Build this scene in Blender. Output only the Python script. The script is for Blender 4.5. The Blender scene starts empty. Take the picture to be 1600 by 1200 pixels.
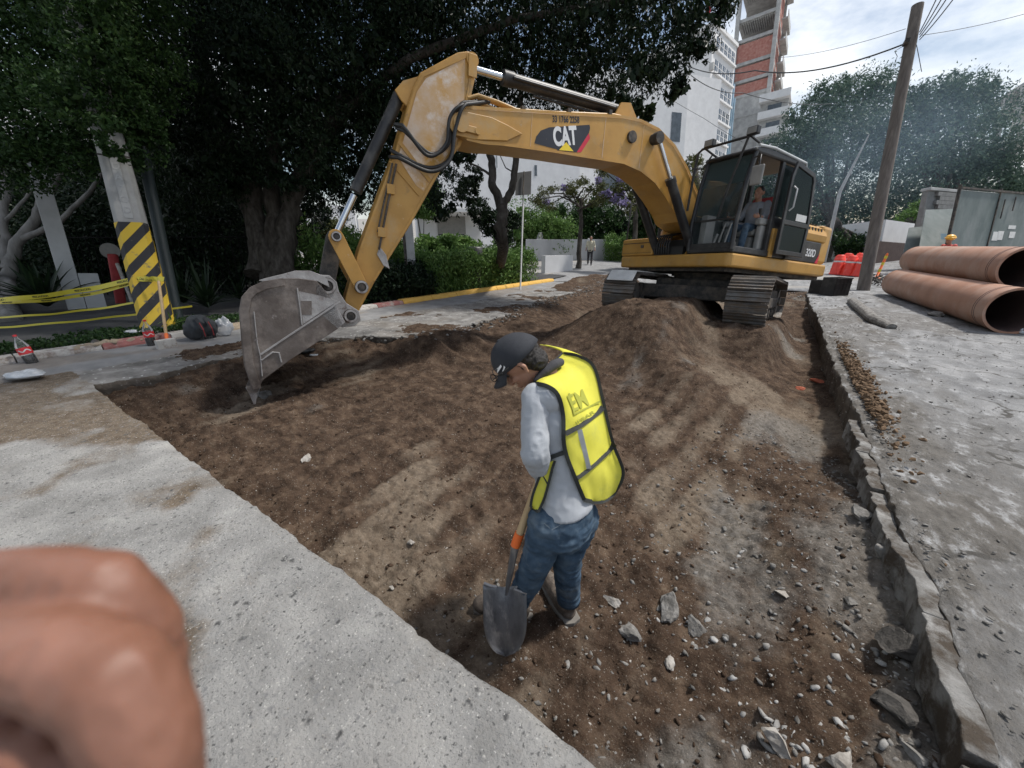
import bpy, bmesh, math, random
import numpy as np
from math import radians, sin, cos, pi, atan2, sqrt
from mathutils import Vector, Matrix, Euler
random.seed(7); RNG = np.random.default_rng(7)
C = bpy.context.scene.collection
scene = bpy.context.scene

# ------------------------------------------------------------------ camera
# world frame: X = across the street, Y = along the street, Z = normal of the street surface
FPX, CAMH, PITCH, YAW = 600.0, 1.5, atan2(216, 600), radians(34.05)
cam = bpy.data.objects.new('camera', bpy.data.cameras.new('camera'))
C.objects.link(cam); scene.camera = cam
cam.location = (0, 0, CAMH); cam.rotation_euler = (pi/2-PITCH, 0, YAW)
cam.data.sensor_width = 36; cam.data.lens = 13.5
cam.data.clip_start = 0.01; cam.data.clip_end = 1500
cam.data.dof.use_dof = True; cam.data.dof.focus_distance = 3.2; cam.data.dof.aperture_fstop = 4.5

# ------------------------------------------------------------------ light
SUN_EL, SUN_AZ = radians(60), radians(-34+75)      # azimuth in this frame, clockwise from +Y
w = bpy.data.worlds.new("World"); scene.world = w; w.use_nodes = True
nt = w.node_tree; N, L = nt.nodes, nt.links
for n in list(N): N.remove(n)
out = N.new('ShaderNodeOutputWorld'); bg = N.new('ShaderNodeBackground')
sky = N.new('ShaderNodeTexSky'); sky.sky_type = 'NISHITA'; sky.sun_disc = False
sky.sun_elevation = SUN_EL; sky.sun_rotation = SUN_AZ; sky.air_density = 1.2; sky.dust_density = 2.0
tc = N.new('ShaderNodeTexCoord'); mp_ = N.new('ShaderNodeMapping'); mp_.inputs['Scale'].default_value = (1.1, 1.1, 2.6)
cn = N.new('ShaderNodeTexNoise'); cn.inputs['Scale'].default_value = 2.0; cn.inputs['Detail'].default_value = 8; cn.inputs['Roughness'].default_value = .58
cr = N.new('ShaderNodeValToRGB'); cr.color_ramp.elements[0].position = .46; cr.color_ramp.elements[1].position = .63
mix = N.new('ShaderNodeMix'); mix.data_type = 'RGBA'
mix.inputs['B'].default_value = (10.2, 10.5, 10.8, 1)
L.new(tc.outputs['Generated'], mp_.inputs['Vector']); L.new(mp_.outputs[0], cn.inputs['Vector'])
L.new(cn.outputs['Fac'], cr.inputs['Fac']); L.new(cr.outputs['Color'], mix.inputs['Factor'])
L.new(sky.outputs[0], mix.inputs['A']); L.new(mix.outputs['Result'], bg.inputs['Color'])
bg.inputs['Strength'].default_value = 0.080; L.new(bg.outputs[0], out.inputs['Surface'])
sd = bpy.data.lights.new('sun', 'SUN'); sd.energy = 3.0; sd.angle = radians(5); sd.color = (1, .96, .9)
so = bpy.data.objects.new('sun', sd); C.objects.link(so)
sdir = Vector((sin(SUN_AZ)*cos(SUN_EL), cos(SUN_AZ)*cos(SUN_EL), sin(SUN_EL)))
so.rotation_euler = sdir.to_track_quat('Z', 'Y').to_euler(); so.location = (4, -3, 30)
vs = scene.view_settings; vs.view_transform = 'Standard'; vs.look = 'None'; vs.gamma = 1; vs.use_curve_mapping = False
vs.exposure = 0.58
scene.cycles.max_bounces = 8; scene.cycles.transparent_max_bounces = 12
scene.cycles.diffuse_bounces = 3; scene.cycles.glossy_bounces = 3

# ------------------------------------------------------------------ photogrammetry of the photograph (1600 x 1200 pixels)
_c, _s = cos(PITCH), sin(PITCH)
def ray(px, py):
    X = (px-800)/FPX; Y = (py-600)/FPX
    fx, fy, fz = X, _c-Y*_s, -(_s+Y*_c)
    return Vector((fx*cos(YAW)-fy*sin(YAW), fx*sin(YAW)+fy*cos(YAW), fz))
EYE = Vector((0, 0, CAMH))
def at(px, py, z=0.0):                       # point of a pixel on the plane Z = z
    r = ray(px, py); return EYE + r*((z-CAMH)/r.z)
def dp(px, py, d): return EYE + ray(px, py)*d  # point of a pixel at camera depth d
def fwd(x, y): return -sin(YAW)*x+cos(YAW)*y
UPV = -ray(870, 3000).normalized()           # true vertical: the street climbs about six degrees
GR = Vector((0, 0, 1)).rotation_difference(UPV).to_matrix().to_4x4()

# ------------------------------------------------------------------ helpers
def setp(o, label=None, cat=None, group=None, kind=None):
    for k, v in (('label', label), ('category', cat), ('group', group), ('kind', kind)):
        if v: o[k] = v
    return o
def thing(name, loc, label, cat, group=None):
    o = bpy.data.objects.new(name, None); C.objects.link(o); o.location = loc; o.empty_display_size = .2
    return setp(o, label, cat, group)
def link(name, me, parent=None, mats=(), **kw):
    for m in mats: me.materials.append(m)
    o = bpy.data.objects.new(name, me); C.objects.link(o)
    if parent is not None:
        o.parent = parent
        o.matrix_parent_inverse = PW(parent).inverted()
    return setp(o, **kw)
def PW(o):
    m = o.matrix_basis.copy()
    if o.parent is not None: m = PW(o.parent) @ o.matrix_parent_inverse @ m
    return m
def copy_tree(o, parent=None):
    c = o.copy(); C.objects.link(c)
    if parent is not None: c.parent = parent
    for ch in [x for x in C.objects if x.parent == o]: copy_tree(ch, c)
    return c

class MB:
    def __init__(s, M=None): s.v = []; s.f = []; s.sm = []; s.M = M or Matrix.Identity(4); s.mi = []; s.cm = 0
    def add(s, vs_, fs, smooth=False, L=None):
        b = len(s.v); M = s.M @ L if L is not None else s.M
        s.v += [tuple(M @ Vector(p)) for p in vs_]
        s.f += [tuple(b+i for i in f) for f in fs]; s.sm += [smooth]*len(fs); s.mi += [s.cm]*len(fs); return s
    def box(s, x0, x1, y0, y1, z0, z1, L=None):
        v = [(x, y, z) for x in (x0, x1) for y in (y0, y1) for z in (z0, z1)]
        return s.add(v, [(0,1,3,2),(4,6,7,5),(0,4,5,1),(2,3,7,6),(0,2,6,4),(1,5,7,3)], L=L)
    def tube(s, path, rad, seg=12, caps=True, flat=1.0, up=None):
        P = [Vector(p) for p in path]; n = len(P)
        R = rad if hasattr(rad, '__len__') else [rad]*n
        T = [(P[min(i+1, n-1)]-P[max(i-1, 0)]).normalized() for i in range(n)]
        a = up and Vector(up) or (Vector((0, 0, 1)) if abs(T[0].z) < .9 else Vector((1, 0, 0)))
        U = (a-T[0]*a.dot(T[0])).normalized(); vs_ = []; fs = []
        for i in range(n):
            U = (U-T[i]*U.dot(T[i])).normalized(); V = T[i].cross(U)
            r1, r2 = (R[i] if hasattr(R[i], '__len__') else (R[i], R[i]*flat))
            vs_ += [P[i]+U*(r1*cos(2*pi*k/seg))+V*(r2*sin(2*pi*k/seg)) for k in range(seg)]
        for i in range(n-1):
            for k in range(seg):
                k2 = (k+1) % seg; fs.append((i*seg+k, i*seg+k2, (i+1)*seg+k2, (i+1)*seg+k))
        s.add(vs_, fs, True)
        if caps:
            s.add(vs_[:seg], [tuple(range(seg-1, -1, -1))]); s.add(vs_[-seg:], [tuple(range(seg))])
        return s
    def cyl(s, a, b, r, seg=16, caps=True): return s.tube([a, b], r, seg, caps)
    def ring(s, a, b, ro, ri, seg=24):            # pipe-like ring from a to b
        s.tube([a, b], ro, seg, False); s.tube([a, b], ri, seg, False)
        A, B = Vector(a), Vector(b); T = (B-A).normalized()
        for P in (A, B):
            u = Vector((0, 0, 1)) if abs(T.z) < .9 else Vector((1, 0, 0)); U = (u-T*u.dot(T)).normalized(); V = T.cross(U)
            vv = [P+U*(r*cos(2*pi*k/seg))+V*(r*sin(2*pi*k/seg)) for r in (ro, ri) for k in range(seg)]
            s.add(vv, [(k, (k+1) % seg, seg+(k+1) % seg, seg+k) for k in range(seg)])
        return s
    def prism(s, poly, y0, y1, axis='y', L=None):  # outline in (x,z) extruded along y
        n = len(poly)
        f = {'y': lambda p, t: (p[0], t, p[1]), 'z': lambda p, t: (p[0], p[1], t), 'x': lambda p, t: (t, p[0], p[1])}[axis]
        v = [f(p, y0) for p in poly]+[f(p, y1) for p in poly]
        fs = [tuple(range(n)), tuple(range(2*n-1, n-1, -1))]+[(i, n+i, n+(i+1) % n, (i+1) % n) for i in range(n)]
        return s.add(v, fs, L=L)
    def ell(s, c, r, R=None, seg=16, rings=10):
        c = Vector(c); r = (r, r, r) if not hasattr(r, '__len__') else r; R = R or Matrix.Identity(3); v = []; fs = []
        v.append(c+R@Vector((0, 0, r[2])))
        for i in range(1, rings):
            t = pi*i/rings
            v += [c+R@Vector((r[0]*sin(t)*cos(2*pi*k/seg), r[1]*sin(t)*sin(2*pi*k/seg), r[2]*cos(t))) for k in range(seg)]
        v.append(c+R@Vector((0, 0, -r[2]))); e = len(v)-1
        for k in range(seg):
            fs.append((0, 1+k, 1+(k+1) % seg)); fs.append((e, e-seg+(k+1) % seg, e-seg+k))
        for i in range(rings-2):
            for k in range(seg):
                a = 1+i*seg+k; b = 1+i*seg+(k+1) % seg; fs.append((a, a+seg, b+seg, b))
        return s.add(v, fs, True)
    def rock(s, c, r, seed, sq=.7, sub=1):
        rg = random.Random(seed); t = (1+5**.5)/2
        v = [Vector(p).normalized() for p in [(-1,t,0),(1,t,0),(-1,-t,0),(1,-t,0),(0,-1,t),(0,1,t),(0,-1,-t),(0,1,-t),(t,0,-1),(t,0,1),(-t,0,-1),(-t,0,1)]]
        f = [(0,11,5),(0,5,1),(0,1,7),(0,7,10),(0,10,11),(1,5,9),(5,11,4),(11,10,2),(10,7,6),(7,1,8),(3,9,4),(3,4,2),(3,2,6),(3,6,8),(3,8,9),(4,9,5),(2,4,11),(6,2,10),(8,6,7),(9,8,1)]
        for _ in range(sub):
            cache = {}; nf = []
            def mid(a, b):
                k = (min(a, b), max(a, b))
                if k not in cache: cache[k] = len(v); v.append(((v[a]+v[b])/2).normalized())
                return cache[k]
            for a, b, c_ in f:
                x, y, z = mid(a, b), mid(b, c_), mid(c_, a); nf += [(a, x, z), (b, y, x), (c_, z, y), (x, y, z)]
            f = nf
        pl = [(Vector((rg.gauss(0, 1), rg.gauss(0, 1), rg.gauss(0, 1))).normalized(), rg.uniform(.30, .85)) for _ in range(11)]
        ax = (rg.uniform(.8, 1.25), rg.uniform(.6, 1.), sq); R = Euler((rg.uniform(-.3, .3), rg.uniform(-.3, .3), rg.uniform(0, 6.3))).to_matrix()
        vv = []
        for p in v:
            q = p.copy()
            for n_, d in pl:
                k = q.dot(n_)
                if k > d: q -= n_*(k-d)
            q *= 1+rg.uniform(-.09, .09); q = R @ Vector((q.x*ax[0], q.y*ax[1], q.z*ax[2])); vv.append(Vector(c)+q*r)
        return s.add(vv, f)
    def strip(s, pts, w, nrm, th=.003):           # flat ribbon along pts lying on a surface of normals nrm
        n = len(pts); v = []
        for i in range(n):
            T = (Vector(pts[min(i+1, n-1)])-Vector(pts[max(i-1, 0)])).normalized(); nn = Vector(nrm[i]); S = T.cross(nn).normalized()*w/2
            p = Vector(pts[i]); v += [p-S, p+S, p+S+nn*th, p-S+nn*th]
        fs = [(0,1,2,3), tuple(4*(n-1)+k for k in (3,2,1,0))]
        for i in range(n-1):
            for k in range(4): fs.append((4*i+k, 4*i+4+k, 4*i+4+(k+1) % 4, 4*i+(k+1) % 4))
        return s.add(v, fs)
    def mesh(s, name='m'):
        me = bpy.data.meshes.new(name); me.from_pydata(s.v, [], s.f)
        me.polygons.foreach_set('use_smooth', s.sm); me.polygons.foreach_set('material_index', s.mi)
        me.validate(); me.update()
        bm = bmesh.new(); bm.from_mesh(me); bmesh.ops.recalc_face_normals(bm, faces=bm.faces); bm.to_mesh(me); bm.free()
        return me
    def build(s, name, mats, parent=None, bevel=0, **kw):
        mats = mats if isinstance(mats, (list, tuple)) else [mats]
        o = link(name, s.mesh(name), parent, mats, **kw)
        if bevel:
            b = o.modifiers.new('b', 'BEVEL'); b.width = bevel; b.segments = 2; b.limit_method = 'ANGLE'; b.angle_limit = radians(40)
        return o

def baked(me, mods, name='x'):                    # run modifiers on a mesh and return the result
    o = bpy.data.objects.new('tmp', me); C.objects.link(o)
    for t, kw in mods:
        m = o.modifiers.new('m', t)
        for k, v in kw.items(): setattr(m, k, v)
    bpy.context.view_layer.update(); dg = bpy.context.evaluated_depsgraph_get()
    r = bpy.data.meshes.new_from_object(o.evaluated_get(dg)); r.name = name
    bpy.data.objects.remove(o); return r
def fuse(mb, voxel=.008, smooth=6, fac=.5, name='x'):
    r = baked(mb.mesh(), [('REMESH', dict(mode='VOXEL', voxel_size=voxel)), ('SMOOTH', dict(iterations=smooth, factor=fac))], name)
    r.polygons.foreach_set('use_smooth', [True]*len(r.polygons)); return r
def wrinkle(me, amp, sc, seed=0, aniso=(1, 1, 1)):
    n = len(me.vertices); co = np.empty(n*3); me.vertices.foreach_get('co', co); co = co.reshape(-1, 3)
    nn = np.empty(n*3); me.vertex_normals.foreach_get('vector', nn); nn = nn.reshape(-1, 3)
    q = co*np.array(aniso)*sc+seed*7.3
    d = 1-2*np.abs(n3(q))*1.0
    co += nn*(d[:, None]*amp); me.vertices.foreach_set('co', co.ravel()); me.update(); return me
def text_mesh(txt, size, th=.002, bold=0.0):
    cu = bpy.data.curves.new('t', 'FONT'); cu.body = txt; cu.size = size; cu.extrude = th; cu.offset = bold; cu.align_x = 'CENTER'; cu.align_y = 'CENTER'
    o = bpy.data.objects.new('t', cu); C.objects.link(o); bpy.context.view_layer.update()
    me = bpy.data.meshes.new_from_object(o.evaluated_get(bpy.context.evaluated_depsgraph_get())); bpy.data.objects.remove(o)
    return me
def text_on(name, txt, size, M, m, parent, th=.002, bold=0.0, sx=1.0, **kw):
    me = text_mesh(txt, size, th, bold); me.transform(M @ Matrix.Diagonal((sx, 1, 1, 1))); return link(name, me, parent, [m], **kw)

# numpy value noise
def _h(i, j, k=0):
    n = (i*374761393+j*668265263+k*2147483647) & 0xffffffff; n = ((n ^ (n >> 13))*1274126177) & 0xffffffff
    return ((n ^ (n >> 16)) & 0xffff)/65535.
def n2(x, y, seed=0):
    i = np.floor(x).astype(np.int64); j = np.floor(y).astype(np.int64); a = x-i; b = y-j; a = a*a*(3-2*a); b = b*b*(3-2*b)
    return (_h(i, j, seed)*(1-a)*(1-b)+_h(i+1, j, seed)*a*(1-b)+_h(i, j+1, seed)*(1-a)*b+_h(i+1, j+1, seed)*a*b)*2-1
def n3(p):
    x, y, z = p[:, 0], p[:, 1], p[:, 2]; k = np.floor(z).astype(np.int64); c_ = z-k; c_ = c_*c_*(3-2*c_)
    def sl(kk):
        i = np.floor(x).astype(np.int64); j = np.floor(y).astype(np.int64); a = x-i; b = y-j; a = a*a*(3-2*a); b = b*b*(3-2*b); o = kk*57
        return _h(i, j, o)*(1-a)*(1-b)+_h(i+1, j, o)*a*(1-b)+_h(i, j+1, o)*(1-a)*b+_h(i+1, j+1, o)*a*b
    return (sl(k)*(1-c_)+sl(k+1)*c_)*2-1
def fbm(x, y, o=4, seed=0, g=.5):
    r = 0; a = 1
    for k in range(o): r = r+a*n2(x*2**k+k*13.7, y*2**k-k*7.1, seed+k); a *= g
    return r
def f2(x, y, **k): return float(fbm(np.array([x]), np.array([y]), **k)[0])
def sstep(a, b, x): t = np.clip((x-a)/(b-a), 0, 1); return t*t*(3-2*t)

# ------------------------------------------------------------------ materials
def pmat(name, cols, *a_, cracks=None, **k_):
    m = _pmat(name, cols, *a_, **k_)
    if cracks:                                    # dark crack lines (colour, scale, width)
        t = m.node_tree; N, L = t.nodes, t.links; b = N['Principled BSDF']; src = b.inputs['Base Color'].links[0].from_socket
        g = N.new('ShaderNodeNewGeometry'); nz = N.new('ShaderNodeTexNoise'); nz.inputs['Scale'].default_value = 2.5; nz.inputs['Detail'].default_value = 6; L.new(g.outputs['Position'], nz.inputs['Vector'])
        vm = N.new('ShaderNodeVectorMath'); vm.operation = 'MULTIPLY_ADD'; vm.inputs[1].default_value = (.7, .7, .7); L.new(nz.outputs['Color'], vm.inputs[0]); L.new(g.outputs['Position'], vm.inputs[2])
        v = N.new('ShaderNodeTexVoronoi'); v.feature = 'DISTANCE_TO_EDGE'; v.inputs['Scale'].default_value = cracks[1]; L.new(vm.outputs[0], v.inputs['Vector'])
        n2_ = N.new('ShaderNodeTexNoise'); n2_.inputs['Scale'].default_value = 1.3; L.new(g.outputs['Position'], n2_.inputs['Vector'])
        r0 = N.new('ShaderNodeMapRange'); r0.inputs['From Min'].default_value = .45; r0.inputs['From Max'].default_value = .6; L.new(n2_.outputs['Fac'], r0.inputs['Value'])
        r = N.new('ShaderNodeMapRange'); r.inputs['From Min'].default_value = cracks[2]; r.inputs['From Max'].default_value = cracks[2]*.3; L.new(v.outputs['Distance'], r.inputs['Value'])
        mm = N.new('ShaderNodeMath'); mm.operation = 'MULTIPLY'; L.new(r.outputs[0], mm.inputs[0]); L.new(r0.outputs[0], mm.inputs[1])
        x = N.new('ShaderNodeMix'); x.data_type = 'RGBA'; L.new(mm.outputs[0], x.inputs['Factor']); L.new(src, x.inputs['A']); x.inputs['B'].default_value = (*cracks[0], 1); L.new(x.outputs['Result'], b.inputs['Base Color'])
    return m
def _pmat(name, cols, scale=4, rough=.8, bump=0.3, bscale=None, metal=0.0, detail=6, spec=None, speck=None, dust=None, wear=None, aniso=None, ramp=(.3, .7), coat=0, attr=None, sss=0, trans=0):
    """noise-mixed base colour, fine bump, optional specks (colour, scale, amount), dust and wear patches (colour, scale, lo, hi)"""
    m = bpy.data.materials.new(name); m.use_nodes = True; t = m.node_tree; N, L = t.nodes, t.links
    b = N['Principled BSDF']; b.inputs['Roughness'].default_value = rough; b.inputs['Metallic'].default_value = metal
    if spec is not None: b.inputs['Specular IOR Level'].default_value = spec
    if coat: b.inputs['Coat Weight'].default_value = coat; b.inputs['Coat Roughness'].default_value = .15
    if sss: b.inputs['Subsurface Weight'].default_value = sss; b.inputs['Subsurface Radius'].default_value = (.01, .004, .002)
    if trans: b.inputs['Transmission Weight'].default_value = trans
    g = N.new('ShaderNodeNewGeometry'); vec = g.outputs['Position']
    if aniso: mp2 = N.new('ShaderNodeMapping'); mp2.inputs['Scale'].default_value = aniso; L.new(vec, mp2.inputs[0]); vec = mp2.outputs[0]
    def noise(sc, det=6, r=.6):
        n = N.new('ShaderNodeTexNoise'); n.inputs['Scale'].default_value = sc; n.inputs['Detail'].default_value = det; n.inputs['Roughness'].default_value = r
        L.new(vec, n.inputs['Vector']); return n.outputs['Fac']
    def mixc(a, bcol, fac):
        x = N.new('ShaderNodeMix'); x.data_type = 'RGBA'; L.new(fac, x.inputs['Factor']); L.new(a, x.inputs['A'])
        if isinstance(bcol, tuple): x.inputs['B'].default_value = (*bcol, 1)
        else: L.new(bcol, x.inputs['B'])
        return x.outputs['Result']
    def rng(fac, lo, hi, o0=0, o1=1):
        r = N.new('ShaderNodeMapRange'); r.inputs['From Min'].default_value = lo; r.inputs['From Max'].default_value = hi
        r.inputs['To Min'].default_value = o0; r.inputs['To Max'].default_value = o1; L.new(fac, r.inputs['Value']); return r.outputs[0]
    n1 = noise(scale, detail)
    cr = N.new('ShaderNodeValToRGB'); e = cr.color_ramp; e.elements[0].color = (*cols[0], 1); e.elements[1].color = (*cols[-1], 1)
    e.elements[0].position, e.elements[1].position = ramp
    for i, c_ in enumerate(cols[1:-1]): q = e.elements.new(ramp[0]+(ramp[1]-ramp[0])*(i+1)/(len(cols)-1)); q.color = (*c_, 1)
    L.new(n1, cr.inputs['Fac']); col = cr.outputs['Color']
    for a_ in (attr or []):                       # (attribute name, colour list, scale)
        at_ = N.new('ShaderNodeAttribute'); at_.attribute_name = a_[0]
        c2 = N.new('ShaderNodeValToRGB'); c2.color_ramp.elements[0].color = (*a_[1][0], 1); c2.color_ramp.elements[1].color = (*a_[1][1], 1)
        c2.color_ramp.elements[0].position = .3; c2.color_ramp.elements[1].position = .7
        L.new(noise(a_[2]), c2.inputs['Fac']); ma = N.new('ShaderNodeMath'); ma.operation = 'MULTIPLY_ADD'; ma.inputs[1].default_value = 1.15; L.new(noise(a_[2]*2.6, 8, .75), ma.inputs[0]); L.new(at_.outputs['Fac'], ma.inputs[2]); col = mixc(col, c2.outputs['Color'], rng(ma.outputs[0], .62, 1.55))
    for sp in (speck if isinstance(speck, list) else [speck] if speck else []):
        v = N.new('ShaderNodeTexVoronoi'); v.inputs['Scale'].default_value = sp[1]; dn = N.new('ShaderNodeTexNoise'); dn.inputs['Scale'].default_value = sp[1]*1.1; dn.inputs['Detail'].default_value = 3; L.new(vec, dn.inputs['Vector']); dv = N.new('ShaderNodeVectorMath'); dv.operation = 'MULTIPLY_ADD'; dv.inputs[1].default_value = (1.5/sp[1],)*3; L.new(dn.outputs['Color'], dv.inputs[0]); L.new(vec, dv.inputs[2]); L.new(dv.outputs[0], v.inputs['Vector'])
        sc_ = N.new('ShaderNodeSeparateColor'); L.new(v.outputs['Color'], sc_.inputs[0])
        a1 = rng(v.outputs['Distance'], .15, .42, 1, 0); a2 = rng(sc_.outputs[0], 1-sp[2]-.02, 1-sp[2], 0, 1)
        mm = N.new('ShaderNodeMath'); mm.operation = 'MULTIPLY'; L.new(a1, mm.inputs[0]); L.new(a2, mm.inputs[1]); col = mixc(col, sp[0], mm.outputs[0])
    for d in (dust if isinstance(dust, list) else [dust] if dust else []): col = mixc(col, d[0], rng(noise(d[1], 8, .7), d[2], d[3]))
    if wear:
        wf = rng(noise(wear[1], 10, .75), wear[2], wear[3]); col = mixc(col, wear[0], wf)
        L.new(rng(wf, 0, 1, rough, min(1, rough+.3)), b.inputs['Roughness'])
    L.new(col, b.inputs['Base Color'])
    if bump:
        bp = N.new('ShaderNodeBump'); bp.inputs['Strength'].default_value = bump; bp.inputs['Distance'].default_value = .02
        bn = noise(bscale or scale*6, 8, .7); L.new(bn, bp.inputs['Height']); L.new(bp.outputs[0], b.inputs['Normal'])
    return m
def leafmat(name, cols, rough=.45, transl=.25):
    m = bpy.data.materials.new(name); m.use_nodes = True; t = m.node_tree; N, L = t.nodes, t.links; b = N['Principled BSDF']
    a = N.new('ShaderNodeAttribute'); a.attribute_name = 'rnd'; cr = N.new('ShaderNodeValToRGB'); e = cr.color_ramp
    e.elements[0].color = (*cols[0], 1); e.elements[1].color = (*cols[-1], 1)
    for i, c_ in enumerate(cols[1:-1]): q = e.elements.new((i+1)/(len(cols)-1)); q.color = (*c_, 1)
    L.new(a.outputs['Fac'], cr.inputs['Fac']); L.new(cr.outputs[0], b.inputs['Base Color']); b.inputs['Roughness'].default_value = rough
    b.inputs['Specular IOR Level'].default_value = .18
    tr = N.new('ShaderNodeBsdfTranslucent'); L.new(cr.outputs[0], tr.inputs['Color']); mx = N.new('ShaderNodeMixShader'); mx.inputs[0].default_value = transl
    L.new(b.outputs[0], mx.inputs[1]); L.new(tr.outputs[0], mx.inputs[2]); L.new(mx.outputs[0], N['Material Output'].inputs[0]); return m
def glassmat(name, tint, alpha=.35, rough=.03):
    m = bpy.data.materials.new(name); m.use_nodes = True; t = m.node_tree; N, L = t.nodes, t.links; b = N['Principled BSDF']
    b.inputs['Base Color'].default_value = (*tint, 1); b.inputs['Roughness'].default_value = rough; b.inputs['Specular IOR Level'].default_value = .8
    tr = N.new('ShaderNodeBsdfTransparent'); fr = N.new('ShaderNodeFresnel'); fr.inputs['IOR'].default_value = 1.5
    ad = N.new('ShaderNodeMath'); ad.operation = 'ADD'; ad.inputs[1].default_value = alpha; L.new(fr.outputs[0], ad.inputs[0])
    mx = N.new('ShaderNodeMixShader'); L.new(ad.outputs[0], mx.inputs[0]); L.new(tr.outputs[0], mx.inputs[1]); L.new(b.outputs[0], mx.inputs[2]); L.new(mx.outputs[0], N['Material Output'].inputs[0]); return m
MT = {}
MT['soil'] = pmat('soil', [(.025,.016,.011),(.064,.042,.029),(.122,.085,.059)], 6, .95, 1.0, 40, attr=[('dry', [(.11,.083,.060),(.22,.178,.135)], 18), ('grey', [(.085,.078,.068),(.24,.225,.205)], 22)], speck=[((.34,.31,.27), 120, .05), ((.24,.20,.16), 210, .10)], dust=((.16,.125,.09), 12, .60, .75), detail=12, spec=.1)
MT['slab'] = pmat('slab', [(.21,.208,.20),(.295,.292,.283),(.385,.38,.365)], 3.6, .9, 1.0, 60, speck=[((.10,.10,.10), 60, .24), ((.09,.09,.09), 24, .06), ((.52,.51,.49), 110, .10), ((.14,.14,.14), 150, .2), ((.22,.22,.22), 34, .12)], attr=[('dirt', [(.10,.075,.052),(.20,.16,.12)], 12)], dust=[((.40,.385,.36), 1.1, .55, .8), ((.15,.15,.148), 26, .60, .70), ((.50,.485,.455), 40, .60, .70)], detail=12, spec=.15)
MT['slab_side'] = pmat('slab_side', [(.055,.046,.038),(.15,.13,.11)], 9, .95, 1., 30, speck=((.3,.29,.27), 40, .15), spec=.1)
MT['road_right'] = pmat('road_right', [(.12,.12,.122),(.21,.212,.214),(.32,.32,.32)], 2.2, .85, .9, 40, aniso=(1.5,.8,1), speck=[((.09,.09,.09), 60, .06)], attr=[('dirt', [(.07,.064,.057),(.17,.158,.142)], 9)], detail=12, spec=.3, cracks=((.07,.066,.06), .9, .022), dust=((.10,.095,.09), 9, .55, .70), wear=((.38,.385,.39), 4.5, .53, .66))
MT['asphalt'] = pmat('asphalt', [(.17,.17,.175),(.27,.27,.27)], 3, .9, .4, 60, speck=((.4,.4,.4), 50, .1), spec=.15)
MT['ground'] = pmat('ground', [(.2,.19,.18),(.34,.33,.31)], 1.2, .95, .4, 20, spec=.1)
MT['rock'] = pmat('rock', [(.09,.085,.078),(.19,.182,.17),(.32,.31,.295)], 14, .9, .6, 60, spec=.15)
MT['rock_dark'] = pmat('rock_dark', [(.045,.043,.04),(.13,.12,.11)], 14, .9, .6, 60, spec=.15)
MT['clod'] = pmat('clod', [(.035,.023,.016),(.10,.07,.05)], 14, .95, .6, 60, spec=.05)
MT['white_stone'] = pmat('white_stone', [(.20,.18,.155),(.42,.40,.37)], 20, .9, .3, 60)
# ================================================================== terrain
def gz(x, y):                                   # the street climbs a little more beyond the works
    D = -sin(YAW)*np.asarray(x)+cos(YAW)*np.asarray(y)
    t = np.maximum(0, D-15.5); return .066*t*t/(t+3.)
def gzf(x, y): return float(gz(x, y))
def grid_mesh(X, Y, Z, attrs={}, name='g', flip=False):
    r, c_ = X.shape; v = np.stack([X, Y, Z], -1).reshape(-1, 3)
    i = np.arange(r*c_).reshape(r, c_); q = np.stack([i[:-1, :-1], i[1:, :-1], i[1:, 1:], i[:-1, 1:]], -1).reshape(-1, 4)
    if flip: q = q[:, ::-1]
    me = bpy.data.meshes.new(name); me.vertices.add(len(v)); me.vertices.foreach_set('co', v.ravel())
    me.loops.add(q.size); me.loops.foreach_set('vertex_index', q.ravel().astype(np.int32))
    me.polygons.add(len(q)); me.polygons.foreach_set('loop_start', np.arange(0, q.size, 4, dtype=np.int32)); me.polygons.foreach_set('loop_total', np.full(len(q), 4, dtype=np.int32))
    me.update(calc_edges=True); me.polygons.foreach_set('use_smooth', np.ones(len(q), bool))
    for k, a in attrs.items():
        at_ = me.attributes.new(k, 'FLOAT', 'POINT'); at_.data.foreach_set('value', a.ravel().astype(np.float32))
    me.update()
    if me.polygons[0].normal.z < 0: me.flip_normals()
    return me
# machine frames (fitted to the photograph)
def Rt(tx, ty): return Matrix.Rotation(tx, 4, 'X') @ Matrix.Rotation(ty, 4, 'Y')
MTILT = Matrix.Rotation(YAW, 4, 'Z') @ Matrix.Translation((4.225, 8.775, -.015)) @ Rt(radians(-4.7), radians(3.1))
MU = MTILT @ Matrix.Rotation(radians(208.2), 4, 'Z')
MN = MTILT @ Matrix.Rotation(radians(232.3), 4, 'Z')
MNi = MN.inverted()

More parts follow.
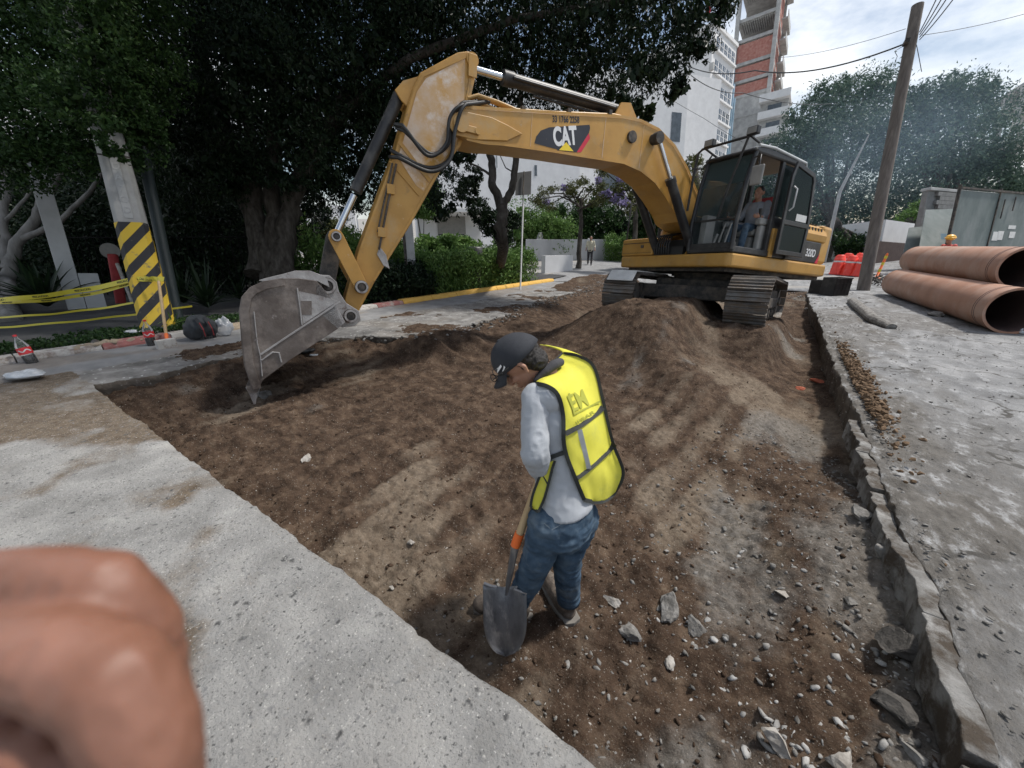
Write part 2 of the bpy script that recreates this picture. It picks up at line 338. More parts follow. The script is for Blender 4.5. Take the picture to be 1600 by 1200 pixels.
def jag(t, amp=.03, seed=0):
    t = np.asarray(t, float); return amp*(fbm(t*2.2, t*0+seed, o=6, seed=seed, g=.70))
def left_edge(x): return .735+jag(x, .013, 3)+.0*x                       # y of the near cut as a function of x
def right_edge(y): return .84+jag(y, .022, 9)+.02*np.sin(y*.7)            # x of the right edge as a function of y
LEDGE = [(-6.35,.7),(-6.3,1.4),(-6.35,2.2),(-6.4,3.2),(-6.1,4.1),(-5.55,4.6),(-5.05,4.5),(-4.75,5.0),(-5.05,5.9),(-5.1,7.),(-5.35,8.8),(-5.7,11.),(-5.9,13.5),(-6.0,16.5)]
def ledge_x(y):                                  # x of the far broken edge
    ys = [p[1] for p in LEDGE]; xs = [p[0] for p in LEDGE]
    return np.interp(y, sorted(ys), [x for _, x in sorted(zip(ys, xs))])+jag(y, .07, 21)
def soil_z(x, y):
    x = np.asarray(x, float); y = np.asarray(y, float)
    z = -.36+.07*fbm(x*.5, y*.5, 3, 5)
    z += -.04*sstep(3, .7, y)
    # tooth furrows swung round the machine
    cx, cy = 0.9, 11.2; r = np.hypot(x-cx, y-cy); a = np.arctan2(y-cy, x-cx)
    ph = (x-.17*y)*2*pi/.30+1.3*n2(x*.5, y*.35, 8)+.5*n2(x*2, y*.6, 9); fur = (np.abs(np.sin(ph*.5))**.7-.6)*.030*sstep(.9, 1.7, y)*sstep(5.6, 3.8, y)*sstep(-5.2, -4.2, x)*sstep(.5, -.3, x)*(.35+.9*np.clip(fbm(x*.9, y*.5, 2, 31)+.35, 0, 1))
    z += fur
    # spoil bank along the far broken ledge
    lx = ledge_x(y); z += (.31+.05*fbm(x*1.3, y*1.3, 3, 41))*sstep(1.5, .05, x-lx)*sstep(-.2, .6, y)
    z += .12*np.exp(-((x+4.3)**2/1.6+(y-4.9)**2/1.2))
    # mounds in front of and under the machine
    z += .70*np.exp(-((x+2.15)**2/1.9+(y-7.2)**2/1.7))+.26*np.exp(-((x+1.2+.75*(y-5.8))**2/.35+(y-5.9)**2/1.6))+.42*np.exp(-((x+.35)**2/.5+(y-9.1)**2/.8))+.16*np.exp(-((x+2.6)**2/1.2+(y-6.4)**2/1.1))
    # hollow along the right edge
    z -= .10*np.exp(-((x-.55)/.28)**2)*sstep(2.5, 4.5, y)*sstep(14, 9, y)
    z += .20*sstep(-.05, .72, x)*sstep(4.2, 3.0, y)+.03*sstep(-.3,.5,x)*sstep(4.5,3,y)*fbm(x*3, y*3, 3, 44)-.13*np.exp(-((x-.62)**2/.012+(y-1.95)**2/.05))
    # the corner under the left road
    z -= .06*np.exp(-((x+5.7)**2/.5+(y-1.5)**2/.8))
    z += .30*sstep(11.5, 16.5, y)
    # beds pressed by the tracks
    P = np.stack([x, y, z*0+.1], -1).reshape(-1, 3); A = np.array(MNi); loc = (P @ A[:3, :3].T+A[:3, 3]).reshape(x.shape+(3,))
    n_ = np.array(MN)[:3, 2]; o_ = np.array(MN)[:3, 3]; zp = o_[2]-((x-o_[0])*n_[0]+(y-o_[1])*n_[1])/n_[2]
    for s_ in (1, -1):
        wv = sstep(.75, .33, np.abs(loc[..., 1]-s_*1.13))*sstep(2.9, 2.05, np.abs(loc[..., 0]))
        z = z*(1-wv)+wv*(zp+.035)
    wi = sstep(.82, .15, np.abs(loc[..., 1]))*sstep(3.3, 1.0, np.abs(loc[..., 0]-.9)); z = np.maximum(z, z*(1-wi)+wi*(zp+.40+.03*n2(x*2, y*2, 2)))
    z += .022*fbm(x*4, y*4, 4, 11, .6)+.016*np.abs(fbm(x*11, y*11, 4, 17, .6))
    return z
def soilf(x, y): return float(soil_z(np.array([x]), np.array([y]))[0])
xs = np.concatenate([np.linspace(-7.2, -3, 130, endpoint=False), np.linspace(-3, 1.25, 250)])
ys = np.concatenate([np.linspace(.35, 3, 190, endpoint=False), np.linspace(3, 8, 170, endpoint=False), np.linspace(8, 17.6, 150)])
X, Y = np.meshgrid(xs, ys, indexing='ij'); Z = soil_z(X, Y)
Z = Z+.013*fbm(X*27, Y*27, 3, 77, .6)*sstep(7, 3, Y)+.006*np.abs(n2(X*70, Y*70, 5))*sstep(3.5, 2, Y)
dry = np.clip(sstep(.1, .75, fbm(X*.9+.4*Y, Y*.6, 4, 51)+.55*np.abs(np.sin(((X-.17*Y)*2*pi/.30+1.3*n2(X*.5, Y*.35, 8)+.5*n2(X*2, Y*.6, 9))*.5))*sstep(6.5, 5, Y)-.65*np.exp(-((X+1.9)**2/3.5+(Y-7.3)**2/3.))-.25-.55*sstep(-2.8, -4.6, X)), 0, 1)*.85
grey = np.clip(sstep(-.1, .8, fbm(X*2.2, Y*1.4, 4, 61)+1.5*sstep(-.5, .7, X)*sstep(6.5, 2.5, Y)+1.0*sstep(1.7, .9, Y)*sstep(-1, .3, X)-.55-.5*sstep(-1.2, -2.2, X)), 0, 1)*.75
dry = np.maximum(dry, .6*sstep(.2, .7, fbm(X*1.7, Y*1.7, 3, 71)-.2)*sstep(-.3, .2, X)*sstep(6, 3, Y))
me = grid_mesh(X, Y, Z, dict(dry=dry, grey=grey), 'excavated_soil')
link('excavated_soil', me, None, [MT['soil']], kind='structure')

# --- near concrete road (cut edge along y = .74)
def slab(name, along, away, edge, sign, axis, mat, depth=.30, dirt=None, znoise=.004, back=None, z0=0.):
    """grid running along the cut edge; away = distances from the edge; sides drop at the edge"""
    A, B = np.meshgrid(along, away, indexing='ij'); E_ = edge(A) if back is None else None
    e = edge(along)[:, None]
    fade = sstep(2.0, 0, B)
    U = (e-.74 if axis == 'y' else e-.0)
    if axis == 'y': X_, Y_ = A, (e*fade+(.735)*(1-fade))+sign*B
    else: X_, Y_ = (e*fade+(float(edge(np.array([0.]))[0]))*(1-fade))+sign*B, A
    Z_ = znoise*fbm(X_*3, Y_*3, 4, 90)-.012*sstep(.04, .0, B)*(1+n2(X_*20, Y_*20, 4))+gz(X_, Y_)+z0
    # side wall: extra columns going down
    k = 5; XX = [X_]; YY = [Y_]; ZZ = [Z_]
    for i in range(1, k+1):
        off = .018*fbm(along*9, along*0+i*2.3, 3, 33)-(.0 if i == 1 else .02*i/k)
        if axis == 'y': x1, y1 = X_[:, :1], Y_[:, :1]-sign*off[:, None]
        else: x1, y1 = X_[:, :1]-sign*off[:, None], Y_[:, :1]
        z1 = Z_[:, :1]-depth*i/k
        XX.insert(0, x1); YY.insert(0, y1); ZZ.insert(0, z1)
    X_, Y_, Z_ = (np.concatenate(q, 1) for q in (XX, YY, ZZ))
    d_ = np.clip(dirt(X_, Y_), 0, 1) if dirt else X_*0
    me = grid_mesh(X_, Y_, Z_, dict(dirt=d_), name)
    me.materials.append(mat); me.materials.append(MT['slab_side'])
    nc = X_.shape[1]-1; mi = np.zeros(len(me.polygons), np.int32).reshape(-1, nc); mi[:, :k] = 1; me.polygons.foreach_set('material_index', mi.ravel())
    return link(name, me, None, [], kind='structure')
away = np.concatenate([[0, .01, .03, .06], np.geomspace(.1, 7, 60)])
def dl(x, y):
    a = sstep(.1, .55, fbm(x*1.1, y*1.1, 5, 14)+1.15*sstep(-3.2, -5.2, x)*sstep(-1.8, .6, y)-.32)
    b = .45*sstep(.25, .6, fbm(x*2.4, y*2.4, 4, 18))*sstep(.5, 0, .735-y)
    return a+b
slab('near_concrete_road', np.linspace(-7.4, 12, 920), away, left_edge, -1, 'y', MT['slab'], dirt=dl)
def dr(x, y):
    a = 1.1*sstep(1.35, .95, x+.22*fbm(x*2, y*2, 3, 25))*sstep(3.4, 4.4, y)*sstep(9.5, 7.0, y)
    b = .75*sstep(2.6, 1.0, x+.4*fbm(x, y, 3, 29))*sstep(6.5, 4.0, y)+sstep(.15, .5, fbm(x*.8, y*.35, 5, 28)-.12*x+.25)*.6+.5*sstep(.3, .6, fbm(x*3, y*2, 4, 38))*sstep(2.4, 1.2, x)
    c2 = .9*sstep(.35, .15, np.abs(x-1.9+.35*(y-4.)))*0
    return a+b+c2
slab('right_concrete_road', np.concatenate([np.linspace(.7, 8, 420, endpoint=False), np.linspace(8, 17.4, 160)]), np.concatenate([[0, .01, .03, .06], np.geomspace(.1, 14, 70)]), right_edge, 1, 'x', MT['road_right'], dirt=dr, znoise=.012, depth=.36)
# --- broken asphalt ledge and gutter on the far side
def lx(y): return ledge_x(y)
def dled(x, y): return .30*sstep(-.1, .5, fbm(x*2, y*2, 4, 46))
slab('broken_asphalt_ledge', np.linspace(.5, 17.4, 620), np.concatenate([[0, .01, .03, .06], np.linspace(.1, 2.5, 46)]), lx, -1, 'x', pmat('ledge', [(.10,.097,.093),(.19,.185,.178),(.31,.305,.295)], 3.5, .92, .9, 24, attr=[('dirt', [(.14,.115,.09),(.27,.235,.195)], 9)], speck=((.5,.5,.49), 22, .12), spec=.1), dirt=dled, znoise=.014, depth=.4, z0=-.012)
gy = np.concatenate([np.linspace(-7, 19, 300)]); gx = np.linspace(-8.16, -7.0, 14)
X, Y = np.meshgrid(gx, gy, indexing='ij'); X = X+(jag(Y, .05, 63))*sstep(-7.4, -7.0, X)
Z = .022+.006*fbm(X*3, Y*3, 3, 6)+.02*sstep(-7.6, -8.1, X)-.065*sstep(-7.4, -7.0, X)
link('gutter_strip', grid_mesh(X, Y, Z, dict(dirt=.5*sstep(0, .5, fbm(X*2, Y, 4, 66))), 'gutter'), None, [pmat('gutter', [(.17,.172,.175),(.27,.27,.27)], 3, .9, .4, 40, attr=[('dirt', [(.15,.12,.09),(.25,.21,.17)], 8)], spec=.15)], kind='structure')
# --- large ground sheet with the opening left for the works
def sheet(name, x0, x1, y0, y1, mat, dz=-.02, n=40, kind='structure'):
    X, Y = np.meshgrid(np.linspace(x0, x1, n), np.linspace(y0, y1, n), indexing='ij'); return grid_mesh(X, Y, gz(X, Y)+dz)
bmx = bmesh.new()
for a in ((-400, 400, 17.3, 500), (-400, 400, -120, -6.8), (-400, -8.1, -6.8, 17.3), (12, 400, -6.8, 17.3)):
    t_ = sheet('g', *a, None, n=90); bmx.from_mesh(t_); bpy.data.meshes.remove(t_)
me = bpy.data.meshes.new('ground'); bmx.to_mesh(me); bmx.free(); link('ground', me, None, [MT['ground']], kind='structure')
# side street climbing to the left behind the hedge, and the main street beyond the works
def road_patch(name, poly, mat, dz, n=26, jit=0):
    (ax, ay), (bx, by), (cx, cy), (dx, dy) = poly; s_, t_ = np.meshgrid(np.linspace(0, 1, n), np.linspace(0, 1, n), indexing='ij')
    X = (ax*(1-s_)+bx*s_)*(1-t_)+(dx*(1-s_)+cx*s_)*t_; Y = (ay*(1-s_)+by*s_)*(1-t_)+(dy*(1-s_)+cy*s_)*t_
    return link(name, grid_mesh(X, Y, gz(X, Y)+dz, {'dirt': X*0}), None, [mat], kind='structure')
road_patch('main_street', [(-7.3, 17.2), (12, 17.2), (14, 70), (-8, 70)], MT['road_right'], -.006)
def Gt(px, py):                                 # pixel to terrain
    z = 0.
    for _ in range(40):
        p = at(px, py, z); z = .5*z+.5*gzf(p.x, p.y)
    p.z = gzf(p.x, p.y); return p
a, b, c_, d_ = Gt(852, 440), Gt(968, 440), Gt(990, 404), Gt(880, 411)
road_patch('side_street', [(a.x, a.y), (b.x, b.y), (c_.x, c_.y), (d_.x, d_.y)], MT['asphalt'], .012)

MT['frag'] = pmat('fragment', [(.14,.135,.128),(.30,.295,.285),(.45,.445,.43)], 14, .9, .5, 60)
# loose stones, gravel and clods (stuff) and the big broken pieces (things)
def scatter(name, n, region, size, mat, zf, kindlabel, seed, sub=0, pw=2.5):
    rg = random.Random(seed); k = 0; rv = []
    while k < n:
        x, y = region(rg)
        if x is None: continue
        rv.append((x, y, size[0]+(size[1]-size[0])*rg.random()**pw)); k += 1
    rv = np.array(rv); zz = zf(rv[:, 0], rv[:, 1]); V = []; Fc = []; b0 = 0; g = np.random.default_rng(seed)
    T = []
    for q in range(14): m_ = MB(); m_.rock((0, 0, 0), 1, seed*100+q, .62, sub); T.append((np.array(m_.v)*np.array([1.15, random.Random(q).uniform(.5, .9), random.Random(q+9).uniform(.6, 1.1)]), np.array(m_.f)))
    for q in range(14):
        sel = np.arange(q, n, 14); tv, tf = T[q]; a = g.random(len(sel))*6.28; ca, sa = np.cos(a), np.sin(a)
        P = np.stack([tv[None, :, 0]*ca[:, None]-tv[None, :, 1]*sa[:, None], tv[None, :, 0]*sa[:, None]+tv[None, :, 1]*ca[:, None], np.repeat(tv[None, :, 2], len(sel), 0)], -1)*rv[sel, 2][:, None, None]
        P += np.stack([rv[sel, 0], rv[sel, 1], zz[sel]-rv[sel, 2]*.08], -1)[:, None, :]; m = len(tv)
        V.append(P.reshape(-1, 3)); Fc.append((tf[None]+(np.arange(len(sel))*m)[:, None, None]+b0).reshape(-1, 3)); b0 += len(sel)*m
    V = np.concatenate(V); Fc = np.concatenate(Fc).astype(np.int32); me = bpy.data.meshes.new(name); me.vertices.add(len(V)); me.vertices.foreach_set('co', V.ravel())
    me.loops.add(Fc.size); me.loops.foreach_set('vertex_index', Fc.ravel()); me.polygons.add(len(Fc)); me.polygons.foreach_set('loop_start', np.arange(0, Fc.size, 3, dtype=np.int32)); me.polygons.foreach_set('loop_total', np.full(len(Fc), 3, np.int32)); me.update(calc_edges=True)
    return setp(link(name, me, None, [mat]), kindlabel[0], kindlabel[1], None, 'stuff')
def inpit(rg, x0=-6.2, x1=.78, y0=.8, y1=12, p=1.8):
    y = y0+(y1-y0)*rg.random()**p; x = rg.uniform(x0, x1)
    return (x, y) if x > float(ledge_x(np.array([y]))[0])+.1 else (None, None)
scatter('soil_clods', 26000, lambda rg: inpit(rg), (.002, .026), MT['clod'], soil_z, ('dark brown crumbled soil clods over the excavated bed', 'soil'), 1, pw=4.5)
scatter('gravel', 5000, lambda rg: inpit(rg), (.002, .011), MT['white_stone'], soil_z, ('small pale gravel mixed in the brown excavated soil', 'gravel'), 2)
def lowright(rg):
    y = .8+3.6*rg.random()**1.5; x = .78-2.0*rg.random()**1.5*(1.2-y/6); return x, y
scatter('crushed_stone', 5500, lowright, (.002, .034), MT['rock'], soil_z, ('grey crushed stone rubble in the lower right of the pit', 'rubble'), 3, pw=5.5)
scatter('ledge_rubble', 1100, lambda rg: (lambda y: (float(ledge_x(np.array([y]))[0])+rg.gauss(.0, .25), y))(rg.uniform(3.2, 16)), (.015, .07), MT['rock'], lambda x, y: np.maximum(soil_z(x, y), -.03*(x < ledge_x(y))), ('pale broken asphalt rubble along the far edge of the pit', 'rubble'), 4)
scatter('slab_grit', 2600, lambda rg: (rg.uniform(-5, 1.0), .70-1.6*rg.random()**1.6), (.002, .007), MT['white_stone'], lambda x, y: x*0, ('pale grit lying on the near concrete slab', 'grit'), 5)
scatter('road_grit', 3500, lambda rg: (lambda y: (.9+2.6*rg.random()**2, y))(rg.uniform(.8, 12)), (.003, .022), MT['rock'], lambda x, y: x*0+.005, ('grey grit strewn over the right road', 'grit'), 6, pw=3)
scatter('far_rubble', 700, lambda rg: (rg.uniform(-5.6, 2.2), rg.uniform(12.5, 17.5)), (.02, .08), MT['rock'], lambda x, y: np.maximum(soil_z(x, y), gz(x, y)-.05)*(x < .8), ('grey rubble around the far end of the works', 'rubble'), 8)
def clustered(cx, cy, s):
    return lambda rg: (cx+rg.gauss(0, s), cy+rg.gauss(0, s*.7))
for i, (px, py, s, n, lab) in enumerate(((1235,1172,.16,170,'whitish broken concrete fragments heaped at the bottom of the pit'),(1075,965,.11,60,'pale concrete fragments around the largest stones'),(1180,880,.22,50,'pale chips in the gravelly soil left of the kerb strip'),(1385,1060,.12,90,'grey broken rubble under the kerb strip'))):
    p = at(px, py, -.36); scatter('concrete_fragments', n, clustered(p.x, p.y, s), (.004, .036), MT['frag'], soil_z, (lab, 'rubble'), 20+i, 0, 2.2)
def stone(px, py, wpx, label, mat='rock', cat='stone', sq=.6, seed=0, z=None, name='broken_stone'):
    zz = -.36 if z is None else z
    for _ in range(8):
        p = at(px, py, zz); zz = soilf(p.x, p.y) if z is None else z
    dep = fwd(p.x, p.y)*_c+(CAMH-zz)*_s; r = wpx/600*dep/2*1.05
    mb = MB(); mb.rock((0, 0, 0), r, seed, sq, 2); o = mb.build(name, MT[mat]); o.location = (p.x, p.y, zz+r*sq*.45); return setp(o, label, cat)
for i, a in enumerate([(1043,950,52,'largest pale grey stone to the right of the worker boots','rock'),(1086,985,44,'pale angular stone just below the largest stone by the worker','rock'),(957,942,26,'small whitish stone just right of the worker boot','white_stone'),
    (1405,1015,88,'big dark lump of earth under the kerb strip','rock_dark'),(1390,1112,56,'dark cracked chunk at the foot of the kerb strip','rock_dark'),(1328,942,30,'grey stone in the soil left of the dark lump','rock'),(1215,1165,58,'white crumbled concrete lump at the bottom edge of the pit','white_stone'),
    (1222,930,22,'round pale pebble in the middle of the stony soil','white_stone'),(1315,1200,50,'white concrete chunk cut by the bottom of the photo','white_stone'),(1046,1037,22,'small square white stone below the pale angular stone','white_stone'),(1345,810,40,'grey stone wedged below the upper kerb strip','rock'),
    (1375,870,50,'grey rubble block leaning against the kerb strip','rock'),(640,850,14,'small white pebble in the soil left of the shovel handle','white_stone'),(612,920,18,'pale pebble near the cut slab edge','white_stone'),(480,720,26,'pale crushed lump in the dark soil left of centre','white_stone'),
    (985,990,40,'whitish broken pieces heap between boot and pale angular stone','rock'),(1250,607,16,'red broken brick piece in the soil near the right edge','brick'),(1275,598,16,'second red brick piece closest to the right edge','brick'),(418,620,24,'flat tan clod right beside the bucket tooth','rock'),(1425,1180,34,'grey stone low beside the kerb strip','rock')]):
    if 'brick' not in MT: MT['brick'] = pmat('brick', [(.35,.08,.04),(.5,.16,.09)], 10, .9, .4)
    stone(a[0], a[1], a[2], a[3], a[4], seed=500+i*7)
# old kerb strip, cast in pieces, along the right edge of the pit
ks = bpy.data.objects.new('old_kerb_strip', None); C.objects.link(ks); setp(ks, kind='structure')
yy = .55; rg = random.Random(4); i = 0
MT['kerb_old'] = pmat('kerb_old', [(.10,.095,.09),(.22,.215,.205),(.34,.335,.325)], 7, .9, .9, 30, spec=.1, dust=((.075,.062,.05), 5, .44, .58))
while yy < 4.3:
    ln = rg.uniform(.34, .62); mb = MB(); n = 12
    pts = [(float(right_edge(np.array([yy+ln*k/n])))-.046+.003*rg.random(), yy+ln*k/n) for k in range(n+1)]
    v = []; fs = []; h = -.018-.03*(i % 3 == 1)-.012*rg.random()
    for (x, y) in pts:
        wl = .025+.018*rg.random(); wr = .042+.008*rg.random()
        v += [(x-wl, y, h-.17), (x-wl+.006*rg.random(), y, h+.006*rg.random()), (x+wr, y, h+.006*rg.random()), (x+wr, y, h-.17)]
    for k in range(n):
        for q in range(3): fs.append((4*k+q, 4*k+4+q, 4*k+5+q, 4*k+1+q))
    fs += [(0,1,2,3), tuple(4*n+q for q in (3,2,1,0))]
    mb.add(v, fs); mb.build('kerb_piece', MT['kerb_old'], ks, bevel=.006); yy += ln+.012+.02*(rg.random() < .3); i += 1
# lumps of loose spoil on the right road beside the pit
mb = MB()
for k in range(1500):
    y = rg.gauss(5.9, .95); x = .93+abs(rg.gauss(0, .09)); r = .008+.034*rg.random()**2
    mb.rock((x, y, .0+r*.3+max(0, .075-.4*abs(x-1.0))*rg.random()), r, k, .7, 0)
setp(mb.build('spoil_ridge', pmat('spoil', [(.10,.065,.04),(.24,.17,.115)], 12, .95, .6, 50, spec=.05)), 'crumbly brown spoil ridge on the right road edge', 'soil', None, 'stuff')
# ================================================================== excavator
MT['yellow'] = pmat('machine_yellow', [(.40,.215,.048),(.49,.265,.06),(.53,.30,.075)], 2.5, .42, .06, 90, spec=.5, dust=[((.42,.31,.17), 1.7, .52, .8), ((.23,.14,.06), 4.5, .60, .76), ((.55,.43,.28), 9, .64, .8)], wear=((.16,.09,.04), 14, .70, .78))
MT['yellow_scuff'] = pmat('machine_yellow_scuffed', [(.50,.26,.04),(.56,.30,.06)], 2, .45, .08, 60, spec=.4, dust=[((.60,.47,.36), 1.1, .36, .60), ((.70,.62,.55), 3.0, .50, .66)], wear=((.20,.11,.05), 18, .66, .72))
MT['black'] = pmat('machine_black', [(.012,.012,.013),(.028,.028,.03)], 4, .45, .1, 60, spec=.5, dust=((.10,.095,.085), 3, .5, .85))
MT['dark'] = pmat('grimy_steel', [(.02,.019,.018),(.06,.055,.05)], 8, .7, .3, 50, dust=((.14,.11,.082), 4, .45, .7))
MT['chrome'] = pmat('chrome', [(.6,.62,.64),(.7,.72,.74)], 4, .12, 0, metal=1.0)
MT['track'] = pmat('track_steel', [(.10,.095,.09),(.22,.21,.20)], 6, .55, .4, 40, metal=.5, dust=((.15,.115,.085), 5, .42, .66))
MT['bkt'] = pmat('bucket_steel', [(.075,.058,.049),(.135,.112,.098),(.20,.175,.16)], 3, .55, .25, 40, metal=.25, dust=[((.36,.31,.27), 2.2, .5, .75), ((.42,.39,.36), 9, .62, .78)])
MT['bkt_pale'] = pmat('bucket_worn_edge', [(.28,.26,.25),(.45,.44,.43)], 8, .5, .35, 40, metal=.3, wear=((.14,.10,.085), 9, .55, .7))
MT['glass'] = glassmat('cab_glass', (.05,.07,.07), .03)
MT['hose'] = pmat('hose_rubber', [(.012,.012,.012),(.03,.03,.03)], 5, .5, .1)
MT['white'] = pmat('worn_white', [(.55,.55,.54),(.72,.72,.70)], 6, .7, .2)
MT['decal_black'] = pmat('decal_black', [(.015,.016,.022),(.03,.03,.04)], 4, .35, 0, wear=((.25,.18,.12), 12, .66, .72))
MT['decal_white'] = pmat('decal_white', [(.7,.7,.7),(.8,.8,.8)], 4, .5, 0, wear=((.05,.05,.06), 16, .68, .72))
MT['decal_yellow'] = pmat('decal_yellow', [(.85,.62,.03),(.9,.68,.05)], 4, .5, 0)
MT['decal_red'] = pmat('decal_red', [(.55,.02,.05),(.65,.03,.06)], 4, .5, 0)
MT['grey_plastic'] = pmat('grey_plastic', [(.22,.22,.21),(.32,.31,.29)], 4, .6, .1)
MT['seat_red'] = pmat('seat_red', [(.30,.03,.035),(.4,.05,.05)], 9, .8, .1)
def ML(x, y, z, M=MU): return M @ Vector((x, y, z))
base = MN @ Vector((0, 0, 0))
EX = thing('excavator', base, 'large yellow tracked excavator working over the soil mound, boom reaching left', 'excavator')
# ---- undercarriage
R_ = .40; XL = 1.68; ZC = .42
def loop_pt(t):                                 # stadium path in the x-z plane, t in metres
    Lt = 2*2*XL+2*pi*R_; t %= Lt
    if t < 2*XL: return (XL-t, ZC+R_, (-1, 0), (0, 1))
    t -= 2*XL
    if t < pi*R_:
        a = pi/2+t/R_; return (-XL+R_*cos(a), ZC+R_*sin(a), (-sin(a), cos(a)), (cos(a), sin(a)))
    t -= pi*R_
    if t < 2*XL: return (-XL+t, ZC-R_, (1, 0), (0, -1))
    t -= 2*XL; a = -pi/2+t/R_; return (XL+R_*cos(a), ZC+R_*sin(a), (-sin(a), cos(a)), (cos(a), sin(a)))
Lt = 4*XL+2*pi*R_; NS = 49
smb = MB(); W_ = .32
prof = [(-.088,-.012),(-.088,.010),(-.082,.046),(-.066,.046),(-.058,.010),(-.014,.008),(-.008,.034),(.006,.034),(.012,.008),(.056,.008),(.062,.036),(.072,.036),(.080,.006),(.088,.004),(.088,-.012)]
smb.prism(prof, -W_, W_); smb.prism([(-.07,-.06),(-.07,-.012),(.07,-.012),(.07,-.06)], -.09, .09)
shoe_me = smb.mesh('track_shoe'); shoe_me.materials.append(MT['track'])
for s_, yc in ((1, 1.16), (-1, -1.10)):
    tr = bpy.data.objects.new('track', None); C.objects.link(tr); tr.parent = EX; tr.matrix_parent_inverse = PW(EX).inverted(); tr.matrix_basis = Matrix.Translation(ML(0, yc, .42, MN))
    for k in range(NS):
        x, z, T, n_ = loop_pt(k*Lt/NS+.03)
        M = MN @ Matrix(((T[0], 0, n_[0], x), (0, 1, 0, yc), (T[1], 0, n_[1], z), (0, 0, 0, 1)))
        o = bpy.data.objects.new('track_shoe', shoe_me); C.objects.link(o); o.parent = tr; o.matrix_parent_inverse = PW(tr).inverted(); o.matrix_basis = M
    mb = MB(MN); mb.prism([(-1.6,.22),(-1.6,.60),(-1.3,.66),(1.25,.66),(1.5,.55),(1.5,.24)], yc-.17, yc+.17); mb.box(-1.2, 1.2, yc-.22, yc+.22, .3, .5)
    mb.build('track_frame', MT['dark'], tr, bevel=.015)
    for xx in (XL, -XL):
        mb = MB(MN); mb.cyl((xx, yc-.1, ZC), (xx, yc+.1, ZC), .335, 26); mb.cyl((xx, yc-.2, ZC), (xx, yc+.2, ZC), .27, 26); mb.cyl((xx, yc-.24, ZC), (xx, yc+.24, ZC), .1, 16)
        mb.build('idler_wheel' if xx > 0 else 'drive_sprocket', MT['track'], tr)
    for xx in [-1.2, -.8, -.4, 0, .4, .8, 1.2]:
        mb = MB(MN); mb.cyl((xx, yc-.2, .17), (xx, yc+.2, .17), .10, 14); mb.build('track_roller', MT['dark'], tr)
mb = MB(MN)
mb.box(-.75, .75, -.8, .8, .42, .80); mb.box(-1.15, -.6, -1.0, 1.0, .38, .66); mb.box(.6, 1.15, -1.0, 1.0, .38, .66)
mb.build('car_body', MT['dark'], EX, bevel=.03)
mb = MB(MN); mb.cyl((0, 0, .78), (0, 0, .98), .62, 36); mb.cyl((0, 0, .86), (0, 0, .92), .68, 36); mb.build('slew_ring', MT['dark'], EX)
mb = MB(MN); pts = [(2.1, .70), (1.9, .885), (1.3, .895), (.5, .895), (-.1, .90), (-.3, .84)]
mb.add([(x, y, z) for x, z in pts for y in (-1.35, -.82)]+[(x, y, z-.02) for x, z in pts for y in (-1.35, -.82)], [(2*i, 2*i+1, 2*i+3, 2*i+2) for i in range(5)]+[(12+2*i, 14+2*i, 15+2*i, 13+2*i) for i in range(5)]+[(2*i, 2*i+2, 14+2*i, 12+2*i) for i in range(5)]+[(2*i+1, 13+2*i, 15+2*i, 3+2*i) for i in range(5)]+[(0, 12, 13, 1), (10, 11, 23, 22)])
mb.build('track_cover', MT['white'], EX, label='white painted cover plate lying on the left track')
# ---- upper structure
mb = MB(MU)
mb.prism([(1.26,-1.30),(1.26,1.30),(1.2,1.37),(-2.05,1.37),(-2.45,1.05),(-2.62,.5),(-2.62,-.5),(-2.45,-1.05),(-2.05,-1.37),(1.2,-1.37)], 1.00, 1.24, 'z')
mb.build('revolving_frame', MT['yellow'], EX, bevel=.035)
mb = MB(MU); mb.box(-2.2, 1.1, -1.2, 1.2, .93, .998); mb.build('belly_plate', MT['dark'], EX)
mb = MB(MU); mb.prism([(-1.76,1.3),(-2.15,1.28),(-2.5,1.02),(-2.7,.5),(-2.7,-.5),(-2.5,-1.02),(-2.15,-1.28),(-1.75,-1.3)], 1.245, 2.02, 'z'); mb.build('counterweight', MT['yellow'], EX, bevel=.07)
# side house: black service doors with the model number, yellow hood above
mb = MB(MU); mb.box(-1.74, -.42, .55, 1.34, 1.245, 1.66); mb.build('service_door', MT['black'], EX, bevel=.02, label='black side door with white model number')
mb = MB(MU); mb.prism([(.55,1.665),(1.33,1.665),(1.345,1.80),(1.27,1.95),(1.15,2.01),(.55,2.01)], -1.9, -.78, 'x'); mb.build('engine_hood', MT['yellow'], EX, bevel=.025)
mb = MB(MU); mb.box(-1.74, .2, -1.34, .50, 1.245, 1.98); mb.build('engine_housing', MT['black'], EX, bevel=.04)
for k in range(7):
    mb = MB(MU); x = -.95-.12*k; mb.box(x-.035, x+.02, .70, 1.20, 2.012, 2.026); mb.box(x-.03, x+.012, 1.262, 1.31, 1.86, 1.93)
    mb.build('vent_slot', MT['black'], EX)
text_on('model_number', '320D', .20, MU @ Matrix.Translation((-1.38, 1.343, 1.43)) @ Matrix.Rotation(pi, 4, 'Z') @ Matrix.Rotation(pi/2, 4, 'X'), MT['decal_white'], EX, .002, .004, .85)
mb = MB(MU); mb.prism([(-1.62,1.25),(-1.738,1.25),(-1.738,1.45)], 1.342, 1.3445); mb.build('red_wedge', MT['decal_red'], EX)
mb = MB(MU); mb.box(-.46, -.38, 1.2, 1.40, 1.25, 2.0); mb.build('grab_post', MT['black'], EX)
mb = MB(MU); mb.box(.04, .16, 1.30, 1.385, 1.245, 1.75); mb.build('yellow_step_post', MT['yellow'], EX, bevel=.01)
mb = MB(MU); mb.box(-.78, .04, .6, 1.33, 1.245, 1.42); mb.build('battery_box', MT['black'], EX, bevel=.02)
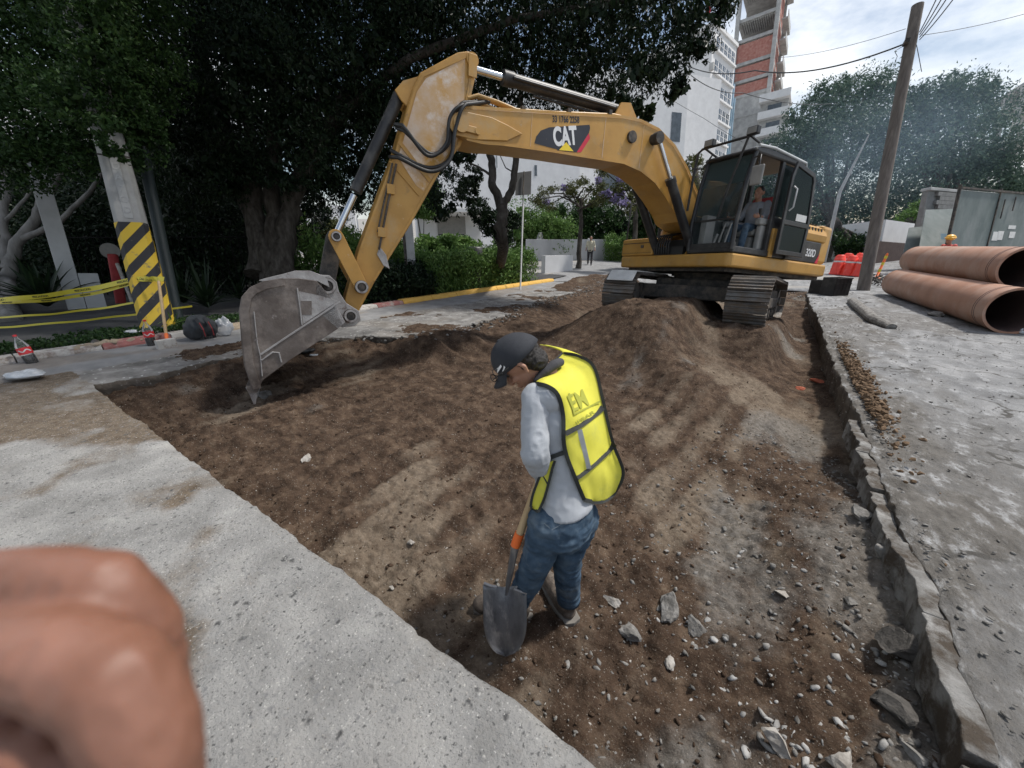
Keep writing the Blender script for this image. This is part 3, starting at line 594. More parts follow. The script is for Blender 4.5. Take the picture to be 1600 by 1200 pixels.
for x in (-.05, -.32):
    mb = MB(MU); mb.box(x-.13, x-.02, 1.402, 1.407, 1.36, 1.48); mb.build('safety_sticker', MT['white'], EX)
# right-hand tool box, tank and step
mb = MB(MU); mb.box(.30, 1.255, -1.34, -.42, 1.245, 1.60); mb.build('tool_box', MT['yellow'], EX, bevel=.03)
mb = MB(MU); mb.box(1.256, 1.262, -1.30, -.46, 1.30, 1.305); mb.box(1.256, 1.275, -.75, -.68, 1.40, 1.46); mb.box(1.256, 1.266, -1.28, -.48, 1.50, 1.512); mb.build('tool_box_latch', MT['dark'], EX)
mb = MB(MU); mb.box(-.5, .28, -1.32, -.55, 1.985, 2.2); mb.build('fuel_tank', MT['yellow'], EX, bevel=.04)
mb = MB(MU); mb.tube([(1.2,-1.28,1.6),(1.2,-1.28,2.35),(.9,-1.28,2.45),(-.4,-1.28,2.45),(-.45,-1.28,2.2)], .018, 8); mb.tube([(1.2,-.5,1.6),(1.2,-.5,1.95),(.8,-.5,2.0)], .018, 8); mb.build('handrail', MT['black'], EX)
mb = MB(MU)
mb.tube([(.85,-.36,1.62),(.85,-.36,1.75),(.85,-.36,1.83),(.85,-.36,1.90)], [.20,.20,.13,.03], 20); mb.build('swing_motor_dome', MT['yellow'], EX, bevel=.0)
mb = MB(MU)
for k in range(7): mb.tube([(1.22,-.38+.06*k,1.25),(1.27,-.36+.06*k,1.45),(1.18,-.35+.055*k,1.62),(.9,-.3+.05*k,1.7)], .016, 7)
mb.box(.7, 1.2, -.40, .30, 1.245, 1.40); mb.box(.5, .95, -.38, .28, 1.40, 1.56); mb.build('hydraulic_lines', MT['hose'], EX)
mb = MB(MU)
for y in (-.36, .30): mb.prism([(-.3,1.245),(1.15,1.245),(.95,1.45),(.45,1.95),(.0,1.95),(-.3,1.6)], y-.03, y+.03)
mb.build('boom_bracket', MT['yellow'], EX, bevel=.01)
# ---- cab
CX0, CX1, CY0, CY1, CZ0, CZ1 = -.42, 1.22, .42, 1.36, 1.26, 2.92
cab = bpy.data.objects.new('cab', None); C.objects.link(cab); cab.parent = EX; cab.matrix_parent_inverse = PW(EX).inverted(); cab.matrix_basis = Matrix.Translation(ML(.4, .9, 1.26))
mb = MB(MU); mb.box(CX0, CX1, CY0, CY1, CZ0-.01, CZ0+.10)
mb.build('cab_floor', MT['black'], cab, bevel=.02)
mb = MB(MU); mb.prism([(CX0,2.84),(CX0+.06,2.94),(.85,2.96),(1.10,2.92),(1.13,2.86),(1.0,2.83)], CY0-.01, CY1+.01); mb.build('cab_roof', MT['black'], cab, bevel=.04)
mb = MB(MU); mb.tube([(CX0-.1,CY1-.01,2.78),(CX0-.02,CY1+.0,2.93),(.6,CY1+.0,2.985),(1.05,CY1+.0,2.95)], .022, 8); mb.build('roof_rail', pmat('pale_rail', [(.4,.42,.43),(.55,.56,.56)], 5, .4, 0), cab)
for y in (CY0+.03, CY1-.03):
    mb = MB(MU); mb.tube([(CX1,y,1.30),(CX1+.02,y,1.75),(1.16,y,2.4),(1.04,y,2.88)], [(.045,.035)]*4, 8); mb.build('front_pillar', MT['black'], cab)
    mb = MB(MU); mb.box(CX0, CX0+.1, y-.03, y+.03, 1.3, 2.88); mb.build('rear_pillar', MT['black'], cab, bevel=.01)
mb = MB(MU); mb.box(.16, .25, CY1-.07, CY1-.01, 1.3, 2.88); mb.build('door_pillar', MT['black'], cab, bevel=.01)
mb = MB(MU); mb.box(CX0, .16, CY1-.05, CY1-.02, 1.34, 1.95); mb.build('cab_side_panel', MT['black'], cab, bevel=.01)
mb = MB(MU); mb.box(1.17, 1.23, CY0, CY1, 1.34, 1.42); mb.build('windscreen_sill', MT['black'], cab); mb = MB(MU); mb.box(1.19, 1.235, CY0, CY1, 1.80, 1.83); mb.build('windscreen_bar', MT['black'], cab)
mb = MB(MU)
g = lambda x, z: [(x, CY0+.05, z), (x, CY1-.05, z)]
vs_ = g(1.205, 1.42)+g(1.215, 1.8)+g(1.15, 2.4)+g(1.04, 2.85); mb.add(vs_+[(p[0]-.006, p[1], p[2]) for p in vs_], [(0,1,3,2),(2,3,5,4),(4,5,7,6),(9,8,10,11),(11,10,12,13),(13,12,14,15)])
mb.build('windscreen', MT['glass'], cab)
mb = MB(MU); mb.box(CX0+.1, 1.1, CY0, CY0+.006, 1.95, 2.82); mb.build('right_window', MT['glass'], cab)
mb = MB(MU); mb.box(CX0+.1, 1.18, CY0-.01, CY0+.02, 1.36, 1.93); mb.build('cab_right_panel', MT['black'], cab)
mb = MB(MU); mb.box(CX0, CX0+.006, CY0+.06, CY1-.06, 1.95, 2.82); mb.build('rear_window', MT['glass'], cab)
mb = MB(MU); mb.box(CX0+.1, .16, CY1-.04, CY1-.034, 1.97, 2.82); mb.build('side_window', MT['glass'], cab)
# door swung back flat against the side
dr_ = MB(MU); y0, y1 = 1.45, 1.49
P_ = [(.13,1.30),(.13,2.62),(.04,2.86),(-.58,2.76),(-.66,2.66),(-.80,1.85),(-.80,1.30)]
P2 = [(.06,1.38),(.06,2.60),(.0,2.78),(-.54,2.69),(-.59,2.62),(-.72,1.85),(-.72,1.38)]
n = len(P_); v = [(x, y, z) for y in (y0, y1) for (x, z) in P_]+[(x, y, z) for y in (y0, y1) for (x, z) in P2]
fs = []
for i in range(n):
    j = (i+1) % n; fs += [(i, j, n+j, n+i), (2*n+i, 3*n+i, 3*n+j, 2*n+j), (n+i, n+j, 3*n+j, 3*n+i), (i, 2*n+i, 2*n+j, j)]
dr_.add(v, fs); dr_.box(-.75, .1, y0, y1, 1.82, 1.90)
door = dr_.build('door', MT['black'], cab, bevel=.008, label='open cab door folded back')
MB(MU).prism(P2, 1.465, 1.471).build('door_glass', MT['glass'], door)
mb = MB(MU); mb.tube([(.03,1.50,2.05),(.03,1.56,2.1),(.03,1.56,2.4),(.03,1.50,2.45)], .014, 8); mb.build('door_handle', pmat('bright_handle', [(.4,.4,.4),(.6,.6,.6)], 4, .4, 0), door)
mb = MB(MU); mb.box(-.66, -.30, 1.473, 1.476, 1.92, 2.04); mb.build('door_sticker', MT['white'], door)
# guard frame with work lamps over the roof
mb = MB(MU)
mb.tube([(1.32,.36,2.02),(1.30,.36,2.70),(1.28,.37,3.00),(1.28,.45,3.05),(1.26,1.35,3.05)], .022, 8)
mb.tube([(1.28,1.30,3.05),(1.25,1.22,2.85),(1.26,1.05,2.2),(1.25,.98,1.85)], .02, 8); mb.tube([(1.30,.36,2.75),(1.25,.5,2.72),(1.2,.62,2.95)], .016, 8); mb.tube([(1.26,1.32,3.05),(1.0,1.32,3.0)], .018, 8); mb.tube([(1.28,.5,3.05),(1.0,.55,2.95)], .018, 8)
mb.build('guard_frame', MT['black'], cab)
for y in (.58, 1.36):
    mb = MB(MU); mb.box(1.22, 1.32, y-.09, y+.09, 3.05, 3.17); lamp = mb.build('work_lamp', MT['black'], cab, bevel=.015)
    mb = MB(MU); mb.box(1.321, 1.327, y-.075, y+.075, 3.065, 3.155); mb.build('lamp_lens', MT['grey_plastic'], lamp)
mb = MB(MU); mb.box(1.16, 1.20, 1.40, 1.60, 2.30, 2.60); mir = mb.build('mirror', MT['grey_plastic'], cab, bevel=.03)
mb = MB(MU); mb.tube([(1.12,1.36,2.75),(1.17,1.5,2.75),(1.17,1.5,2.6)], .012, 8); mb.build('mirror_arm', MT['black'], mir)
# inside
mb = MB(MU); mb.box(-.15, .33, .66, 1.12, 1.62, 1.76); mb.box(.0, .3, .7, 1.08, 1.36, 1.62); mb.build('seat_base', MT['grey_plastic'], cab, bevel=.05)
mb = MB(MU); mb.prism([(-.12,1.74),(.0,1.76),(-.12,2.38),(-.24,2.36)], .68, 1.10); mb.build('seat_back', MT['seat_red'], cab, bevel=.04)
for y in (.56, 1.20):
    mb = MB(MU); mb.box(-.1, .42, y-.06, y+.06, 1.80, 1.92); mb.box(.05, .35, y-.05, y+.05, 1.36, 1.8); mb.build('console', MT['grey_plastic'], cab, bevel=.03)
    mb = MB(MU); mb.tube([(.36,y,1.92),(.40,y,2.08)], [.016,.03], 8); mb.build('joystick', MT['black'], cab)
mb = MB(MU); mb.box(.8, 1.05, .5, .62, 1.36, 1.95); mb.tube([(.95,.85,1.36),(.82,.85,1.80)], .015, 8); mb.tube([(.95,.97,1.36),(.82,.97,1.80)], .015, 8); mb.tube([(.97,.75,1.36),(.85,.75,1.62)], .02, 8); mb.build('control_levers', MT['grey_plastic'], cab)
# ---- boom
BL = [(5.96,2.42),(6.02,2.52),(5.98,2.64),(5.83,2.74),(5.68,2.765),(4.45,2.98),(3.1,3.22),(2.71,3.25),(2.28,3.21),(1.83,3.04),(1.43,2.76),(1.05,2.40),(.45,1.95),(.22,1.86),(-.0,1.84),(-.10,1.72),(0,1.6),(.18,1.56),(.6,1.62),(1.15,1.72),(1.43,1.82),(1.57,1.97),(1.88,2.20),(2.2,2.40),(2.57,2.52),(2.98,2.57),(3.91,2.51),(4.4,2.48),(5.26,2.41),(5.56,2.37),(5.80,2.37)]
mb = MB(MU); mb.prism(BL, -.285, .285); boom = mb.build('boom', MT['yellow'], EX, bevel=.018)
# raised flange strips along both boom edges, doubler plates, seams
def offs(poly, i0, i1): return poly[i0:i1]
mb = MB(MU)
for y in (.292,):
    for seq in (BL[3:13], BL[19:31]):
        pts = [(x, y, z) for x, z in seq]; mb.strip(pts, .035, [(0, 1, 0)]*len(pts), .006)
mb.build('boom_flange', MT['yellow'], boom)
mb = MB(MU); mb.prism([(5.96,2.38),(6.05,2.46),(6.04,2.58),(5.9,2.68),(5.45,2.70),(5.2,2.66),(4.95,2.60),(5.2,2.46),(5.7,2.38)], .286, .31); mb.prism([(5.96,2.38),(6.05,2.46),(6.04,2.58),(5.9,2.68),(5.45,2.70),(5.2,2.66),(4.95,2.60),(5.2,2.46),(5.7,2.38)], -.31, -.286); mb.build('boom_tip_plate', MT['yellow'], boom, bevel=.008)
mb = MB(MU); mb.cyl((5.90,-.36,2.52), (5.90,.36,2.52), .105, 26); mb.box(5.64, 5.88, .31, .35, 2.44, 2.52); mb.cyl((5.66,.31,2.48),(5.66,.36,2.48), .045, 14); mb.build('boom_tip_pin', MT['yellow'], boom, bevel=.006)
mb = MB(MU)
for x, za, zb in ((4.80,2.47,2.90),(3.45,2.56,3.13),(2.62,2.54,3.2)): MB(MU).box(x-.005, x+.005, .2855, .288, za, zb).build('weld_seam', MT['yellow_scuff'], boom)
mb = MB(MU)
for y in (.17, .10, -.05):
    mb.tube([(5.75,y,2.90),(5.6,y,2.97),(5.3,y,2.96),(5.0,y,2.93),(4.4,y,3.03),(3.2,y,3.26),(2.7,y,3.29),(2.25,y,3.25),(1.8,y,3.08),(1.38,y,2.80),(1.0,y,2.44),(.6,y,2.1)], .022, 8)
mb.build('boom_pipe', MT['yellow'], boom)
mb = MB(MU)
for x, z in ((4.9,2.95),(4.1,3.10),(3.3,3.26),(2.5,3.27),(1.9,3.12)): mb.box(x-.03, x+.03, -.09, .21, z-.06, z+.04)
mb.build('pipe_clamp', MT['dark'], boom)
# boom decals
pc = Vector((4.17, .2875, 2.745))
def bp(px, py, y=.2875):                        # pixel to the boom side plane, in machine coordinates
    r = MU.to_3x3().inverted() @ ray(px, py); o = MU.inverted() @ EYE; t = (y-o.y)/r.y; return o+r*t
def poly_decal(name, pix, y0, y1, m, par): q = [bp(*p, y0) for p in pix]; return MB(MU).prism([(a.x, a.z) for a in q], y0, y1).build(name, m, par)
poly_decal('brand_panel', [(835,224),(838,213),(845,204),(858,199),(921,195),(922,200),(920,208),(901,238),(880,236)], .2855, .288, MT['decal_black'], boom)
poly_decal('red_slash', [(901,238),(920,208),(922,216),(908,238)], .2855, .288, MT['decal_red'], boom)
a = bp(883, 214, .289); dx = (bp(902, 211.5, .289)-bp(867, 216, .289)).normalized(); dx = Vector((-1, 0, -(bp(902,212).z-bp(867,214).z)/(bp(902,212).x-bp(867,214).x)*-1)).normalized()
dx = (bp(900, 213.5, .289)-bp(868, 215.5, .289)).normalized(); up_ = Vector((0, 1, 0)).cross(dx)*-1
if up_.z < 0: up_ = -up_
def MD(c_, dx): 
    u = Vector((0, -1, 0)).cross(dx); u = u if u.z > 0 else -u; nn = dx.cross(u); return MU @ Matrix(((dx.x, u.x, nn.x, c_.x), (dx.y, u.y, nn.y, c_.y), (dx.z, u.z, nn.z, c_.z), (0, 0, 0, 1)))
text_on('brand_letters', 'CAT', .335, MD(a, dx), MT['decal_white'], boom, .0012, .014, .66)
poly_decal('brand_triangle', [(873.5,234.5),(884.5,222),(896,236.5)], .290, .2925, MT['decal_yellow'], boom)
poly_decal('brand_triangle_edge', [(870,235),(884.5,219),(899,238)], .2885, .2898, MT['decal_black'], boom)
b = bp(884.5, 187, .2875); dx = (bp(908, 188, .2875)-bp(860, 186, .2875)).normalized()
text_on('phone_number', '33 1766 2258', .115, MD(b, dx), MT['decal_black'], boom, .0012, .003, .78)
# bosses for the boom cylinders
mb = MB(MU); mb.cyl((2.88,-.33,2.97),(2.88,.33,2.97), .09, 22); mb.build('boom_boss', MT['dark'], boom)
mb = MB(MU); mb.cyl((2.38,-.44,3.03),(2.38,.44,3.03), .085, 22); mb.build('boom_cylinder_pin', MT['dark'], boom)
for s_ in (1, -1):
    A = Vector((2.38, s_*.40, 3.03)); B = Vector((1.05, s_*.40, 1.30)) if s_ > 0 else Vector((1.12, s_*.40, 1.30)); d = (B-A).normalized(); mid = A+d*.72
    mb = MB(MU); mb.cyl(A, mid+d*.1, .042, 16); rod = mb.build('boom_cylinder_rod', MT['chrome'], EX); mb = MB(MU); mb.cyl(A-Vector((0,.05,0)), A+Vector((0,.05,0)), .095, 20); mb.build('rod_eye', MT['dark'], rod)
    mb = MB(MU); mb.cyl(mid, B, .082, 20); mb.cyl(mid-d*.02, mid+d*.08, .092, 20); mb.tube([mid+d*.08+Vector((.09,0,.05)), B+Vector((.09,0,.05))], .018, 8); mb.build('boom_cylinder', MT['black'], EX)
# stick cylinder on top of the boom
A = Vector((5.69, 0, 3.33)); B = Vector((2.85, 0, 3.42)); d = (B-A).normalized(); mid = A+d*.55
mb = MB(MU); mb.cyl(A, mid+d*.1, .048, 18); mb.build('stick_cylinder_rod', MT['chrome'], EX)
mb = MB(MU); mb.cyl(mid, B, .088, 22); mb.cyl(mid-d*.02, mid+d*.14, .10, 22); mb.tube([mid+d*.1+Vector((0,.12,-.02)), B+Vector((.3,.12,-.03))], .022, 8); mb.tube([mid+d*.5+Vector((0,.0,-.12)), B+Vector((.1,.0,-.12))], .02, 8); mb.build('stick_cylinder', MT['black'], EX)
mb = MB(MU)
for y in (-.13, .13): mb.prism([(3.2,3.2),(3.05,3.48),(2.85,3.52),(2.65,3.3),(2.5,3.22)], y-.02, y+.02)
mb.build('cylinder_bracket', MT['yellow'], boom)
# ---- stick
ST = [(5.77,3.43),(5.9,3.38),(6.39,3.03),(6.49,2.83),(6.63,2.39),(6.73,2.07),(7.22,.84),(7.42,.21),(7.45,.0),(7.40,-.06),(7.32,-.06),(7.27,.02),(7.03,.45),(6.54,1.22),(6.12,1.95),(5.84,2.30),(5.74,2.52),(5.72,2.84),(5.62,3.26),(5.62,3.38),(5.69,3.44)]
mb = MB(MU); mb.prism(ST, -.17, .17); stick = mb.build('stick', MT['yellow'], EX, bevel=.015)
mb = MB(MU); mb.prism([(5.80,3.34),(6.32,2.98),(6.44,2.80),(6.62,2.22),(6.69,2.02),(6.46,1.72),(6.36,1.66),(5.99,2.22),(5.80,2.5),(5.80,2.84)], .1705, .1735); mb.build('scuffed_plate', MT['yellow_scuff'], stick)
# the pale scuffed plates and seams
mb = MB(MU)
seq = [(5.64,3.30),(5.73,2.84),(5.76,2.54)]; mb.strip([(x, .176, z) for x, z in [(5.72,3.40),(6.36,3.0),(6.46,2.82),(6.71,2.07),(7.19,.86)]], .03, [(0,1,0)]*5, .006)
mb.strip([(x, .176, z) for x, z in [(5.70,3.26),(5.77,2.84),(5.78,2.52),(5.88,2.3),(6.15,1.95),(6.56,1.24),(7.05,.46)]], .03, [(0,1,0)]*7, .006)
mb.build('stick_flange', MT['yellow'], stick)
mb = MB(MU); mb.cyl((5.70,-.2,3.34),(5.70,.2,3.34), .085, 22); mb.box(5.64, 5.76, .2, .21, 3.14, 3.40); mb.build('stick_top_pin', MT['yellow'], stick, bevel=.01)
mb = MB(MU); mb.strip([(6.68,.178,2.20),(6.46,.178,1.98),(6.27,.178,1.80)], .05, [(0,1,0)]*3, .01); mb.strip([(6.80,.178,1.95),(6.55,.178,1.72),(6.42,.178,1.60)], .02, [(0,1,0)]*3, .008); mb.build('stick_band', MT['yellow'], stick)
mb = MB(MU); mb.tube([(6.72,.20,1.93),(6.84,.20,1.45),(6.93,.20,1.05),(6.97,.20,.86)], .014, 8); mb.tube([(6.77,.20,1.93),(6.89,.20,1.45),(6.98,.20,1.08)], .012, 8)
mb.build('grease_pipe', MT['dark'], stick)
for x, z in ((6.80, 1.62), (6.93, 1.08)):
    mb = MB(MU); mb.box(x-.05, x+.05, .17, .215, z-.06, z+.06); mb.build('pipe_bracket', MT['yellow'], stick, bevel=.006)
mb = MB(MU); mb.prism([(6.96,.90),(6.88,.80),(6.84,.62),(6.92,.66),(7.0,.80)], .171, .20); mb.build('grease_guard', MT['bkt_pale'], stick, bevel=.006)
# bucket cylinder on the far face of the stick
A = Vector((6.62, 0, 2.78)); B = Vector((7.49, 0, .97)); d = (B-A).normalized(); off = Vector((.0, 0, .0))
mb = MB(MU); mb.cyl(A+off, A+d*1.35+off, .075, 18); mb.build('bucket_cylinder', MT['black'], EX); mb = MB(MU)
for y in (-.12, .10): mb.prism([(6.40,3.0),(6.60,2.90),(6.70,2.78),(6.62,2.68),(6.50,2.60)], y, y+.03)
mb.build('cylinder_lug', MT['yellow'], stick); mb = MB(MU); mb.cyl(A+d*1.4+off, B, .042, 16); mb.build('bucket_cylinder_rod', MT['chrome'], EX)
# hoses looping from boom tip to stick
mb = MB(MU)
for k, (pa, m1, m2, m3, pb, y) in enumerate([((723,164),(703,184),(697,225),(668,243),(629,196),.30),((728,163),(712,200),(703,250),(672,268),(622,246),.36),((726,166),(706,188),(700,226),(672,240),(631,204),.25),((725,160),(708,190),(704,245),(670,262),(620,240),.22)]):
    pp = [bp(*q, y) for q in (pa, m1, m2, m3, pb)]; pp.insert(0, Vector((5.4, .1, 2.96))); pp.append(Vector((pp[-1].x+.05, .12, pp[-1].z+.05)))
    cr = []
    for i in range(1, len(pp)-2):
        for t in np.linspace(0, 1, 9)[:-1]:
            p0, p1, p2, p3 = pp[i-1], pp[i], pp[i+1], pp[i+2]
            cr.append(.5*((2*p1)+(p2-p0)*t+(2*p0-5*p1+4*p2-p3)*t*t+(3*p1-p0-3*p2+p3)*t**3))
    mb.tube([pp[0]]+cr+[pp[-2], pp[-1]], .024, 8)
mb.build('hydraulic_hose', MT['hose'], EX)
# linkage
def bar(a, b, y0, y1, w1, w2):
    a, b = Vector(a), Vector(b); d = (b-a).normalized(); n_ = Vector((-d.y, d.x)); P = []
    for k in range(7): t = pi/2+pi*k/6; P.append(a+d*cos(t)*w1+n_*sin(t)*w1)
    for k in range(7): t = -pi/2+pi*k/6; P.append(b+d*cos(t)*w2+n_*sin(t)*w2)
    return [tuple(p) for p in P], y0, y1
J0, J1, J2, J3 = (7.49,.97), (7.22,.37), (7.63,.37), (7.38,.0)
for y in (.20, -.25):
    mb = MB(MU); mb.prism(*bar(J0, J1, y, y+.05, .09, .085)); mb.build('side_link', MT['yellow'], EX, bevel=.006)
mb = MB(MU); mb.prism(*bar(J0, J2, -.11, .11, .10, .10)); mb.build('bucket_link', MT['dark'], EX, bevel=.01)
for (x, z), r, yy_ in ((J0, .06, .30), (J1, .085, .28), (J2, .10, .33), (J3, .085, .36)):
    mb = MB(MU); mb.cyl((x,-yy_,z),(x,yy_,z), r, 22); mb.cyl((x,-yy_-.012,z),(x,yy_+.012,z), r*.5, 18); pin = mb.build('linkage_pin', MT['dark'], EX, bevel=.006)
    mb = MB(MU); mb.ring((x,yy_+.001,z),(x,yy_+.016,z), r*.95, r*.66, 22); mb.build('pin_collar', MT['bkt_pale'], pin)
# ---- bucket
bk = bpy.data.objects.new('bucket', None); C.objects.link(bk); bk.parent = EX; bk.matrix_parent_inverse = PW(EX).inverted(); bk.matrix_basis = Matrix.Translation(ML(7.9, 0, 0))
SH = [(8.53,-.84),(8.575,-.55),(8.57,-.23),(8.56,.06),(8.52,.22),(8.43,.33),(8.30,.40),(8.12,.44),(7.95,.45),(7.76,.43)]   # wrapper, teeth to back
SIDE = SH+[(7.62,.25),(7.50,-.08),(7.56,-.14),(8.11,-.51),(8.41,-.74),(8.46,-.84)]
BW = .55
for y in (BW-.025, -BW):
    mb = MB(MU); mb.prism(SIDE, y, y+.025); mb.build('side_plate', MT['bkt'], bk, bevel=.004)
mb = MB(MU); n = len(SH); inn = []
cxy = Vector((8.0, -.1))
for p in SH: q = Vector(p); inn.append(tuple(q+(cxy-q).normalized()*.03))
mb.prism(SH+inn[::-1], -BW+.025, BW-.025); mb.build('bucket_shell', MT['bkt'], bk)
def rimstrip(seq, w, y, name, m, th=.015):
    mb = MB(MU); mb.strip([(x, y, z) for x, z in seq], w, [(0, 1, 0)]*len(seq), th); return mb.build(name, m, bk, bevel=.003)
rimstrip([(x-.055 if i < 5 else x-.03, z-(.0 if i < 5 else .035)) for i, (x, z) in enumerate(SH[:8])], .085, BW+.001, 'wear_strip', MT['bkt'])
def weld(pix, w, th=.008):
    q = [bp(x, y, BW+.001) for x, y in pix]; rimstrip([(p.x, p.z) for p in q], w, BW+.001, 'weld_line', MT['bkt_pale'], th)
weld([(407,554),(440,532),(490,499),(531,471.5)], .022); weld([(397,487),(402,535),(407,556),(410,588)], .012); weld([(408.5,563),(426,550),(436,551),(440,566)], .016, .012); weld([(464.5,450),(469,481),(472,508)], .016)
q = [bp(x, y, BW+.001) for x, y in ((467,455),(500,462),(528,470),(474,506))]; MB(MU).prism([(p.x, p.z) for p in q], BW+.001, BW+.004).build('scraped_patch', MT['bkt_pale'], bk)
q = [bp(x, y, BW+.004) for x, y in ((470,470),(487,470),(487,492),(471,492))]; MB(MU).prism([(p.x, p.z) for p in q], BW+.004, BW+.007).build('hole_patch', MT['bkt'], bk)  # dark patch stands in for the shade of a rectangular hole
EAR = [(8.36,.40),(8.12,.46),(7.98,.53),(7.80,.54),(7.70,.50),(7.60,.50),(7.52,.42),(7.50,.30),(7.42,.16),(7.27,.06),(7.25,-.06),(7.33,-.14),(7.48,-.16),(7.6,-.12),(7.75,.08),(8.0,.28)]
for y in (.25, -.29):
    mb = MB(MU); mb.prism(EAR, y, y+.04); mb.build('hinge_ear', MT['bkt_pale'], bk, bevel=.006)
mb = MB(MU); mb.prism([(8.34,.41),(8.12,.48),(7.98,.53),(7.80,.54),(7.64,.46),(7.62,.36),(7.75,.43),(8.12,.44),(8.3,.40)], -.5, .5); mb.build('top_stiffener', MT['bkt_pale'], bk)
mb = MB(MU); mb.prism([(7.76,.43),(7.60,.22),(7.47,-.06),(7.56,-.14),(7.80,.10)], .29, BW); mb.build('gusset', MT['bkt_pale'], bk, bevel=.004)
mb = MB(MU); mb.prism([(8.585,-.80),(8.455,-.80),(8.47,-.88),(8.57,-.88)], -BW, BW); mb.build('cutting_edge', MT['bkt'], bk, bevel=.004)
for k in range(5):
    y = BW-.06-k*(2*BW-.12)/4; mb = MB(MU)
    mb.add([(8.59,y-.05,-.82),(8.59,y+.05,-.82),(8.455,y+.05,-.82),(8.455,y-.05,-.82),(8.565,y-.04,-.90),(8.565,y+.04,-.90),(8.485,y+.04,-.90),(8.485,y-.04,-.90),(8.535,y-.022,-1.04),(8.535,y+.022,-1.04),(8.515,y+.022,-1.04),(8.515,y-.022,-1.04)],
      [(0,1,2,3),(0,4,5,1),(1,5,6,2),(2,6,7,3),(3,7,4,0),(4,8,9,5),(5,9,10,6),(6,10,11,7),(7,11,8,4),(11,10,9,8)]); mb.build('tooth', MT['bkt_pale'], bk, bevel=.003)
# ================================================================== vegetation
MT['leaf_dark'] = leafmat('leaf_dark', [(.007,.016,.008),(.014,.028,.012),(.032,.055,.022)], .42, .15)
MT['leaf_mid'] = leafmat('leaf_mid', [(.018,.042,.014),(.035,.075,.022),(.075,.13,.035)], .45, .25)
MT['leaf_hedge'] = leafmat('leaf_hedge', [(.06,.12,.03),(.13,.23,.06),(.25,.36,.12)], .45, .25)
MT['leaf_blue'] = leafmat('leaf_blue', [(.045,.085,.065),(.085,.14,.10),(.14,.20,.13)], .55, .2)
MT['leaf_olive'] = leafmat('leaf_olive', [(.05,.06,.02),(.10,.11,.04),(.16,.16,.07)], .5, .25)
MT['petal'] = leafmat('petal', [(.22,.19,.36),(.34,.30,.50),(.44,.40,.60)], .6, .35)
MT['bark'] = pmat('bark', [(.03,.026,.022),(.065,.058,.05),(.11,.10,.09)], 9, .95, .8, 24, aniso=(1,1,.25), spec=.1)
MT['bark_pale'] = pmat('bark_pale', [(.14,.135,.125),(.27,.26,.245)], 7, .95, .7, 24, aniso=(1,1,.3), spec=.1)
def leaf_mesh(cen, size, elong=2.2, droop=.3, seed=1, up=None, name='foliage', curl=.12):
    rg = np.random.default_rng(seed); n = len(cen)
    d = rg.normal(size=(n, 3)); d /= np.linalg.norm(d, axis=1)[:, None]; d[:, 2] -= droop; 
    if up is not None: d = d+np.array(up)
    d /= np.linalg.norm(d, axis=1)[:, None]
    s = np.cross(d, rg.normal(size=(n, 3))); s /= np.linalg.norm(s, axis=1)[:, None]; nn = np.cross(d, s)
    L_ = size*rg.uniform(.65, 1.3, n)[:, None]; W_ = L_/elong/2
    v = np.stack([cen-d*L_/2, cen+s*W_-d*L_*.08+nn*curl*L_, cen+d*L_/2, cen-s*W_-d*L_*.08+nn*curl*L_], 1).reshape(-1, 3)
    me = bpy.data.meshes.new(name); me.vertices.add(4*n); me.vertices.foreach_set('co', v.ravel().astype(np.float32))
    b = np.arange(n)*4; t = np.stack([b, b+1, b+2, b, b+2, b+3], 1).reshape(-1)
    me.loops.add(6*n); me.loops.foreach_set('vertex_index', t.astype(np.int32)); me.polygons.add(2*n)
    me.polygons.foreach_set('loop_start', np.arange(0, 6*n, 3, dtype=np.int32)); me.polygons.foreach_set('loop_total', np.full(2*n, 3, np.int32)); me.update(calc_edges=True)
    a = me.attributes.new('rnd', 'FLOAT', 'POINT'); a.data.foreach_set('value', np.repeat(np.clip(rg.beta(1.6, 2.6, n), 0, 1), 4).astype(np.float32)); me.update(); return me
def blob_pts(blobs, n, seed, shell=.62, clump=.22, per=26):
    """points in leafy clumps spread through the outer part of ellipsoid blobs (centre, radii)"""
    rg = np.random.default_rng(seed); w_ = np.array([(b[1][0]*b[1][1]+b[1][1]*b[1][2]+b[1][0]*b[1][2]) for b in blobs]); w_ = w_/w_.sum(); P = []
    for b, ww in zip(blobs, w_):
        m = max(4, int(n*ww/per)); u = rg.normal(size=(m, 3)); u /= np.linalg.norm(u, axis=1)[:, None]; r = shell+(1.02-shell)*rg.random(m)**.7
        c_ = np.array(b[0])+u*r[:, None]*np.array(b[1]); sz = clump*np.mean(b[1])*rg.uniform(.6, 1.4, m)
        q = c_[:, None, :]+rg.normal(size=(m, per, 3))*sz[:, None, None]*np.array([.62, .62, .5]); P.append(q.reshape(-1, 3))
    return np.concatenate(P)
def crown(name, blobs, n, size, mat, parent, seed=1, elong=2.2, droop=.3, core=True, cs=3.0, **k):
    pts = blob_pts(blobs, n, seed, **k); me = leaf_mesh(pts, size, elong, droop, seed)
    o = link(name, me, parent, [mat])
    if core:                                    # larger leaves deep inside the crown
        pts = blob_pts([(b[0], [r*.62 for r in b[1]]) for b in blobs], n//9, seed+50, shell=.3, clump=.4); me2 = leaf_mesh(pts, size*cs, 1.7, droop, seed+3)
        link('inner_'+name, me2, parent, [mat])
    return o
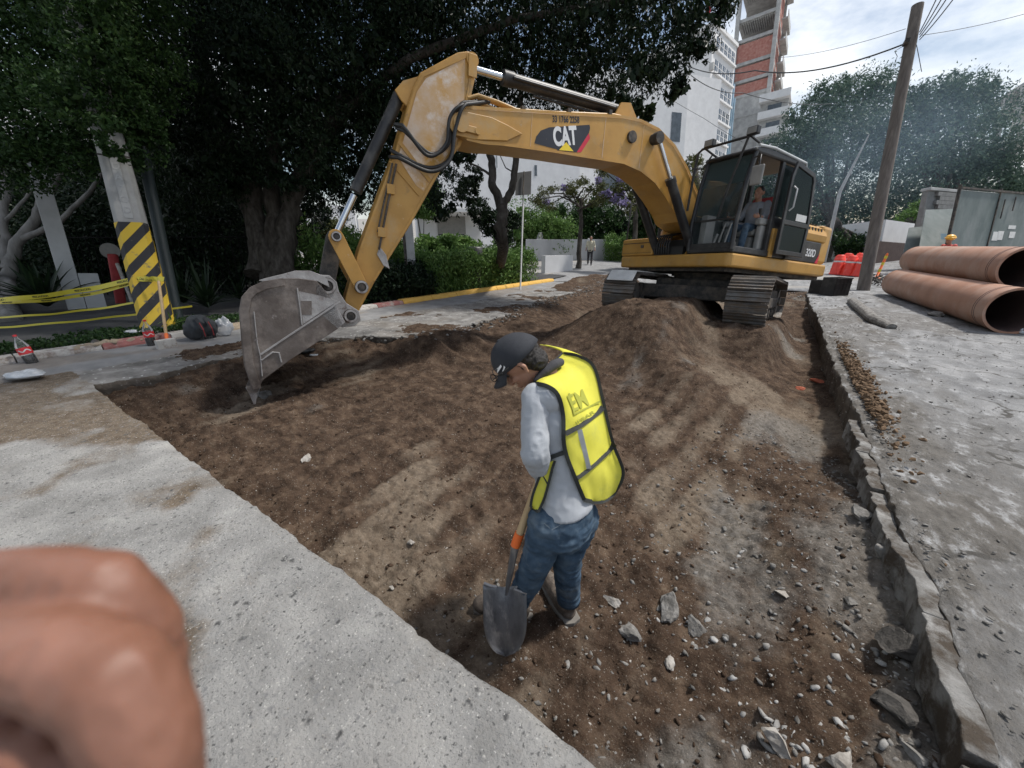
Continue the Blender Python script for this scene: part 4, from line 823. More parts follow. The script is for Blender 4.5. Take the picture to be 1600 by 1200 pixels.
def limb(path, r0, r1, seed=0, seg=10, wob=.04):
    P = [Vector(p) for p in path]; out_ = []; rg = random.Random(seed); R = []
    for i in range(len(P)-1):
        for k in range(6): t = k/6; out_.append(P[i].lerp(P[i+1], t)+Vector((rg.gauss(0, wob), rg.gauss(0, wob), 0))*.4)
    out_.append(P[-1]); n = len(out_); R = [r0+(r1-r0)*(i/(n-1))**.8+(r0*.25 if i == 0 else 0) for i in range(n)]
    return out_, R
def tree_limbs(name, limbs, mat, parent, seed=0):
    mb = MB()
    for i, (path, r0, r1) in enumerate(limbs): p, R = limb(path, r0, r1, seed+i, wob=r0*.35); mb.tube(p, R, 11, True)
    return mb.build(name, mat, parent)
def B(px, py, d, rpx, zs=1.0): p = dp(px, py, d); r = rpx/600*d; return (tuple(p), (r, r, r*zs))
# --- ficus with several stems behind the works
b0 = Gt(425, 478); b0 = dp(425, 474, 10.6); b0.z = 0
T1 = thing('ficus_tree', b0, 'massive dark ficus tree with several fused stems, its crown hanging over the boom', 'tree')
D = 10.6
def q(px, py, d=D): return dp(px, py, d)
lm = [([b0+Vector((0,0,-.1)), q(420,400), q(385,300), q(345,180), q(300,40)], .34, .16), ([b0+Vector((.1,0,-.1)), q(440,390), q(462,300), q(520,190), q(600,40)], .32, .16), ([b0+Vector((0,.2,-.1)), q(428,390), q(425,280), q(430,150), q(450,0)], .28, .15), ([q(405,430), q(400,330), q(395,250), q(380,120)], .26, .12), ([q(445,430), q(450,330), q(475,250), q(500,150)], .24, .12), ([q(520,190), q(640,90,10), q(800,30,9.5), q(980,0,9)], .15, .06), ([q(345,180), q(260,100,10), q(160,60,9.5)], .13, .05), ([q(600,40), q(700,-60,10), q(900,-120,9.5)], .13, .05)]
tree_limbs('trunk', lm, MT['bark'], T1, 3)
bl = [B(300,60,10.5,110), B(400,90,11.5,120), B(330,200,11.5,90), B(500,60,11,120), B(600,110,10.6,80), B(520,200,11.5,85), B(470,230,12.3,80), B(600,190,11.3,60), B(700,60,10.4,105), B(820,50,10,95), B(930,60,9.6,95), B(1010,40,9.2,80), B(1080,20,9,62), B(985,110,8.9,48), B(1040,100,9,40), B(880,130,10.4,60), B(790,130,10.8,60), B(700,140,11.2,60), B(640,250,11.6,50), B(690,295,11.4,42), B(560,280,11.8,48), B(500,300,12.4,40), B(720,250,11.8,32), B(940,-50,9.6,130), B(760,-80,10,150), B(560,-90,10.5,160), B(380,-80,10.6,150), B(1090,75,9,26), B(1060,140,9.1,20), B(965,150,8.7,24), B(1130,10,9,22), B(1100,-30,9,60), B(240,150,10.8,80), B(690,335,11.4,14), B(655,215,11,40), B(450,330,13.5,60), B(340,330,13,70), B(640,20,10.2,90), B(300,-260,9,260), B(600,-280,9,260), B(60,-300,9,260), B(450,-480,7.6,330), B(150,-500,7.6,300), B(300,150,9.4,75), B(390,190,9.4,65), B(470,130,9.3,70), B(560,90,9.6,60), B(480,230,9.6,55), B(400,80,9.2,90), B(350,260,9.9,45), B(580,230,10.8,50), B(260,210,9.3,45), B(600,180,10.4,50), B(560,300,11.4,36), B(350,285,9.8,36), B(440,275,9.7,30), B(505,280,9.8,30), B(300,290,9.8,40), B(270,330,10.2,36), B(380,250,9.6,40), ((-5.0,3.6,6.6),(1.9,1.9,.9)), ((-6.8,1.4,6.3),(1.9,1.9,.9)), ((-3.6,5.6,7.4),(2.,2.,.9)), ((-7.2,4.2,6.6),(2.,2.,1.)), ((-5.4,.2,6.2),(1.5,1.5,.8)), B(992,168,7.4,17), B(1012,178,7.6,12)]  # the high unseen blobs of this crown are added to shade gutter and pit
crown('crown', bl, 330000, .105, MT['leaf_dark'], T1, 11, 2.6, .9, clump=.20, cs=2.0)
# --- small-leaved tree on the left
b1 = dp(8, 498, 7.9); b1.z = 0
T2 = thing('laurel_tree', b1, 'leafy tree with grey forked trunk at the left edge of the photo', 'tree')
D = 7.9
lm = [([b1+Vector((0,0,-.1)), q(12,440), q(22,390), q(60,330), q(95,270), q(130,200)], .19, .07), ([q(14,420), q(5,360), q(10,300), q(-10,220)], .12, .06), ([q(30,375), q(90,350), q(140,300), q(180,240)], .085, .04), ([q(60,330), q(60,290), q(30,230)], .07, .04), ([q(5,350), q(40,310), q(70,270)], .05, .03), ([b1+Vector((-.35,.1,0)), q(-30,420), q(-40,300)], .12, .07)]
tree_limbs('trunk', lm, MT['bark_pale'], T2, 9)
bl = [B(30,60,7.2,95), B(130,60,7.2,80), B(50,180,6.9,80), B(150,160,6.8,62), B(-60,130,7,100), B(110,240,7,42), B(20,255,7.2,46), B(200,170,6.9,45), B(225,215,7.1,34), B(240,110,7.3,50), B(60,-60,7.2,110), B(200,0,7.2,75), B(-60,240,7.4,60), B(190,240,7,28), B(178,238,6.4,16), B(150,70,6.2,55), B(110,150,6.2,50), B(175,205,6.3,26), B(120,0,6.2,70), B(145,-60,6.3,60)]
crown('crown', bl, 62000, .075, MT['leaf_mid'], T2, 21, 1.9, .45, clump=.2, cs=1.5)
# --- dark ivy thicket closing the garden behind the pole
hw = thing('ivy_thicket', dp(300, 440, 15), 'dark ivy covered thicket behind the striped pole and dark fence', 'shrubs')
rg = np.random.default_rng(5); P = []
bl = [B(200,330,13,70), B(290,380,12.7,60), B(130,380,13,60), B(250,440,12.6,46), B(350,400,12.4,50), B(120,420,14.5,85), B(230,400,14.8,90), B(330,420,14.5,75), B(60,330,15,80), B(180,300,15,85), B(290,280,15,85), B(380,350,15,60), B(20,430,14.5,60), B(-60,380,14,100), B(330,230,15.5,80), B(220,200,15.5,80), B(490,330,16,30), B(370,450,12.5,30)]
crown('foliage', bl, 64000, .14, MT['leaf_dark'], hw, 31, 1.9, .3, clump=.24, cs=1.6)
wl = MB(); A_, B_ = dp(-260, 470, 16.5), dp(470, 440, 17.5); A_.z = B_.z = 0; d_ = (B_-A_).normalized(); nrm = Vector((-d_.y, d_.x, 0))
wl.add([A_, B_, B_+nrm*.2, A_+nrm*.2]+[p+Vector((0,0,5.2)) for p in (A_, B_, B_+nrm*.2, A_+nrm*.2)], [(0,1,5,4),(1,2,6,5),(2,3,7,6),(3,0,4,7),(4,5,6,7),(0,3,2,1)])
setp(wl.build('garden_wall', pmat('dark_wall', [(.02,.022,.02),(.05,.05,.045)], 3, .9, .3)), 'tall dark garden wall almost hidden by ivy at the left', 'wall')
# --- iron fence bars
fe = thing('iron_fence', dp(330, 470, 11.5), 'black iron bar fence behind the striped pole', 'fence')
MT['fence_black'] = pmat('fence_black', [(.004,.004,.004),(.008,.008,.008)], 4, .7, 0, spec=.1)
A_, B_ = dp(120, 470, 12.5), dp(400, 462, 11.8); A_.z = B_.z = 0
for k in range(27):
    p = A_.lerp(B_, k/26); mb = MB(); mb.cyl(p, p+UPV*1.9, .014, 6); mb.build('fence_bar', MT['fence_black'], fe)
for h in (.25, 1.75):
    mb = MB(); mb.cyl(A_+UPV*h, B_+UPV*h, .02, 6); mb.build('fence_rail', MT['fence_black'], fe)
# --- hedges, shrubs
def hedge(name, quad, h, n, size, mat, label, cat='hedge', seed=1, elong=2.4, up=(0, 0, .8), lump=.12, group=None):
    """leaf-filled bed over a ground quad, height h"""
    c0 = sum((Vector(p) for p in quad), Vector())/4; t = thing(name, c0, label, cat, group); rg = np.random.default_rng(seed)
    s_ = rg.random(n); r_ = rg.random(n); Q = [np.array(p) for p in quad]
    base = (Q[0]*(1-s_)[:, None]+Q[1]*s_[:, None])*(1-r_)[:, None]+(Q[3]*(1-s_)[:, None]+Q[2]*s_[:, None])*r_[:, None]
    hh = h*(1+.35*fbm(base[:, 0]*2.2, base[:, 1]*2.2, 3, seed)+.1*rg.normal(size=n)); side = rg.random(n)
    edge_ = np.minimum(np.minimum(s_, 1-s_), np.minimum(r_, 1-r_)); z = hh*np.where(rg.random(n) < .55, 1-.25*rg.random(n)**2, rg.random(n))
    base = base+rg.normal(size=(n, 3))*lump*.5; base[:, 2] = gz(base[:, 0], base[:, 1])+np.maximum(.02, z)
    link('foliage', leaf_mesh(base, size, elong, 0, seed, up), t, [mat])
    mb = MB()
    for k in range(14):
        a, b = rg.random(2); p = Vector(Q[0]*(1-a)*(1-b)+Q[1]*a*(1-b)+Q[2]*a*b+Q[3]*(1-a)*b); mb.tube([p, p+Vector((rg.normal()*.05, rg.normal()*.05, h*.8))], [.014, .006], 5)
    mb.build('stems', MT['bark'], t, kind='stuff'); return t
k1, k2 = Vector((-8.42, 8.55, 0)), Vector((-8.42, 14.4, 0))
hedge('clipped_hedge', [k1, k2, k2+Vector((-1.6,.1,0)), k1+Vector((-2.2,.0,0))], 1.08, 32000, .13, MT['leaf_hedge'], 'green clipped hedge behind the yellow kerb', seed=4, elong=3.2, lump=.10)
hedge('dark_shrub', [(-8.5,6.3,0),(-8.45,8.5,0),(-10,8.7,0),(-10.2,6.3,0)], .85, 13000, .11, MT['leaf_dark'], 'dark rounded shrub between bucket arm and clipped hedge', 'shrub', 6, 2, (0,0,.3), .2)
hedge('tall_hedge', [(-10.4,6.4,0),(-10.4,10.2,0),(-12.6,10.2,0),(-12.6,6.0,0)], 1.45, 16000, .14, MT['leaf_hedge'], 'taller bright green hedge between ficus trunk and concrete post', seed=7, elong=3)
hedge('low_ground_cover', [(-8.55,-1.2,0),(-8.55,6.2,0),(-9.6,6.2,0),(-9.3,-1.2,0)], .16, 12000, .055, MT['leaf_mid'], 'low dark ground cover strip behind the painted kerb', 'ground cover', 8, 1.7, (0,0,.5), .05)['kind'] = 'stuff'
hedge('bush_row', [(-11.2,11.2,0),(-10.8,14.6,0),(-13.8,15.5,0),(-14,11.4,0)], .95, 15000, .15, MT['leaf_hedge'], 'yellowish green bushes below the forked tree', 'bushes', 9, 2.4)
pq = [Gt(1030, 402), Gt(930, 410), Gt(1000, 398), Gt(1035, 396)]
a, b = dp(942, 411, 25), dp(1045, 404, 23); a.z = gzf(a.x, a.y); b.z = gzf(b.x, b.y)
hedge('street_hedge', [a, b, b+Vector((-.4,1.6,0)), a+Vector((-.4,1.6,0))], 1.25, 12000, .16, MT['leaf_hedge'], 'long hedge behind the walking man, left of the excavator', seed=13, elong=3)
def spiky(px, py, d, n, L_, label, mat='leaf_dark', z=0, seed=1, w_=.05):
    p = dp(px, py, d); p.z = z; t = thing('spiky_plant', p, label, 'plant'); rg = random.Random(seed); mb = MB()
    for k in range(n):
        a = rg.uniform(0, 6.28); e = rg.uniform(.5, 1.35); ln = L_*rg.uniform(.6, 1.1); P0 = p+Vector((0,0,.15)); pts = []
        for i in range(6):
            s_ = i/5; pts.append(P0+Vector((cos(a)*cos(e), sin(a)*cos(e), sin(e)))*ln*s_-Vector((0,0,.5*ln*s_*s_*cos(e))))
        ww = [w_*1.0, w_*1.1, w_, w_*.8, w_*.45, .004]; S = Vector((-sin(a), cos(a), 0)); v = []
        for q_, w1 in zip(pts, ww): v += [q_-S*w1/2, q_+Vector((0,0,-w1*.2)), q_+S*w1/2]
        fs = []
        for i in range(5): fs += [(3*i, 3*i+1, 3*i+4, 3*i+3), (3*i+1, 3*i+2, 3*i+5, 3*i+4)]
        mb.add(v, fs)
    me = mb.mesh(); at_ = me.attributes.new('rnd', 'FLOAT', 'POINT'); at_.data.foreach_set('value', np.random.default_rng(seed).random(len(me.vertices)).astype(np.float32))
    link('blades', me, t, [MT[mat]])
spiky(325, 480, 9, 70, 1.25, 'dark spiky plant right of the striped pole', seed=2, w_=.055)
spiky(288, 470, 9.6, 60, 1.1, 'smaller dark spiky plant directly behind the dark steel post', seed=5, w_=.05)
spiky(75, 480, 9.2, 46, 1.4, 'broad leaved dark plant behind the left tree trunk', seed=3, w_=.12)
spiky(270, 505, 7.0, 16, .5, 'small bright sprouts at the foot of the striped pole', 'leaf_hedge', seed=8, w_=.025)
spiky(375, 470, 10.4, 40, .9, 'thin bladed plant at the foot of the ficus', seed=12, w_=.04)
# --- forked tree behind the hedge
D = 17.5; b2 = dp(782, 405, D); b2.z = gzf(b2.x, b2.y)
T3 = thing('forked_tree', b2, 'slim tree forking into two bare arms under the boom', 'tree')
tree_limbs('trunk', [([b2-Vector((0,0,.1)), q(783,370), q(784,325)], .20, .15), ([q(784,325), q(770,290), q(768,250), q(758,200), q(750,150)], .13, .08), ([q(784,325), q(800,295), q(806,250), q(806,200), q(815,150)], .11, .07), ([q(769,275), q(750,262), q(735,255)], .04, .02), ([q(803,270),q(790,262),q(780,240)], .02, .01)], MT['bark'], T3, 30)
crown('crown', [B(770,350,17,20), B(748,330,17,18), B(800,345,17.2,14), B(786,372,17,16), B(730,300,14,18), B(745,275,14,12)], 9000, .13, MT['leaf_dark'], T3, 33, 2.2, .6, core=False)
# --- jacarandas
def jac(px, d, top, label, seed, sp=1.0):
    b = dp(px, 395, d); b.z = gzf(b.x, b.y); t = thing('jacaranda_tree', b, label, 'tree'); rg = random.Random(seed)
    lmb = [([b, q(px+3, 350, d), q(px+2, 310, d)], .14, .10)]; bl = []; fl = []
    for k in range(8):
        a = q(px+rg.uniform(-4, 6), rg.uniform(300, 335), d); e = q(px+rg.uniform(-75, 75)*sp, rg.uniform(top, 330), d+rg.uniform(-1, 1)); m = a.lerp(e, .5)+Vector((0,0,rg.uniform(-.1,.4)))
        lmb.append(([a, m, e], .05, .018)); bl.append((tuple(e), (.45,.45,.32)))
        if rg.random() < .62: fl.append((tuple(e+Vector((rg.uniform(-.4,.4), 0, .25))), (.30,.30,.20)))
        bl.append((tuple(m+Vector((rg.uniform(-.6,.6), 0, .3))), (.38,.38,.25)))
    tree_limbs('trunk', lmb, MT['bark'], t, seed); crown('crown', bl, 4200, .13, MT['leaf_olive'], t, seed, 2.6, .4, core=False, shell=.1, clump=.4); crown('blossom', fl, 1500, .12, MT['petal'], t, seed+5, 1.5, .1, core=False, shell=.1, clump=.33)
jac(905, 21, 245, 'jacaranda with lilac blossom seen under the middle of the boom', 41)
jac(990, 19, 262, 'jacaranda with lilac clusters right beside the excavator tool box', 44, .7)
for i, (px, py, d, w_, h_, lab, m) in enumerate([(840,362,26.5,70,56,'round green bush left of the fountain','leaf_hedge'),(900,352,27.5,85,62,'broad green bush behind the fountain','leaf_mid'),(960,355,27,70,60,'dark green bush between the fountain and the excavator','leaf_dark'),(1030,355,19.5,45,55,'green bush behind the excavator tool box','leaf_mid'),(490,365,19,50,26,'dry olive bush between the ficus trunk and the bucket cylinder','leaf_olive'),(655,310,22,30,30,'pale green bush behind the stick','leaf_hedge'),(700,385,15.5,55,18,'low bush in front of the guard house','leaf_hedge')]):
    p = dp(px, py, d); t = thing('garden_bush', Vector((p.x, p.y, gzf(p.x, p.y))), lab, 'bush'); rg = random.Random(i)
    crown('foliage', [(tuple(p+Vector((rg.uniform(-1,1)*w_/600*d*.6, rg.uniform(-.4,.4), rg.uniform(-1,.6)*h_/600*d*.5))), (w_/600*d*.62, .8, h_/600*d*.62)) for _ in range(6)], 9500, .17, MT[m], t, 60+i, 2.4, .1)
    mb = MB(); g0 = Vector((p.x, p.y, gzf(p.x, p.y)))
    for k in range(4): mb.tube([g0+Vector((rg.uniform(-.2,.2), 0, -.05)), p+Vector((rg.uniform(-.5,.5), 0, 0))], [.03,.015], 6)
    mb.build('stems', MT['bark'], t, kind='stuff')
# --- the big hazy trees on the right
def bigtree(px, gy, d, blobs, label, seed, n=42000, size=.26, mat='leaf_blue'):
    b = dp(px, gy, d); b.z = gzf(b.x, b.y); t = thing('broadleaf_tree', b, label, 'tree'); rg = random.Random(seed)
    bl = [B(x, y, d+dd, r, .85) for x, y, dd, r in blobs]
    lmb = [([b-Vector((0,0,.2)), b+UPV*2.4+Vector((rg.uniform(-.3,.3),0,0)), Vector(bl[0][0])], .42, .2)]+[([b+UPV*2.2, Vector(x[0]).lerp(b, .45)+Vector((0,0,1)), Vector(x[0])], .2, .06) for x in bl[1:6]]
    tree_limbs('trunk', lmb, MT['bark'], t, seed); crown('crown', bl, n, size, MT[mat], t, seed, 2.8, .1, clump=.26, per=22, cs=1.5)
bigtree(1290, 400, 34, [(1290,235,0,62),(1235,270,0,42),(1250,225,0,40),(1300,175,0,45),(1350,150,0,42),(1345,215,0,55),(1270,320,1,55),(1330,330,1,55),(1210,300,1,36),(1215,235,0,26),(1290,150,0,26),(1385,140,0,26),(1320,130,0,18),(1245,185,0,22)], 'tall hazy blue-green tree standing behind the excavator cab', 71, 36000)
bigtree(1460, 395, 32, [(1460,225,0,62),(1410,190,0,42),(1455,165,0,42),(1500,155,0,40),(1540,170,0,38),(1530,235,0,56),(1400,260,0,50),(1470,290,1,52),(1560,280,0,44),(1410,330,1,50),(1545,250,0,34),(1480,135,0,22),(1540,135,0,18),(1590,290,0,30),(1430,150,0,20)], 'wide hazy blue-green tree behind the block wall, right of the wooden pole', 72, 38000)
bigtree(1610, 390, 36, [(1600,315,0,34),(1650,300,0,46),(1650,330,0,50)], 'outermost hazy tree cut by the right edge of the photo', 73, 9000)
bigtree(1160, 395, 40, [(1170,330,0,40),(1220,345,0,40),(1120,310,0,45)], 'dark green tree seen through the excavator cab windows', 74, 12000, mat='leaf_mid')
bigtree(1415, 395, 27, [(1425,345,0,20),(1415,375,0,16),(1440,325,0,14)], 'small bright bush-like tree beside the white shed', 76, 6000, .2, 'leaf_hedge')
bigtree(1285, 412, 25, [(1330,385,0,20),(1290,375,0,22),(1345,372,0,16)], 'low green tree behind the stacked red barrels', 77, 6000, .2, 'leaf_mid')
bigtree(1085, 400, 30, [(1085,255,0,14),(1110,265,0,14),(1060,300,0,30),(1110,320,0,30)], 'light tree behind the boom foot seen over the tool box', 78, 9000, .2, 'leaf_olive')
# ================================================================== buildings
MT['stucco'] = pmat('white_stucco', [(.66,.66,.66),(.76,.76,.76)], 1.5, .85, .1, 30)
MT['conc'] = pmat('raw_concrete', [(.30,.30,.30),(.42,.42,.41),(.50,.50,.49)], 1.1, .9, .2, 20, dust=((.22,.22,.22), .6, .5, .8))
MT['brick_red'] = pmat('brick_infill', [(.34,.13,.10),(.42,.19,.155),(.48,.28,.235)], 2.2, .9, .3, 20, dust=((.55,.42,.36), 1.2, .6, .8))
MT['window'] = pmat('window_glass', [(.03,.045,.055),(.09,.11,.13)], 1.5, .12, 0, spec=.8)
MT['blue_glass'] = pmat('blue_glass', [(.16,.26,.34),(.30,.40,.48)], .8, .15, 0, spec=.8)
MT['block'] = pmat('concrete_block', [(.20,.20,.19),(.30,.295,.285)], 4, .95, .5, 50)
def frame(px, py, d, vpx, vpy=430):
    """origin on the building corner at a pixel and depth; X runs horizontally towards the given vanishing point, Z is up, Y goes into the building"""
    o = dp(px, py, d); X = ray(vpx, vpy); X = (X-UPV*X.dot(UPV)).normalized(); Y = UPV.cross(X).normalized()
    return Matrix(((X.x, Y.x, UPV.x, o.x), (X.y, Y.y, UPV.y, o.y), (X.z, Y.z, UPV.z, o.z), (0, 0, 0, 1)))
# tower under construction: corner pillar at pixel (1205,110)
d = 75; F = frame(1206, 100, d, -30); z0 = -26; ztop = 34
def inF(F, px, py, ax=1, val=0.):
    r = F.to_3x3().inverted() @ ray(px, py); o = F.inverted() @ EYE; t = (val-o[ax])/r[ax]; return o+r*t
Yd = F.inverted() @ EYE; back = 1 if Yd.y < 0 else -1           # the building lies on the far side
tw = thing('tower', F @ Vector((0, 0, z0)), 'tall raw concrete tower under construction with red brick infill panels', 'building')
wl_ = abs(inF(F, 1142, 150).x); H_ = []
lev = sorted(inF(F, *p).z for p in [(1206,-40),(1209,12),(1209,45),(1206,83),(1200,113),(1196,138)])
lev = [lev[0]-3.6*k for k in range(7, 0, -1)]+lev+[lev[-1]+3.6, lev[-1]+7.2]
dep2 = 11.
for z in lev:
    mb = MB(F); mb.box(0, wl_, 0, back*dep2, z-.55, z); mb.build('floor_slab', MT['conc'], tw)
for x in (0, wl_/2, wl_):
    for y in (0, back*dep2):
        if x == wl_/2 and y == 0: continue
        mb = MB(F); mb.box(x-.35, x+.35, y-.35-.003, y+.35+.003, z0, lev[-1]+.5); mb.build('column', MT['conc'], tw)
for i in range(len(lev)-1):
    za, zb = lev[i], lev[i+1]-.55; brick = i in (7, 8, 9)
    if i < 7:
        mb = MB(F); mb.box(.36, wl_-.36, back*.1, back*.4, za, zb); mb.build('concrete_panel', MT['conc'], tw)
    elif brick:
        mb = MB(F); mb.box(.36, wl_-.36, back*.15, back*.4, za+.0, zb-.25); mb.build('brick_panel', MT['brick_red'], tw)
    for k in range(3):
        y0 = back*(.6+k*3.3); mb = MB(F); mb.box(-.02, .2, y0, y0+back*2.3, za, zb-.1); mb.build('brick_panel' if i > 6 else 'concrete_panel', MT['brick_red'] if i > 6 else MT['conc'], tw)
    mb = MB(F); mb.box(-1.4, -.36, back*4.2, back*(dep2+.2), za-.5, za-.2); mb.box(-1.4, -1.3, back*4.2, back*(dep2+.2), za-.2, za+.9); mb.build('balcony', MT['conc'], tw)
    if i >= 9:
        for k in range(16):
            x = .6+k*(wl_-1.2)/15; mb = MB(F); mb.box(x-.12, x+.12, back*.4, back*5, zb-.22, zb-.001); mb.build('joist', MT['conc'], tw)
    mb = MB(F); mb.box(.36, wl_-.36, back*(dep2-.4), back*(dep2-.2), za, zb); mb.build('rear_panel', MT['conc'], tw)
# lower white balconies beside the tower
F2 = frame(1232, 150, 70, -30); b2_ = 1 if (F2.inverted() @ EYE).y < 0 else -1
lb = thing('balcony_block', F2 @ Vector((0,0,-20)), 'pale stepped apartment block with balconies at the right foot of the tower', 'building')
for k in range(7):
    z = .5-2.9*k; mb = MB(F2); mb.box(-.3, 4.6, 0, b2_*6, z-.35, z); mb.box(-.3, 4.6, 0, b2_*.15, z, z+.9); mb.build('balcony', MT['stucco'], lb)
    mb = MB(F2); mb.box(0, 4.4, b2_*1.3, b2_*6, z-2.9, z-.35); mb.build('wall', MT['conc'], lb); mb = MB(F2); mb.box(1, 3.2, b2_*1.25, b2_*1.3, z-2.8, z-.8); mb.build('window', MT['window'], lb)
# white apartment block with window rows
F3 = frame(1108, 140, 62, 1500, 440); b3 = 1 if (F3.inverted() @ EYE).y < 0 else -1
ap = thing('apartment_block', F3 @ Vector((0,0,-20)), 'white apartment block with rows of dark windows right of the hanging ficus leaves', 'building')
xr = inF(F3, 1142, 165).x; zt = inF(F3, 1122, 45).z
mb = MB(F3); mb.box(0, xr, 0, b3*14, -22, zt); mb.build('wall', MT['stucco'], ap)
mb = MB(F3); mb.box(-.3, xr+.2, -b3*.25, b3*14.2, zt, zt+.5); mb.build('cornice', MT['stucco'], ap)
nfl = 11; fh = 3.1
for i in range(nfl):
    z = zt-2.6-i*fh
    mb = MB(F3); mb.box(xr*.10, xr*.98, -b3*.35, -b3*.002, z-.55, z-.25); mb.build('sill_band', MT['stucco'], ap)
    for k in range(5):
        x0 = xr*(.14+k*.17); mb = MB(F3); mb.box(x0, x0+xr*.13, -b3*.03, b3*.02, z, z+1.6); wn = mb.build('window', MT['window'], ap)
        mb = MB(F3); mb.box(x0+xr*.06, x0+xr*.068, -b3*.06, -b3*.031, z, z+1.6); mb.box(x0, x0+xr*.13, -b3*.06, -b3*.031, z+.75, z+.82); mb.build('mullion', MT['stucco'], wn)
    mb = MB(F3); mb.box(-.25, .25, -b3*.45, b3*.2, z-.4, z+.6); mb.build('pipe_box', MT['conc'], ap)
for k in range(3):
    mb = MB(F3); x0 = xr*(1.02+.09*k); mb.box(x0, x0+xr*.06, b3*.2, b3*3, -22, zt-3-k*2); mb.build('glass_strip', MT['blue_glass'], ap)
# long white buildings behind the garden
def block(px, py, d, vpx, pxr, top_px, label, mat='stucco', wins=(), depth=8, name='white_building', vpy=430):
    F = frame(px, py, d, vpx, vpy); b = 1 if (F.inverted() @ EYE).y < 0 else -1
    xr = inF(F, *pxr).x; zt = inF(F, *top_px).z; t = thing(name, F @ Vector((0, 0, 0)), label, 'building')
    mb = MB(F); mb.box(0, xr, 0, b*depth, -6, zt); mb.build('wall', MT[mat], t)
    for (ax, ay, bx, by) in wins:
        p, q_ = inF(F, ax, ay), inF(F, bx, by); mb = MB(F); mb.box(min(p.x, q_.x), max(p.x, q_.x), -b*.03, b*.02, min(p.z, q_.z), max(p.z, q_.z)); mb.build('window', MT['window'], t)
    return t, F, b, xr, zt
block(655, 380, 34, 3200, (905, 330), (700, 120), 'large plain white building behind the forked tree', wins=[(835,258,839,275),(775,230,777,262),(700,250,704,280)])
block(900, 380, 48, 3000, (1062, 330), (905, 100), 'second white building behind the jacarandas with a tall blue window', wins=[(938,262,975,318),(1050,175,1062,222),(1000,200,1012,216)], mat='stucco')
block(1015, 330, 55, 2600, (1112, 300), (1020, 105), 'plain pale building left of the apartment windows', mat='stucco', wins=[(1056,175,1064,205)])
block(-90, 330, 30, 2200, (180, 300), (-60, 130), 'bright white building glimpsed between the left tree branches', wins=[])
block(440, 385, 30, 2600, (560, 380), (450, 318), 'low white house behind the olive bush', wins=[(530,325,545,345)])
t, F, b, xr, zt = block(655, 392, 27, 3600, (752, 385), (660, 338), 'low white guard house with dark booth windows beside the stick', wins=[(684,358,698,368),(712,358,726,368)], name='guard_house', depth=3)
p0, p1 = inF(F, 650, 328), inF(F, 762, 340); mb = MB(F); mb.box(p0.x, p1.x, -b*1.6, b*3.2, zt, zt+.28); mb.build('roof', MT['stucco'], t, bevel=.03)
p0, p1 = inF(F, 683, 340), inF(F, 727, 352); mb = MB(F); mb.box(p0.x, p1.x, -b*.12, -b*.04, p1.z-.6, zt-.001); mb.build('booth_panel', MT['grey_plastic'], t)
# crossed white timbers seen left of the bucket link
mb = MB(); mb.cyl(dp(470,318,14), dp(504,350,14), .05, 6); mb.cyl(dp(504,314,14), dp(464,352,14), .05, 6); mb.cyl(dp(486,333,14), Vector((dp(486,333,14).x, dp(486,333,14).y, 0)), .04, 6)
setp(mb.build('crossed_sign', MT['grey_plastic']), 'grey crossed boards on a post seen beside the ficus trunk', 'sign')
# unfinished concrete frame far right
F4 = frame(1575, 225, 60, 1100, 430); b4 = 1 if (F4.inverted() @ EYE).y < 0 else -1
ff = thing('building_skeleton', F4 @ Vector((0,0,-14)), 'unfinished concrete frame building above the trees at the right edge', 'building')
xs_ = abs(inF(F4, 1540, 200).x); zz = [inF(F4, 1585, y).z for y in (138, 160, 180, 222)]
for z in (zz[0], zz[1], zz[3]+.8):
    mb = MB(F4); mb.box(0, xs_*1.2, 0, b4*5, z-.5, z); mb.build('floor_slab', MT['conc'], ff)
for x in (.3, xs_*.55, xs_*1.15):
    for y in (.3, 4.7): mb = MB(F4); mb.box(x-.25, x+.25, b4*(y-.25), b4*(y+.25), -14, zz[0]-.5); mb.build('column', MT['conc'], ff)
# ---- block wall and steel hoarding on the right
F5 = frame(1432, 404, 20, 2600, 430); b5 = 1 if (F5.inverted() @ EYE).y < 0 else -1
bw = thing('block_wall', F5 @ Vector((0,0,0)), 'grey wall of concrete blocks partly rendered, behind the pipes', 'wall')
x1 = inF(F5, 1530, 300).x; z1 = inF(F5, 1452, 296).z; x2 = inF(F5, 1640, 300).x; g0 = -1.2
mb = MB(F5); mb.box(.0, x2, b5*.12, b5*.34, g0, z1-.02); mb.build('wall', MT['block'], bw)
mb = MB(F5); mb.box(-.05, x2+.2, -b5*.0, b5*.4, z1-.019, z1+.12); mb.build('coping', MT['conc'], bw, bevel=.02)
bh, blen = .2, .4; blk = MB(); blk.box(0, blen-.012, -.02, .115, 0, bh-.012); bme = blk.mesh('block'); bme.materials.append(MT['block'])
rg = random.Random(3)
for r in range(9):
    for k in range(9):
        x = .62+k*blen+(r % 2)*blen/2; z = z1-.05-(r+1)*bh
        if r > 3 or k > 6: continue
        o = bpy.data.objects.new('block', bme); C.objects.link(o); o.parent = bw; o.matrix_parent_inverse = PW(bw).inverted()
        o.matrix_basis = F5 @ Matrix.Translation((x, -.0 if b5 > 0 else 0, z)) @ Matrix.Diagonal((1, b5*(1+.03*rg.random()), 1, 1))
MT['panel_green'] = pmat('weathered_panel', [(.10,.128,.125),(.155,.185,.18),(.20,.225,.22)], 1.2, .7, .1, 12, aniso=(1,1,.5), dust=((.25,.27,.265), 1.1, .5, .75), spec=.25)
F6 = frame(1478, 408, 16.5, 2600, 430); b6 = 1 if (F6.inverted() @ EYE).y < 0 else -1
